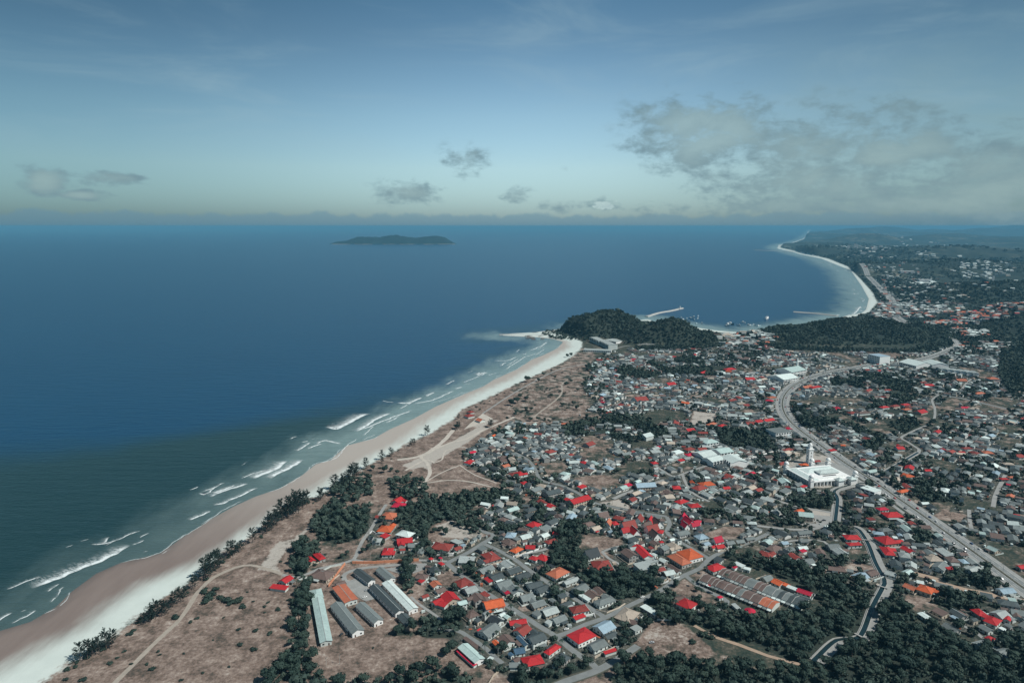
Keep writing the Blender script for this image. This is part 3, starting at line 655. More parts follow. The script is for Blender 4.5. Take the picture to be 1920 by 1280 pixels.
# ------------------------------------------------------------------ ground and sea sheets
def polar(radii, angs):
    Rr, A = np.meshgrid(radii, angs, indexing='ij'); return Rr * np.sin(A), Rr * np.cos(A)
def grid_faces(nr, na):
    i = np.arange(nr - 1)[:, None]; j = np.arange(na - 1)[None, :]; a = i * na + j
    return np.stack([a, a + 1, a + na + 1, a + na], -1).reshape(-1, 4)
def compact(V, F):
    used = np.unique(F); m = np.full(len(V), -1); m[used] = np.arange(len(used)); return used, m[F]
def build_ground():
    rr = [120.0]
    while rr[-1] < 118000: rr.append(rr[-1] + max(3.2, rr[-1] ** 2 / 340 * (.00155 if rr[-1] < 2600 else .0008) if rr[-1] < 12000 else rr[-1] * .05))
    angs = np.concatenate([np.linspace(R(-75), R(-41), 24, endpoint=False), np.linspace(R(-41), R(41), 620), np.linspace(R(41.5), R(80), 24)])
    X, Y = polar(np.array(rr), angs); nr, na = X.shape; X = X.ravel(); Y = Y.ravel()
    sw = sdist(X, Y, Wl, Wp); F = grid_faces(nr, na)
    F = F[(sw[F] > -9).any(1)]
    used, F = compact(X, F); X = X[used]; Y = Y[used]; sw = sw[used]
    Z = ground_z(X, Y)
    rad = np.hypot(X, Y)
    far_earth = np.clip(rad - 9000, 0, None)
    V = np.stack([X, Y, Z], 1)
    me = np_mesh('ground', V, F[:, ::-1], M_GROUND, True)
    vattr(me, 'water_d', np.clip(sw, -50, 200)); vattr(me, 'dry_d', np.clip(sdist(X, Y, Dl, Dp), -200, 200)); vattr(me, 'veg_d', np.clip(sdist(X, Y, Vl, Vp), -200, 200))
    near = rad < 3600
    def region(polys, soft=5.0):
        out = np.zeros(len(X), np.float32)
        for p in polys:
            w = PP(p); b0 = w.min(0) - soft; b1 = w.max(0) + soft
            m = near & (X > b0[0]) & (X < b1[0]) & (Y > b0[1]) & (Y < b1[1])
            if not m.any(): continue
            d = seg_dist(X[m], Y[m], w, True); d = np.where(inside(X[m], Y[m], w), d, -d)
            out[m] = np.maximum(out[m], sstep(d, -soft, soft))
        return out
    wood = region(WOODS.values()); town = region([TOWN], 12)
    fld = {k: region([v]) for k, v in FIELDS.items()}
    lots = lot_field(X, Y) * near * (Y > 560) * (town > .5)
    dryf = np.maximum.reduce([lots * (.02 + .42 * fbm(X, Y, 180, 72, 2)),fld['left_field'], fld['rough_ground'] * .40, fld['dunes'] * .82, fld['school_court'] * .72, fld['town_plot'] * .55, fld['brown_lot'] * .8, fld['east_lot'], fld['kiosk_plot'] * .5, fld['quarry'] * .62, fld['tan_lot'], fld['lot_f'], fld['lot_d'] * .9, fld['lot_c']])
    green = np.maximum.reduce([fld['green_plot'], fld['pond_field'], fld['green_field'], fld['mosque_court'] * .0])
    pale = np.maximum.reduce([fld['sand_lot'] * .62, fld['tan_lot'] * .8, fld['lot_c'] * .7, fld['resort'] * .4, fld['depot'] * .5, fld['mosque_court'] * .7, fld['quarry'] * .45, fld['dunes'] * .22, fld['left_field'] * .27 * (1 - fld['school_court']), fld['rough_ground'] * .42, fld['open_sand'] * .85, fld['open_sand_b'] * .8, fld['track_sand'] * .75, lots * .30, fld['school_court'] * .25, fld['lot_e'] * .9, fld['east_lot'] * .4])
    anyf = np.maximum.reduce(list(fld.values()))
    town = town * (1 - lots) * (1 - anyf) * (1 - green)
    hl = sstep(Z, 5, 12)
    vattr(me, 'wood', np.maximum(wood, hl * (rad < 6000)) * (1 - anyf * .9)); vattr(me, 'town', town * (1 - hl)); vattr(me, 'dryness', np.maximum(dryf + .12, .58 * (1 - sstep(X - Y * .05, 60, 190)) * (Y < 1700))); vattr(me, 'pale', pale)
    vattr(me, 'far', sstep(rad, 1950, 2350) * (1 - town))
    setp(obj('ground', me), 'plain of dry brown fields and dusty town soil behind the beach', kind='structure')
    # sea
    rr = [120.0]
    while rr[-1] < 120000: rr.append(rr[-1] + max(8, rr[-1] ** 2 / 340 * (.004 if rr[-1] < 2600 else .0022) if rr[-1] < 12000 else rr[-1] * .12))
    angs = np.concatenate([np.linspace(R(-85), R(-41), 14, endpoint=False), np.linspace(R(-41), R(41), 300), np.linspace(R(42), R(80), 12)])
    X, Y = polar(np.array(rr), angs); nr, na = X.shape; X = X.ravel(); Y = Y.ravel()
    sw = sdist(X, Y, Wl, Wp); F = grid_faces(nr, na); F = F[(sw[F] < 25).any(1)]
    used, F = compact(X, F); X = X[used]; Y = Y[used]; sw = -sw[used]
    me = np_mesh('sea_water', np.stack([X, Y, X * 0], 1), F[:, ::-1], M_SEA, True)
    vattr(me, 'shore', (1 - sstep(sw / (1 + np.clip(Y - 1900, 0, 4000) / 3600), -10, 190)) * (1 - .75 * np.exp(-((X - P(990, 618)[0]) ** 2 + ((Y - P(990, 618)[1]) / 1.0) ** 2) / 150 ** 2))); vattr(me, 'along', sstep(Y, 640, 1150))
    rad = np.hypot(X, Y)
    along = sstep(Y, 620, 1500)
    vattr(me, 'turbid', (1 - sstep(sw, 60, 420)) * .95 * (1 - .55 * along) + (1 - sstep(Y, 640, 1350)) * 1.0 * (1 - sstep(sw, 350, 1300) * .55))
    setp(obj('sea_water', me), 'blue sea reaching from the surf to the horizon', kind='structure')
build_ground()

def ribbon(name, w, width, z, material, off=0.0, label=None, kind='structure', drape=True):
    w = np.asarray(w); t = np.gradient(w, axis=0); t /= np.linalg.norm(t, axis=1)[:, None] + 1e-9
    nn = np.stack([-t[:, 1], t[:, 0]], 1)
    a = w + nn * (off + width / 2); b = w + nn * (off - width / 2)
    V = []; 
    for i in range(len(w)):
        za = gz(*a[i]) + z if drape else G0 + z
        zb = gz(*b[i]) + z if drape else G0 + z
        V.append((*a[i], za)); V.append((*b[i], zb))
    F = [(2 * i, 2 * i + 1, 2 * i + 3, 2 * i + 2) for i in range(len(w) - 1)]
    F = [f[::-1] if np.cross(np.subtract(V[f[1]], V[f[0]]), np.subtract(V[f[2]], V[f[0]]))[2] < 0 else f for f in F]
    o = obj(name, mesh(name, V, F, material)); setp(o, label, kind=kind); return o
MK = {'road': M_ROAD, 'lane': M_LANE, 'track': M_TRACK, 'dirt': M_DIRT, 'sand': M_SANDP}
def road_ok(w): return [p for p in w]
for i, (nm, pts, wd, mk) in enumerate(ROADS):
    w = smooth_line(PP(pts), 8)
    if mk in ('sand', 'track', 'dirt'):       # uneven edges
        V = []; F = []
        t = np.gradient(w, axis=0); t /= np.linalg.norm(t, axis=1)[:, None] + 1e-9
        for k, (p, d) in enumerate(zip(w, t)):
            for s in (1, -1):
                ww = wd / 2 * (0.7 + .7 * f1(p[0] + s * 77, p[1], 14, 5))
                q = (p[0] - d[1] * s * ww, p[1] + d[0] * s * ww); V.append((*q, gz(*q) + .05 + .004 * i))
        F = [(2 * k + 1, 2 * k, 2 * k + 2, 2 * k + 3) for k in range(len(w) - 1)]
        F = [f[::-1] if np.cross(np.subtract(V[f[1]], V[f[0]]), np.subtract(V[f[2]], V[f[0]]))[2] < 0 else f for f in F]
        setp(obj(nm, mesh(nm, V, F, MK[mk])), kind='structure')
    else:
        if mk == 'road': ribbon('road_shoulder', w, wd * .82 + 2.6, .03 + .001 * i, M_VERGE)
        ribbon(nm, w, wd * .82, .05 + .004 * i, MK[mk])
for li, line in enumerate((HWY, HWY2, HWY3)):
    w = smooth_line(PP(line), 10)
    k = (.66, .62, .9)[li]
    ribbon('road_shoulder', w, 38 * k, .26 + li * .004, M_LANE)
    for s in (-1, 1): ribbon('carriageway', w, 9.5 * k, .30 + .008 * li, M_ROAD, off=s * 7.4 * k)
    V = []; F = []
    wv = w; t = np.gradient(wv, axis=0); t /= np.linalg.norm(t, axis=1)[:, None]
    nn = np.stack([-t[:, 1], t[:, 0]], 1)
    for i in range(len(wv)):
        p = wv[i]
        for (o_, z_) in ((-1.3, .27), (-1.3, .55), (1.3, .55), (1.3, .27)): V.append((p[0] + nn[i][0] * o_, p[1] + nn[i][1] * o_, G0 + z_))
    for i in range(len(wv) - 1):
        for j in range(3): F.append((4 * i + j, 4 * i + j + 1, 4 * i + j + 5, 4 * i + j + 4))
    setp(obj('median_strip', mesh('median_strip', V, F, M_VERGE)), kind='structure')
    V = []; F = []
    for s in (-1, 1):
        for i in range(0, len(wv) - 1):
            for o_, dash in ((s * 7.4 * k, .45), (s * 2.9 * k, 1), (s * 11.9 * k, 1)):
                a = wv[i]; b = wv[i] + (wv[i + 1] - wv[i]) * dash
                q = [a + nn[i] * (o_ - .12), a + nn[i] * (o_ + .12), b + nn[i] * (o_ + .12), b + nn[i] * (o_ - .12)]
                n0 = len(V); V += [(x, y, G0 + .33) for x, y in q]; F.append((n0, n0 + 1, n0 + 2, n0 + 3))
    setp(obj('lane_marking', mesh('lane_marking', V, F, M_PAINT)), kind='structure')
wsv = smooth_line(PP(HWY[11:]), 10)
ribbon('service_road', wsv, 5.0, .28, M_LANE, off=-19 if (np.array(P(1700, 960)) - wsv[8])[0] else 0)
BRIDGES = []
# canals: two parapet walls, a towpath and dark water between them
for ci, line in enumerate((CANAL, CANAL2, CANAL3)):
    w = smooth_line(PP(line), 6)
    ribbon('canal_bank', w, 11.5 if ci < 2 else 8, .24 + ci * .004, M_LANE, drape=False)
    ribbon('canal_water', w, 4.0, .33, M_CWATER, off=-2.0 if ci == 1 else 0, drape=False)
    t = np.gradient(w, axis=0); t /= np.linalg.norm(t, axis=1)[:, None]; nn = np.stack([-t[:, 1], t[:, 0]], 1)
    for s in (-1, 1):
        V = []; F = []
        for i, p in enumerate(w):
            for o_, z_ in ((2.0, 0), (2.0, .9), (2.5, .9), (2.5, 0)):
                q = p + nn[i] * (s * o_ + (-2.0 if ci == 1 else 0)); V.append((q[0], q[1], G0 + z_))
        for i in range(len(w) - 1):
            for j in range(3): F.append((4 * i + j, 4 * i + j + 1, 4 * i + j + 5, 4 * i + j + 4))
        setp(obj('canal_wall', mesh('canal_wall', V, F, M_CONC)), 'concrete wall lining the narrow canal', 'wall', 'canal walls')
    if ci == 1:
        for (fx, ln) in ((6, 9), (22, 9), (38, 9)):
            if fx < len(w):
                V = []; F = []; p = w[fx] - nn[fx] * 2; box(V, F, 0, 0, 0, ln, 1.6, .5)
                o = obj('footbridge', mesh('footbridge', V, F, M_CONC), loc=(p[0], p[1], G0 + .95), rz=math.atan2(nn[fx][1], nn[fx][0]))
                setp(o, None, 'footbridge', 'canal footbridges'); BRIDGES.append((o, p))
# concrete yards
for nm, pts, mm in (('school_yard', [(652, 1090), (670, 1082), (690, 1100), (700, 1112), (704, 1122), (686, 1127), (676, 1122), (664, 1104)], M_LANE), ('school_yard', [(720, 1066), (790, 1056), (800, 1066), (760, 1080), (745, 1074)], M_LANE),
                    ('forecourt', [(806, 1038), (846, 1036), (862, 1026), (872, 1031), (850, 1042), (812, 1046)], M_CONC), ('forecourt', [(1478, 878), (1522, 908), (1598, 895), (1606, 884), (1560, 866), (1500, 868)], M_LANE),
                    ('forecourt', [(1440, 948), (1500, 962), (1560, 968), (1560, 990), (1500, 985), (1440, 962)], M_LANE), ('car_park', [(1395, 700), (1440, 690), (1500, 700), (1470, 720), (1420, 725)], M_LANE),
                    ('forecourt', [(1250, 945), (1295, 940), (1330, 952), (1290, 965)], M_LANE), ('car_park', [(1600, 905), (1652, 900), (1680, 925), (1620, 925)], M_LANE), ('building_plot', [(905, 775), (880, 795), (870, 805), (885, 800), (925, 785)], M_SANDP)):
    w = PP(pts); V = [(x, y, G0 + .235) for x, y in w]
    o = obj(nm, mesh(nm, V, [tuple(range(len(V)))], mm)); setp(o, kind='structure')
    if o.data.polygons[0].normal.z < 0: o.data.flip_normals()

# ------------------------------------------------------------------ surf
def surf():
    waves = [([(13, 1105), (40, 1094), (78, 1080)], 9, .6), ([(60, 1104), (100, 1089), (140, 1071), (200, 1045), (242, 1021)], 22, 1), ([(90, 1109), (111, 1094)], 8, .6), ([(122, 1026), (137, 1021)], 5, .4), ([(150, 1015), (166, 1009)], 4, .3),
             ([(196, 1022), (209, 1016)], 5, .4), ([(172, 1019), (200, 1017), (222, 1010), (248, 1000), (262, 994)], 9, .6), ([(262, 1008), (281, 999)], 7, .5), ([(247, 1021), (271, 1012)], 9, .5), ([(268, 1034), (278, 1032)], 4, .5),
             ([(-30, 1180), (0, 1159), (22, 1148)], 9, .7), ([(38, 1147), (50, 1144)], 5, .4), ([(20, 1168), (40, 1159)], 6, .4), ([(105, 1137), (120, 1125), (136, 1109)], 4, .3), ([(82, 1150), (104, 1139)], 5, .3), ([(330, 1014), (345, 1004), (375, 986), (400, 969)], 4, .3), ([(300, 1038), (322, 1028)], 4, .3),
             ([(356, 975), (376, 966), (397, 959)], 14, .9), ([(357, 919), (373, 912)], 7, .8), ([(380, 922), (400, 914), (421, 905)], 9, .6), ([(372, 925), (386, 927), (402, 912)], 9, .8), ([(400, 925), (430, 915), (441, 909)], 12, .9), ([(440, 915), (462, 908)], 8, .8),
             ([(400, 948), (425, 942), (460, 926), (482, 914)], 14, .9), ([(453, 897), (475, 888), (500, 880)], 9, .6), ([(452, 872), (466, 866)], 4, .3), ([(476, 898), (510, 882), (539, 864)], 26, 1), ([(505, 897), (520, 888), (545, 876), (568, 862)], 24, .9), ([(540, 905), (560, 893)], 6, .4),
             ([(545, 823), (558, 818)], 8, .7), ([(565, 829), (577, 826)], 7, 1), ([(585, 824), (590, 822)], 4, .4), ([(575, 841), (590, 835), (603, 832)], 9, 1), ([(590, 832), (610, 826), (640, 832)], 12, .8), ([(614, 828), (625, 826)], 5, .6), ([(597, 868), (625, 861), (640, 846), (648, 836), (667, 821)], 6, .8),
             ([(610, 800), (633, 804), (660, 791), (694, 775)], 34, 1), ([(668, 809), (700, 791), (731, 774)], 20, 1), ([(672, 806), (694, 799), (730, 785), (773, 769)], 12, .9), ([(677, 816), (690, 808), (698, 798)], 7, .7), ([(676, 825), (703, 814)], 6, .4),
             ([(716, 752), (740, 754)], 8, .6), ([(745, 755), (765, 755), (791, 745)], 16, .9), ([(773, 757), (815, 748), (850, 732)], 12, .8), ([(805, 757), (845, 744), (872, 734)], 6, .3), ([(797, 741), (810, 737)], 7, .8), ([(834, 721), (853, 713)], 10, .8),
             ([(868, 718), (890, 709), (910, 699)], 10, .6), ([(878, 698), (886, 695)], 6, .6), ([(894, 704), (912, 698)], 12, .9), ([(913, 703), (930, 699)], 9, .7), ([(870, 720), (885, 719)], 6, .5),
             ([(925, 676), (950, 676), (968, 669)], 12, .8), ([(946, 693), (965, 681), (985, 669), (996, 668)], 10, .7), ([(950, 686), (970, 672)], 8, .6), ([(994, 657), (1015, 649), (1027, 641)], 12, .9), ([(1003, 666), (1022, 654)], 8, .6), ([(968, 660), (976, 655)], 8, .6), ([(1006, 655), (1020, 650)], 6, .5),
             ([(1598, 590), (1609, 582), (1614, 574)], 16, 1), ([(1605, 551), (1610, 550)], 10, 1), ([(1618, 566), (1621, 561)], 8, .8)]
    r = random.Random(3)
    for k in range(46):                 # small breakers along the bay
        i = 49 + r.random() * 7; a, b = WATER[min(int(i), len(WATER) - 2)], WATER[min(int(i) + 1, len(WATER) - 1)]
        f = i - int(i); x = a[0] + (b[0] - a[0]) * f; y = a[1] + (b[1] - a[1]) * f
        o = r.uniform(3, 28); L = r.uniform(2, 6)
        waves.append(([(x - o, y + r.uniform(-2, 1)), (x - o + L, y + r.uniform(-.8, .8))], r.uniform(8, 18), .8))
    WW = smooth_line(Wl[3:34], 4.0); tt = np.gradient(WW, axis=0); tt /= np.linalg.norm(tt, axis=1)[:, None] + 1e-9; ww = np.stack([-tt[:, 1], tt[:, 0]], 1)
    q = WW[50] + ww[50] * 20; sg = 1 if float(sdist(np.array([q[0]]), np.array([q[1]]), Wl, Wp)[0]) < 0 else -1
    for (off, pr, tr, st, l0, l1) in ((2.5, .75, 4, .4, 8, 36), (12, .30, 7, .5, 5, 16), (27, .28, 11, .7, 4, 16), (46, .24, 14, .75, 3, 15), (70, .18, 12, .7, 3, 12), (98, .10, 8, .5, 2, 7)):
        i = 3
        while i < len(WW) - 60:
            L_ = r.randint(l0, l1)
            if r.random() < pr:
                d0 = off + r.uniform(-.25, .25) * off; d1 = d0 + r.uniform(-.12, .12) * off
                k_ = range(i, min(i + L_, len(WW) - 2), 3)
                seg = [WW[k] + ww[k] * sg * (d0 + (d1 - d0) * j_ / max(1, len(k_))) for j_, k in enumerate(k_)]
                if len(seg) > 2: waves.append((np.array(seg), tr * r.uniform(.7, 1.4), st * r.uniform(.7, 1.1)))
            i += L_ + r.randint(1, 8)
    V = []; F = []; at = {k: [] for k in ('across', 'along', 'acm', 'endfade', 'trail')}
    for wi, (pts, tr, st) in enumerate(waves):
        w = smooth_line(PP(pts, 0.0) if isinstance(pts, list) else pts, 2.5)
        t = np.gradient(w, axis=0); t /= np.linalg.norm(t, axis=1)[:, None] + 1e-9; nn = np.stack([-t[:, 1], t[:, 0]], 1)
        s = np.concatenate([[0], np.cumsum(np.linalg.norm(np.diff(w, axis=0), axis=1))]); L = s[-1]
        # seaward side: left of travel direction when going up the coast
        mid = w[len(w) // 2]; q = mid + nn[len(w) // 2] * 5
        sgn = 1 if float(sdist(np.array([q[0]]), np.array([q[1]]), Wl, Wp)[0]) < float(sdist(np.array([mid[0]]), np.array([mid[1]]), Wl, Wp)[0]) else -1
        tr = max(tr, 4) * (.9 if tr < 15 else 1.25)
        m = 5
        b0 = len(V)
        for i, p in enumerate(w):
            jit = (f1(p[0], p[1], 7, 8, 3) - .5) * 4 + (f1(p[0], p[1], 30, 9, 2) - .5) * 9
            for j in range(m + 1):
                d = -1.2 + jit + tr * j / m
                x, y = p + nn[i] * sgn * d
                V.append((x, y, .12 + .02 * (wi % 7) + (.5 if j == 1 else 0) * st * .5)); at['across'].append(j / m); at['along'].append(s[i] + wi * 31.7); at['acm'].append(d)
                at['endfade'].append(min(1, min(s[i], L - s[i]) / max(3, L * .12)) * min(1, .55 + st * .5)); at['trail'].append(st if tr > 7 else .35)
        for i in range(len(w) - 1):
            for j in range(m):
                a = b0 + i * (m + 1) + j; F.append((a, a + 1, a + m + 2, a + m + 1))
    me = mesh('surf_foam', V, F, M_FOAM, True)
    for k, v in at.items(): vattr(me, k, v)
    setp(obj('surf_foam', me), 'white broken wave crests and foam streaks along the beach', 'foam', kind='stuff')
surf()

# ------------------------------------------------------------------ labels by neighbourhood
LANDMARKS = [("the orange-roofed school hall", 646, 1115), ("the pale green school block", 603, 1165), ("the white school block", 750, 1115), ("the red-awning hall", 878, 1225), ("the crossroads red-roofed hall", 1090, 1190),
             ("the twin red grove roofs", 590, 1046), ("the upper terrace row", 1430, 1095), ("the dirt-plot red villa", 1290, 1130), ("the orange-brown double roof", 1285, 1042), ("the white mosque", 1535, 880),
             ("the sharp canal bend", 1660, 1095), ("the orange-brown canal-side roof", 1745, 1106), ("the orange gabled house", 920, 1125), ("the steep crimson roofs", 1300, 982), ("the red two-storey building", 1082, 938),
             ("the twin canal-side red roofs", 1598, 1012), ("the light blue house", 1312, 1005), ("the bare sand lot", 860, 995), ("the dune footpath fork", 795, 905), ("the bare dirt quarry", 1270, 1205), ("the beach-track bend", 368, 1110),
             ("the big red canal-side roofs", 1660, 1020), ("the wood-edge white shed", 1738, 1155), ("the right-edge red roofs", 1870, 1165), ("the white villa cluster", 1370, 850), ("the highway junction", 1600, 690),
             ("the sandy beach-end plot", 520, 1070), ("the lone big beach tree", 988, 705), ("the bottom-left track", 250, 1245), ("the steep brown pointed roofs", 1185, 990), ("the wood footbridge", 1616, 1196),
             ("the breakwater lighthouse", 1275, 579), ("the white ferry", 1438, 598), ("the groyne tip", 936, 627), ("the headland foot", 1040, 618)]
ORD = ['', 'second ', 'third ', 'fourth ', 'fifth ', 'sixth ', 'seventh ', 'eighth ', 'ninth ', 'tenth ', 'eleventh ', 'twelfth ', 'thirteenth ', 'fourteenth ', 'fifteenth ', 'sixteenth ', 'seventeenth ', 'eighteenth ', 'nineteenth ', 'twentieth ']
PENDING = []
def want_label(o, desc, x, y, z=G0): PENDING.append((o, desc, to_px(x, y, z)))
def resolve_labels():
    buckets = {}
    for o, desc, (px, py) in PENDING:
        best = min(LANDMARKS, key=lambda l: (l[1] - px) ** 2 + ((l[2] - py) * 1.3) ** 2)
        dx, dy = px - best[1], (py - best[2]) * 1.3; a = math.degrees(math.atan2(-dy, dx)) % 360
        sec = ['right of', 'above right of', 'above', 'above left of', 'left of', 'below left of', 'below', 'below right of'][int((a + 22.5) // 45) % 8]
        buckets.setdefault((desc, best[0], sec), []).append((math.hypot(dx, dy), o))
    for (desc, lm, sec), L in buckets.items():
        L.sort(key=lambda t: t[0])
        for i, (d, o) in enumerate(L):
            w = ORD[i] if i < len(ORD) else f'{i + 1}th '
            if len(f'{desc} {w}nearest {sec} {lm}'.split()) > 15: lm = lm.replace('the ', '', 1); desc = desc.replace('mid-sized ', '').replace('small ', '')
            o['label'] = f'{desc}, {sec} {lm}' if len(L) == 1 else f'{desc}, {w}nearest {sec} {lm}'

for o, p in BRIDGES: want_label(o, 'small concrete footbridge over the canal', *p)
# ------------------------------------------------------------------ houses
def roof_geo(L, Wd, h, typ, pitch, oh=.6, th=.18):
    """roof shell, ridge along X; origin at ground level of the house centre"""
    V = []; F = []
    l = L / 2 + oh; w = Wd / 2 + oh; t = math.tan(pitch)
    if typ in 'gt':
        zr = h + Wd / 2 * t; ze = h - oh * t
        for z in (0, th):
            V += [(-l, -w, ze + z), (l, -w, ze + z), (l, 0, zr + z), (-l, 0, zr + z), (l, w, ze + z), (-l, w, ze + z)]
        F += [(6, 7, 8, 9), (9, 8, 10, 11), (3, 2, 1, 0), (5, 4, 2, 3), (0, 1, 7, 6), (4, 5, 11, 10), (1, 2, 8, 7), (2, 4, 10, 8), (5, 3, 9, 11), (3, 0, 6, 9)]
    elif typ == 'h':
        zr = h + (w) * t; r = max(l - w, 0.01)
        V += [(-l, -w, h), (l, -w, h), (l, w, h), (-l, w, h), (-l, -w, h + th), (l, -w, h + th), (l, w, h + th), (-l, w, h + th), (-r, 0, zr + th), (r, 0, zr + th)]
        F += [(3, 2, 1, 0), (0, 1, 5, 4), (1, 2, 6, 5), (2, 3, 7, 6), (3, 0, 4, 7), (4, 5, 9, 8), (6, 7, 8, 9), (5, 6, 9), (7, 4, 8)]
    elif typ == 's':
        rise = Wd * t
        V += [(-l, -w, h), (l, -w, h), (l, w, h + rise), (-l, w, h + rise)] + [(-l, -w, h + th), (l, -w, h + th), (l, w, h + rise + th), (-l, w, h + rise + th)]
        F += [(3, 2, 1, 0), (4, 5, 6, 7), (0, 1, 5, 4), (1, 2, 6, 5), (2, 3, 7, 6), (3, 0, 4, 7)]
    else:
        box(V, F, 0, 0, h, L + oh, Wd + oh, .35)
    return V, F
def wall_geo(L, Wd, h, typ, pitch, base=-.6):
    V = []; F = []; l, w, t = L / 2, Wd / 2, math.tan(pitch)
    if typ in 'gt':
        zr = h + w * t - .04; h = h - .02
        V += [(-l, -w, base), (l, -w, base), (l, w, base), (-l, w, base), (-l, -w, h), (l, -w, h), (l, w, h), (-l, w, h), (-l, 0, zr), (l, 0, zr)]
        F += [(0, 1, 5, 4), (1, 2, 6, 9, 5), (2, 3, 7, 6), (3, 0, 4, 8, 7), (4, 5, 9, 8), (6, 7, 8, 9)]
    elif typ == 's':
        r = Wd * t - .03
        V += [(-l, -w, base), (l, -w, base), (l, w, base), (-l, w, base), (-l, -w, h - .03), (l, -w, h - .03), (l, w, h + r), (-l, w, h + r)]
        F += [(0, 1, 5, 4), (1, 2, 6, 5), (2, 3, 7, 6), (3, 0, 4, 7)]
    else:
        V += [(-l, -w, base), (l, -w, base), (l, w, base), (-l, w, base), (-l, -w, h), (l, -w, h), (l, w, h), (-l, w, h)]
        F += [(0, 1, 5, 4), (1, 2, 6, 5), (2, 3, 7, 6), (3, 0, 4, 7)]
    return V, F
_v, _f = [], []; box(_v, _f, 0, -.05, 0, 1.5, .16, 1.3); WIN = mesh('window', _v, _f, M_GLASS)
_v, _f = [], []; box(_v, _f, 0, -.05, 0, 1.1, .14, 2.1); DOOR = mesh('door', _v, _f, M_DOOR)
_v, _f = [], []; tube(_v, _f, [(0, 0, 0), (0, 0, 1.3)], [.6, .6], 10); TANK = mesh('water_tank', _v, _f, M_CONC)
SHAPE = {'g': 'gabled', 'h': 'hip-roofed', 's': 'lean-to roofed', 'f': 'flat-roofed', 't': 'steep gabled'}
HOUSES = []                   # individual houses for the 300 rule
def size_word(L, Wd):
    a = L * Wd
    return 'small' if a < 75 else ('large' if a > 260 else 'mid-sized')
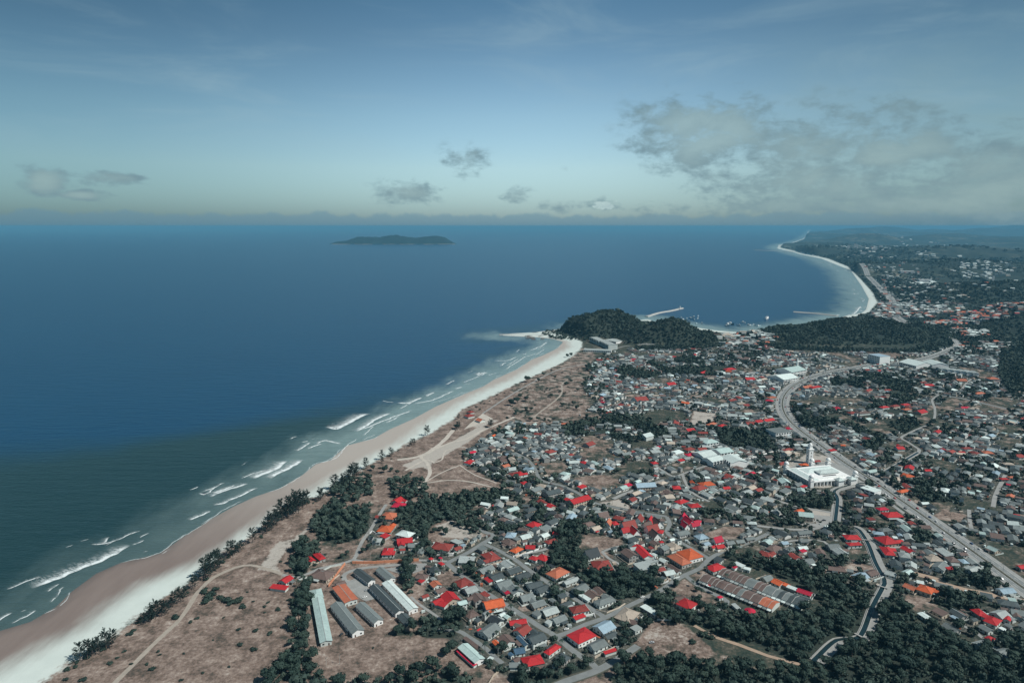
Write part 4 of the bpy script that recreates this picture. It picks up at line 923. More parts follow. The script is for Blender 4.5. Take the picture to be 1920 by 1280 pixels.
def make_house(cx, cy, L, Wd, a, h, typ, col, name='house', wallm=None, label=None, detail=True, cat='house', rs=None, pitch=None, label_desc=None, extra=True, z0=None):
    rs = rs or rnd
    pitch = pitch or {'g': R(24), 'h': R(23), 's': R(9), 'f': 0, 't': R(48)}[typ]
    z0 = G0 + .02 if z0 is None else z0
    root = empty(name, (cx, cy, z0), a)
    wallm = wallm or rs.choice([M_WALL, M_WALL, M_WALL, M_WALL2, M_WALL3])
    V, F = wall_geo(L, Wd, h, typ, pitch); obj('wall', mesh('wall', V, F, wallm), root)
    V, F = roof_geo(L, Wd, h, typ, pitch, oh=.7 if L > 7 else .35); rf = obj('roof', mesh('roof', V, F, M_ROOF[col]), root)
    if typ in 'gth' and L > 8:
        zr = h + (Wd / 2 if typ != 'h' else Wd / 2 + .7) * math.tan(pitch) + .16; V = []; F = []
        ll = L + 1.3 if typ in 'gt' else max(L - Wd, .6)
        box(V, F, 0, 0, zr, ll, .45, .14); obj('ridge_cap', mesh('ridge_cap', V, F, M_ROOF['P'] if (L > 30 or rs.random() < .2) else M_ROOF[col]), rf)
    if typ == 'h' and L > 9:
        w = Wd / 2 + .7; l = L / 2 + .7; zr = h + w * math.tan(pitch) + .2; r = max(l - w, .01)
        for (ex, ey, rx) in ((-l, -w, -r), (l, -w, r), (l, w, r), (-l, w, -r)):
            V = []; F = []; dx, dy = rx - ex, -ey; n = math.hypot(dx, dy); sx, sy = -dy / n * .18, dx / n * .18
            V += [(ex + sx, ey + sy, h + .2), (ex - sx, ey - sy, h + .2), (rx - sx, 0 - sy, zr), (rx + sx, 0 + sy, zr), (ex + sx, ey + sy, h + .3), (ex - sx, ey - sy, h + .3), (rx - sx, -sy, zr + .1), (rx + sx, sy, zr + .1)]
            F += [(4, 5, 6, 7), (0, 1, 5, 4), (1, 2, 6, 5), (3, 0, 4, 7)]
            obj('hip_cap', mesh('hip_cap', V, F, M_ROOF[col]), rf)
    if detail:
        storeys = 2 if h > 5 else 1
        for (nx, ny, ln, dp) in ((0, -1, L, Wd / 2), (0, 1, L, Wd / 2), (1, 0, Wd, L / 2), (-1, 0, Wd, L / 2)):
            wy = nx * math.sin(a) + ny * math.cos(a)
            if wy > .2: continue
            k = max(1, min(9, int(ln / 3.6)))
            dpos = rs.randrange(k)
            for i in range(k):
                off = (i - (k - 1) / 2) * ln / k
                ang = math.atan2(ny, nx) + math.pi / 2
                for s in range(storeys):
                    isd = (i == dpos and s == 0)
                    o = obj('door' if isd else 'window', DOOR if isd else WIN, root)
                    zz = .0 if isd else 1.1 + s * 3.0
                    o.location = (nx * dp + (-ny) * off if nx else off, ny * dp if ny else off, zz)
                    if nx: o.location = (nx * dp, off, zz)
                    o.rotation_euler = (0, 0, ang)
    if extra and typ != 'f' and L > 9 and rs.random() < .75:      # lean-to against one long side
        sd = -1 if math.cos(a) > 0 else 1
        if rs.random() < .3: sd = -sd
        ll = L * rs.uniform(.35, .75); dd = rs.uniform(2.2, 3.6); hh = min(h, 3.1) - .5; c2 = rs.choice('GGPWDNPD' + col)
        ox = rs.uniform(-.5, .5) * (L - ll); V = []; F = []
        y0 = sd * (Wd / 2 + .72); y1 = sd * (Wd / 2 + .72 + dd)
        V += [(ox - ll / 2, y0, hh + .25), (ox + ll / 2, y0, hh + .25), (ox + ll / 2, y1, hh - .25), (ox - ll / 2, y1, hh - .25), (ox - ll / 2, y0, hh + .37), (ox + ll / 2, y0, hh + .37), (ox + ll / 2, y1, hh - .13), (ox - ll / 2, y1, hh - .13)]
        F += [(3, 2, 1, 0), (4, 5, 6, 7), (0, 1, 5, 4), (1, 2, 6, 5), (2, 3, 7, 6), (3, 0, 4, 7)]
        pr = obj('porch_roof', mesh('porch_roof', V, F, M_ROOF[c2]), root)
        for s in (-1, 1):
            V = []; F = []; box(V, F, ox + s * (ll / 2 - .25), y1 - sd * .3, -.3, .25, .25, hh); obj('porch_post', mesh('porch_post', V, F, M_WALL), root)
    if extra and typ in 'gh' and L > 10.5 and Wd > 7 and rs.random() < .45:      # cross wing with its own ridge
        sx = rs.choice((-1, 1)); sy = rs.choice((-1, 1)); wl = Wd * .5 + 2.5; ww_ = min(L * .42, 6.5); hw_ = h - .25
        V, F = wall_geo(wl, ww_, hw_, 'g', pitch); w_ = obj('wing_wall', mesh('wing_wall', V, F, wallm), root); w_.location = (sx * (L / 2 - ww_ / 2 - .4), sy * (Wd / 2 + .9), 0); w_.rotation_euler = (0, 0, math.pi / 2)
        V, F = roof_geo(wl, ww_, hw_, 'g', pitch); w_ = obj('wing_roof', mesh('wing_roof', V, F, M_ROOF[col if rs.random() < .7 else rs.choice('GDPNB')]), root); w_.location = (sx * (L / 2 - ww_ / 2 - .4), sy * (Wd / 2 + .9), .02); w_.rotation_euler = (0, 0, math.pi / 2)
    if extra and L > 8.5 and rs.random() < .55:
        V = []; F = []; ex, ey = L / 2 + rs.uniform(1.6, 3), Wd / 2 + rs.uniform(1.8, 3.4); hh = rs.uniform(1.0, 1.7)
        for sd_ in rs.choice(((0, 2), (1, 2), (1, 3), (0, 2, 1), (0, 3, 1))):
            if sd_ < 2: box(V, F, 0, (1, -1)[sd_] * ey, -.2, 2 * ex + .22, .22, hh + .2)
            else: box(V, F, (1, -1)[sd_ - 2] * ex, 0, -.2, .216, 2 * ey - .1, hh + .19)
        o = obj('yard_wall', mesh('yard_wall', V, F, rs.choice([M_WALL, M_WALL, M_CONC, M_WALL2])), root)
    if extra and rs.random() < .22 and L > 9 and typ == 'f': obj('water_tank', TANK, root).location = (L * .2, Wd * .15, h + .35)
    root['category'] = cat; root['group'] = 'houses of the coastal town' if cat == 'house' else cat + ' group'
    if label: root['label'] = label
    else: want_label(root, label_desc or f'{size_word(L, Wd)} {SHAPE[typ]} {cat} with {RC_[col][0]} roof', cx, cy)
    return root
def abc(a, b, c, h):
    A, B, C = (np.array(P(*p, z=G0 + h)) for p in (a, b, c))
    U = B - A; V = C - B; lu = np.linalg.norm(U) + 1e-6; u = U / lu; V = V - u * (V @ u); lv = np.linalg.norm(V) + 1e-6
    lu2, lv2 = max(lu, 3), max(lv, 3); V = V / lv
    ctr = A + u * lu2 / 2 + V * lv2 / 2
    return ctr, lu2, lv2, math.atan2(u[1], u[0]), math.atan2(V[1], V[0])
# eave corners in the photo: left, near, right; roof colour, roof shape, eave height
HL = """
571 1045 582 1054 591 1049 R g 3.2
586 1039 599 1050 610 1045 R h 3.4
521 1089 536 1093 547 1082 R g 3.6
505 1102 535 1106 538 1099 R s 2.6
578 1081 612 1088 622 1071 N h 3.4
715 1040 734 1040 741 1027 R h 3.4
706 996 732 998 735 986 O h 3.2
711 971 737 974 739 961 T h 3.2
712 1006 722 1009 726 1001 R s 3.0
741 1002 766 1008 771 997 W h 6.0
745 1019 774 1016 776 1006 R g 3.6
732 940 748 943 752 934 R g 3.2
733 950 756 952 758 943 K h 3.2
806 1028 841 1033 843 1019 B h 3.2
901 1039 919 1053 941 1047 B h 3.4
858 1055 888 1056 890 1043 P f 3.4
955 1032 967 1037 985 1030 O h 3.2
985 1028 1003 1029 1013 1022 R g 3.2
991 1047 1005 1051 1012 1045 R h 3.2
1004 1046 1022 1052 1030 1043 R h 3.2
893 1069 906 1076 932 1067 G g 3.6
891 1074 902 1081 908 1078 T s 2.4
914 1080 926 1089 945 1080 D g 3.2
907 1084 917 1092 920 1086 R s 2.8
925 1093 939 1105 961 1094 G g 3.2
945 1068 957 1077 979 1069 D g 3.2
963 1078 974 1087 995 1078 D g 3.2
985 1094 994 1104 1016 1094 D g 3.2
950 1102 962 1114 980 1106 G g 3.2
941 1106 949 1114 956 1111 K s 2.8
971 1117 981 1128 1001 1118 G g 3.2
991 1130 1002 1140 1024 1131 G g 3.2
996 1149 1008 1156 1018 1150 G s 2.8
848 1092 864 1102 891 1094 B h 3.4
866 1103 877 1113 897 1106 P g 3.2
881 1117 891 1129 907 1120 N g 5.4
900 1112 911 1120 916 1114 B s 3.2
903 1127 912 1142 940 1123 O g 5.2
928 1134 934 1142 945 1137 O g 3.4
912 1144 918 1150 928 1148 O s 2.8
807 1128 817 1134 833 1126 R g 3.2
817 1133 833 1138 839 1131 R s 3.0
825 1116 838 1131 862 1122 R g 3.4
813 1106 821 1112 838 1106 N g 3.2
805 1093 813 1101 828 1095 T g 3.2
775 1083 797 1087 812 1079 N h 3.2
782 1089 790 1093 797 1088 R s 2.6
787 1117 793 1122 805 1116 B g 3.0
855 1128 861 1135 876 1129 M g 6.3
868 1150 880 1160 900 1153 N h 3.2
820 1055 828 1060 832 1055 R h 2.8
802 1047 808 1050 812 1046 R h 2.6
821 1045 826 1048 829 1045 K h 2.6
1090 1038 1103 1047 1125 1039 X t 3.6
1107 1052 1116 1070 1145 1058 B h 3.4
1023 1075 1043 1085 1071 1073 T h 3.4
1053 1090 1062 1096 1090 1088 P g 3.2
1070 1104 1086 1112 1106 1101 G g 3.2
1095 1112 1110 1123 1125 1115 N g 3.4
1112 1103 1125 1114 1135 1109 N g 3.2
1083 1114 1102 1126 1108 1123 W s 2.8
1112 1127 1124 1136 1158 1126 G h 3.6
1000 1103 1013 1112 1035 1105 D g 3.2
1011 1143 1024 1155 1049 1146 P g 3.4
1031 1160 1043 1169 1064 1159 G g 3.2
1020 1166 1029 1171 1038 1167 P s 2.8
1048 1132 1056 1138 1075 1131 D g 3.2
1066 1138 1075 1150 1108 1147 B h 3.6
1074 1157 1080 1162 1095 1152 R s 3.0
1151 1157 1180 1168 1205 1150 A h 3.4
1199 1137 1228 1154 1236 1147 W f 3.2
1110 1174 1132 1188 1160 1178 L g 3.6
1163 1034 1180 1046 1197 1040 N g 5.8
1185 1024 1207 1046 1221 1040 R g 4.6
1186 1056 1202 1070 1222 1058 P f 6.0
1205 1046 1218 1056 1232 1049 P f 3.4
1099 1208 1115 1220 1140 1207 G g 3.4
1131 1222 1134 1225 1153 1215 R s 3.0
1130 1191 1140 1198 1158 1189 D g 3.2
985 1194 1000 1207 1025 1195 D g 5.8
961 1182 981 1192 1004 1182 B g 3.4
967 1194 984 1211 995 1207 U g 3.4
961 1215 966 1226 983 1217 U g 3.2
951 1225 958 1231 964 1226 U g 3.0
957 1236 967 1243 980 1238 N g 3.2
976 1233 985 1250 1016 1233 R h 3.8
955 1251 976 1251 979 1243 G s 3.0
1019 1222 1030 1228 1056 1214 R h 3.6
1040 1232 1058 1242 1071 1233 D h 3.2
922 1202 934 1214 943 1211 O g 3.4
933 1196 946 1210 963 1198 N g 3.4
894 1184 916 1195 947 1181 G g 3.6
893 1182 900 1186 905 1180 R s 3.2
953 1163 957 1172 986 1162 R g 3.2
868 1196 895 1216 899 1213 N s 2.6
1232 1026 1246 1032 1257 1027 G g 6.2
1250 1042 1279 1060 1294 1052 T h 4.0
1224 1065 1233 1072 1245 1065 B g 3.4
1240 1071 1250 1079 1264 1072 W g 3.4
1250 1060 1270 1073 1277 1069 N g 3.0
1322 1063 1338 1072 1352 1059 R h 3.4
1373 1056 1391 1064 1399 1060 W f 2.8
1392 1066 1406 1070 1412 1066 W f 2.8
1370 1062 1378 1066 1383 1063 K s 2.6
1424 1082 1438 1090 1450 1084 G g 3.0
1445 1090 1462 1098 1470 1091 O g 3.0
1474 1100 1492 1107 1497 1104 W s 2.8
1493 1108 1520 1117 1526 1111 K g 3.0
1464 1095 1478 1101 1482 1097 O s 2.8
1315 1087 1322 1092 1329 1086 R h 2.9
1325 1096 1331 1099 1335 1095 R h 2.6
1336 1095 1341 1098 1344 1094 R h 2.6
1252 1122 1262 1131 1286 1119 N h 3.4
1343 1118 1349 1122 1355 1118 K h 2.8
1371 1132 1383 1143 1388 1140 P s 2.6
1418 1038 1443 1047 1456 1041 B h 3.2
986 984 1003 990 1015 982 R h 3.2
1020 1014 1028 1020 1045 1013 B h 3.2
1035 1001 1047 1003 1049 998 R g 3.2
1300 1004 1312 1012 1325 1005 L h 5.8
1218 1015 1228 1022 1236 1018 N g 5.4
1234 1014 1238 1018 1243 1014 R h 3.4
1357 1015 1365 1021 1376 1016 G g 3.2
1376 1012 1383 1018 1394 1013 G g 3.2
1394 1008 1402 1013 1414 1008 G g 3.2
1338 1022 1346 1028 1356 1022 R g 3.2
1330 1024 1337 1028 1342 1022 R g 3.2
1579 1002 1587 1011 1611 1007 R h 3.6
1585 1017 1593 1023 1614 1019 R h 3.4
1637 1007 1660 1021 1684 1016 R h 3.8
1648 1024 1660 1040 1675 1035 R h 3.4
1687 1026 1706 1036 1712 1031 R g 3.2
1497 1032 1505 1036 1513 1032 K s 3.0
1492 1024 1500 1030 1513 1026 W g 3.2
1498 967 1526 970 1527 962 M g 6.0
1488 958 1500 962 1508 957 O g 4.0
1692 1098 1713 1107 1722 1102 T g 3.2
1717 1104 1746 1114 1761 1106 O h 4.0
1819 1142 1836 1154 1847 1149 R h 3.4
1843 1163 1868 1173 1880 1163 R h 3.4
1880 1160 1895 1165 1906 1161 R g 3.2
1844 1195 1858 1202 1867 1197 R h 3.2
1867 1193 1876 1198 1885 1193 W h 3.0
1765 1172 1790 1186 1801 1180 G g 3.2
1820 1204 1840 1216 1855 1208 P g 3.2
1862 1218 1882 1230 1895 1222 G g 3.2
1855 1147 1880 1160 1892 1152 P g 3.2
1903 1060 1915 1066 1927 1060 R g 3.2
1848 1026 1866 1034 1874 1030 M g 3.2
1809 1066 1825 1073 1838 1065 P g 3.2
1865 1103 1882 1113 1900 1106 L g 3.2
1888 1108 1895 1112 1903 1108 R s 3.0
1746 1062 1770 1070 1786 1062 G g 3.2
1772 1064 1780 1069 1788 1064 R s 3.2
1732 1042 1745 1052 1758 1043 A h 3.2
1658 1075 1680 1081 1690 1076 P g 3.2
1688 1072 1702 1078 1716 1073 M g 3.2
1594 1078 1614 1088 1628 1080 L g 3.2
1618 1072 1634 1080 1646 1073 N g 3.2
1545 1020 1558 1030 1570 1022 G g 3.2
1560 1030 1574 1040 1584 1032 P g 3.2
1062 938 1076 945 1102 931 R g 6.4
1018 922 1028 928 1050 920 D g 5.6
1188 906 1195 914 1222 902 L g 4.0
1193 814 1212 820 1219 811 W g 6.4
1088 831 1105 836 1116 829 R g 3.6
1017 845 1030 850 1042 842 R h 3.4
960 884 972 892 982 884 R h 3.4
977 878 990 884 1000 877 L g 3.2
975 904 981 908 987 903 R h 3.0
1082 913 1090 916 1096 910 R s 3.2
1170 909 1177 912 1182 907 K s 3.0
1264 940 1276 945 1288 938 R h 3.4
1288 945 1296 952 1316 950 R h 3.4
1307 905 1318 912 1333 903 O h 3.4
1295 914 1310 920 1322 912 B h 3.4
1352 913 1358 917 1365 912 R g 3.2
1277 840 1290 845 1302 838 B h 3.2
1280 850 1290 855 1300 846 K h 3.4
1268 862 1276 865 1283 860 R s 3.0
1217 865 1225 870 1233 865 R h 3.2
1280 803 1290 808 1303 803 R g 3.2
1320 795 1332 798 1340 790 T h 3.2
1342 797 1353 800 1361 795 R h 3.2
1392 791 1402 796 1412 788 R g 3.2
1408 788 1420 792 1426 786 R g 3.2
1424 786 1436 790 1446 782 R g 3.2
1180 745 1195 752 1212 744 B g 3.2
1242 718 1254 722 1262 716 R g 3.2
1186 724 1192 727 1198 724 R h 3.2
1305 699 1318 701 1328 696 R g 3.2
1353 691 1363 694 1374 688 R h 3.4
1391 708 1400 712 1410 706 R g 3.2
1360 749 1370 752 1378 747 R g 3.2
866 866 878 869 892 861 R h 3.2
936 872 946 876 957 870 T g 3.2
951 886 960 892 970 886 O h 3.0
872 771 882 774 888 770 B h 3.2
866 778 878 782 888 776 B h 3.2
888 786 900 790 912 786 T g 3.2
1496 725 1510 728 1522 722 R g 3.4
1512 725 1524 728 1530 720 R h 3.4
1557 762 1568 768 1578 764 K h 3.4
1584 772 1596 776 1606 772 R h 3.4
1600 772 1612 776 1630 770 N h 3.4
1645 762 1655 765 1663 760 R h 3.2
1664 760 1676 763 1684 758 R h 3.4
1685 757 1695 760 1704 756 R h 3.2
1687 766 1697 769 1704 764 T h 3.2
1706 770 1728 775 1736 769 R g 3.4
1616 732 1628 734 1636 729 B g 3.2
1654 730 1660 732 1665 728 B g 3.2
1672 836 1684 842 1695 838 R g 3.4
1745 809 1760 812 1768 807 R g 3.2
1690 877 1712 881 1722 874 R g 3.6
1728 879 1736 883 1741 877 R g 3.2
1684 890 1700 896 1712 889 O h 3.4
1680 920 1690 924 1703 918 O h 3.4
1650 960 1664 970 1678 957 R h 3.4
1641 952 1650 957 1660 951 K h 3.2
1619 881 1632 886 1645 880 M g 3.4
1520 862 1528 866 1538 862 B g 3.2
1462 842 1474 846 1488 840 B h 3.4
1452 868 1464 872 1478 866 R h 3.4
1494 868 1504 874 1514 866 O h 4.0
1484 907 1496 912 1505 906 G g 3.4
1500 912 1506 914 1512 910 R s 3.0
1457 898 1466 906 1478 900 M g 3.2
1798 838 1808 842 1818 836 B h 3.4
1836 844 1846 850 1856 842 T h 3.4
1870 895 1878 899 1886 893 R h 3.2
1885 892 1894 896 1902 890 T h 3.2
1796 762 1804 765 1812 760 K g 3.2
1820 736 1832 739 1842 734 T h 3.4
1844 707 1856 711 1866 706 R h 3.4
1786 710 1796 714 1804 708 R g 3.4
1728 720 1736 723 1744 718 R g 3.2
1550 843 1558 846 1566 841 R s 3.2
1434 744 1444 747 1452 742 T h 3.4
1480 735 1490 738 1500 733 G g 3.4
1600 705 1609 707 1615 703 P g 3.2
"""
SPECIAL = {(1250, 1042): 'brown half of the double roof by the lane corner'}
rh = random.Random(11)
HOUSE_SPECS = []
for line in HL.strip().splitlines():
    t = line.split(); v = list(map(float, t[:6])); HOUSE_SPECS.append((v[0:2], v[2:4], v[4:6], t[6], t[7], float(t[8])))
def place_spec(a, b, c, col, typ, h, **kw):
    ctr, lu, lv, au, av = abc(a, b, c, h)
    if lv > lu: L, Wd, ang = lv, lu, av
    else: L, Wd, ang = lu, lv, au
    raster(rot_rect(ctr[0], ctr[1], L + 2.5, Wd + 2.5, ang), 1)
    if typ == 's':            # slope falls towards the camera
        if math.cos(ang) < 0: ang += math.pi
    oh = 1.0
    return make_house(ctr[0], ctr[1], max(L - oh, 2.6), max(Wd - oh, 2.2), ang, h, typ, col, **kw)
n_house = 0
for (a, b, c, col, typ, h) in HOUSE_SPECS:
    big = typ == 's'
    if b[1] < 900 and col in 'RKO' and rh.random() < .4: col = rh.choice('BTB')
    if b[1] < 900: a, c = [(b[0] + (q[0] - b[0]) * .76, b[1] + (q[1] - b[1]) * .76) for q in (a, c)]
    place_spec(a, b, c, col, typ, h, rs=rh, cat='shelter' if (typ == 's' or h < 2.85) else 'house', name='shelter' if (typ == 's' or h < 2.85) else 'house', extra=not big and b[1] > 850, detail=b[1] > 880 and not big)
    n_house += 1
# named buildings
def named(a, b, c, col, typ, h, name, label, cat, **kw): return place_spec(a, b, c, col, typ, h, name=name, label=label, cat=cat, rs=rh, extra=False, **kw)
named((623, 1101), (646, 1130), (671, 1122), 'T', 'g', 4.5, 'school_hall', 'school hall with flat-pitched orange roof beside the yard', 'hall', pitch=R(7), wallm=M_WALL)
bl = named((585, 1123), (600, 1205), (623, 1200), 'M', 'g', 3.8, 'school_block', 'long school block with streaked pale green metal roof, leftmost', 'school building', pitch=R(14), wallm=M_WALL)
named((580, 1107), (584, 1123), (607, 1120), 'M', 'h', 4.0, 'pavilion', 'square pavilion with white pyramid roof at the school block end', 'pavilion', pitch=R(18))
named((619, 1135), (660, 1188), (682, 1178), 'G', 'g', 4.2, 'school_block', 'long grey school block with white ridge line and white gable', 'school building', wallm=M_WHITE)
named((666, 1135), (701, 1168), (720, 1161), 'G', 'g', 4.2, 'school_block', 'shorter grey school block with pink and white gable end', 'school building', wallm=M_WHITE)
named((692, 1100), (741, 1150), (759, 1144), 'D', 'g', 4.2, 'school_block', 'long dark school block with white gable beside the white roof', 'school building', wallm=M_WHITE)
named((716, 1093), (766, 1145), (783, 1137), 'W', 'g', 4.2, 'school_block', 'long white metal-roofed school block, rightmost of the school', 'school building', wallm=M_WHITE, pitch=R(16))
named((662, 1071), (690, 1092), (707, 1088), 'D', 'g', 4.4, 'school_block', 'dark-roofed school block nearest the orange boundary wall', 'school building', wallm=M_WHITE)
named((704, 1068), (727, 1088), (742, 1082), 'G', 'g', 4.0, 'school_block', 'small grey school block with pale ridge behind the dark one', 'school building', wallm=M_WHITE)
named((744, 1155), (762, 1174), (780, 1167), 'D', 'g', 3.6, 'workshop', 'short dark-roofed workshop below the long dark school block', 'workshop')
named((626, 1094), (634, 1100), (648, 1092), 'N', 'g', 3.2, 'guard_house', 'low brown-roofed guard house above the orange hall', 'outbuilding')
named((858, 1213), (890, 1242), (909, 1233), 'M', 'g', 4.4, 'village_hall', 'pale metal-roofed hall with white gable and red side awning', 'hall', wallm=M_WHITE, pitch=R(18))
named((1062, 1190), (1085, 1207), (1119, 1191), 'R', 'h', 4.2, 'community_hall', 'big bright red hip-roofed hall at the crossroads', 'hall', wallm=M_WHITE, pitch=R(16))
named((1266, 1131), (1293, 1143), (1311, 1132), 'R', 'h', 3.8, 'villa', 'bright red pyramid-roofed villa beside the dirt plot', 'villa', wallm=M_WHITE)
named((1268, 1034), (1292, 1050), (1318, 1042), 'O', 'h', 4.4, 'villa', 'large villa under orange half of the double roof', 'villa', wallm=M_WHITE)
named((1720, 1149), (1743, 1164), (1751, 1160), 'W', 'g', 3.4, 'storage_shed', 'long white-roofed shed at the wood edge', 'shed', pitch=R(8))
named((856, 1220), (888, 1248), (890, 1246), 'K', 's', 2.4, 'red_awning', 'long red awning along the side of the pale hall', 'awning', detail=False)
# temple-like steep roofs
for k, (x, y, c_, s_) in enumerate([(1130, 968, 'N', 12), (1140, 982, 'T', 10), (1153, 982, 'R', 8), (1178, 988, 'B', 16), (1198, 975, 'B', 12), (1190, 998, 'R', 12), (1172, 996, 'R', 9), (1219, 978, 'R', 11), (1232, 982, 'N', 13), (1222, 994, 'B', 14), (1238, 998, 'R', 8), (1228, 1004, 'N', 12), (1213, 986, 'N', 10),
                                    (1281, 972, 'K', 11), (1291, 981, 'K', 14), (1302, 984, 'K', 10), (1310, 979, 'K', 7), (1285, 986, 'K', 9), (1345, 1014, 'K', 10)]):
    cx, cy = P(x, y, G0 + 3); a = R(25 + (k % 3) * 42)
    raster(rot_rect(cx, cy, s_ + 2, s_ * .75 + 2, a), 1)
    make_house(cx, cy, s_, s_ * .72, a, 4.0, 't' if k not in (2, 10, 16) else 'h', c_, rs=rh, wallm=M_WHITE, extra=False)
# terraces: each unit is a house of its own
def terrace(p0, p1, q, n, which, cols):
    A = np.array(P(*p0, z=G0 + 3)); B = np.array(P(*p1, z=G0 + 3)); Q = np.array(P(*q, z=G0 + 3))
    u = (B - A); L = np.linalg.norm(u); u /= L; v = np.array([-u[1], u[0]]); dep = abs((Q - A) @ v); v *= np.sign((Q - A) @ v)
    w = L / n; ang = math.atan2(u[1], u[0])
    raster([A, B, B + v * dep, A + v * dep], 1)
    for i in range(n):
        c = A + u * (i + .5) * w + v * dep / 2
        root = empty('terraced_house', (c[0], c[1], G0 + .02), ang)
        hgt = 3.3 + (i % 3) * .12
        V, F = wall_geo(w - .05, dep - 1, hgt, 'g', R(15)); obj('wall', mesh('wall', V, F, M_WALL), root)
        V, F = roof_geo(w - .06, dep - 1, hgt, 'g', R(15), oh=0.0); obj('roof', mesh('roof', V, F, M_ROOF[cols[min(i, len(cols) - 1)]]), root)
        if i % 2 == 0 or rh.random() < .3:
            V = []; F = []; hd = (dep - 1) / 2
            for x_ in (-w / 2 - .16, -w / 2 + .16):
                for y_, z_ in ((-hd - .1, 2.2), (hd + .1, 2.2), (hd + .1, hgt + .5), (0, hgt + .5 + hd * math.tan(R(15))), (-hd - .1, hgt + .5)): V.append((x_, y_, z_))
            F += [(0, 1, 2, 3, 4)[::-1], (5, 6, 7, 8, 9)] + [(i_, (i_ + 1) % 5, (i_ + 1) % 5 + 5, i_ + 5) for i_ in range(5)]
            obj('party_wall', mesh('party_wall', V, F, M_WALL3), root)
        if which[0] == 'u':
            V = []; F = []; box(V, F, 0, -.6, hgt + .9, w * .62, 2.2, .5); obj('roof_well', mesh('roof_well', V, F, M_DARK), root)
        sg = -1 if (v @ np.array([0, 1])) > 0 else 1
        V = []; F = []; d_ = (dep - 1) / 2; y0, y1 = sg * (d_ + .1) * 1.0, sg * (d_ + 3.0)
        y0, y1 = -abs(y0), -abs(y1)
        if math.cos(ang) < 0: y0, y1 = -y0, -y1
        V += [(-w / 2 + .3, y0, 2.9), (w / 2 - .3, y0, 2.9), (w / 2 - .3, y1, 2.5), (-w / 2 + .3, y1, 2.5), (-w / 2 + .3, y0, 3.0), (w / 2 - .3, y0, 3.0), (w / 2 - .3, y1, 2.6), (-w / 2 + .3, y1, 2.6)]
        F += [(3, 2, 1, 0), (4, 5, 6, 7), (0, 1, 5, 4), (1, 2, 6, 5), (2, 3, 7, 6), (3, 0, 4, 7)]
        obj('porch_roof', mesh('porch_roof', V, F, M_ROOF[rh.choice('PPWGGNP')]), root)
        for s, me in ((-.22, WIN), (.22, DOOR)):
            o = obj(me.name.split('.')[0], me, root); o.location = (s * w, (y0 > 0) * 2 * d_ - d_, 1.0 if me is WIN else 0); o.rotation_euler = (0, 0, 0 if y0 < 0 else math.pi)
        root['category'] = 'terraced house'; root['group'] = 'terraced houses in two parallel rows'
        root['label'] = f'terraced house with {RC_[cols[min(i, len(cols) - 1)]][0]} roof, {ORD[i].strip() or "first"} from the left in the {which} row'
terrace((1345, 1077), (1502, 1139), (1354, 1062), 18, 'upper terrace', 'NNNNNNGGNNGGGDGDDDG')
terrace((1310, 1088), (1447, 1143), (1327, 1076), 17, 'lower terrace', 'NNNNNNNNNGNNNNTTT')

# ------------------------------------------------------------------ town fill
def try_fill(x, y, rs, need_town=True):
    o = occ_at(x, y)
    if need_town and not (o & 8): return None
    if o & 7: return None
    ra, rd = road_angle(x, y)
    if rd > 60: ra = ra * .35 + R(-35) * .65 + R(12) * math.sin(x / 70 + y / 110)
    a = ra + rs.gauss(0, R(3.5)) + (math.pi / 2 if rs.random() < .3 else 0)
    if rd < 2: return None
    for L, Wd in ((rs.uniform(10.5, 16), rs.uniform(7.5, 10)), (rs.uniform(8.5, 11.5), rs.uniform(6.5, 8.5)), (rs.uniform(6.5, 8.5), rs.uniform(5, 7)), (5.2, 4.2)):
        q = rot_rect(x, y, L + 1.3, Wd + 1.3, a)
        if all(not (occ_at(*p) & 7) for p in quad_samples(q, 4)): return (x, y, L, Wd, a)
    return None
rf = random.Random(5); FILL = []
cand = []
for i in range(52000):
    # even over the plain
    x = rf.uniform(-120, 1750); y = rf.uniform(430, 2100)
    cand.append((x, y))
# dense rows first: lattice in the street frame
ang0 = road_angle(*P(1050, 1103))[0]
lat = []
c0, s0 = math.cos(ang0), math.sin(ang0)
for i in range(-175, 220):
    for j in range(-170, 240):
        x = i * 12.0; y = j * 10.6; X = x * c0 - y * s0 + 400; Y = x * s0 + y * c0 + 1000
        lat.append((X + rf.uniform(-1.6, 1.6), Y + rf.uniform(-1.6, 1.6)))
rf.shuffle(lat)
CB = 'GGGGGGGGDDDDDDDDDPPPPNNNNNWWGGAXBLMGDP'
def veg_density(x, y):
    px, py = to_px(x, y, G0)
    d = fbm_s(x, y)
    east = 1 / (1 + math.exp(-(px - 1560) / 90)) * (1 if py < 1010 else .8)
    return d + east * .07 - (.07 if 980 < px < 1330 and 820 < py < 980 else 0)
def fbm_s(x, y): return f1(x, y, 85, 21, 4)
_c = np.array(lat + cand); _c = _c[[bool((occ_at(a, b) & 8) and not (occ_at(a, b) & 7)) for a, b in _c.tolist()]]
def veg_density_v(X, Y):
    fy = Y * math.cos(PITCH) - (G0 - HC) * math.sin(PITCH); px = 960 + FPX * X / fy; py = 640 - FPX * (Y * math.sin(PITCH) + (G0 - HC) * math.cos(PITCH)) / fy
    east = 1 / (1 + np.exp(-(px - 1560) / 90)) * np.where(py < 1010, 1, .8)
    return fbm(X, Y, 85, 21, 4) + east * .07 - .07 * ((px > 980) & (px < 1330) & (py > 820) & (py < 980))
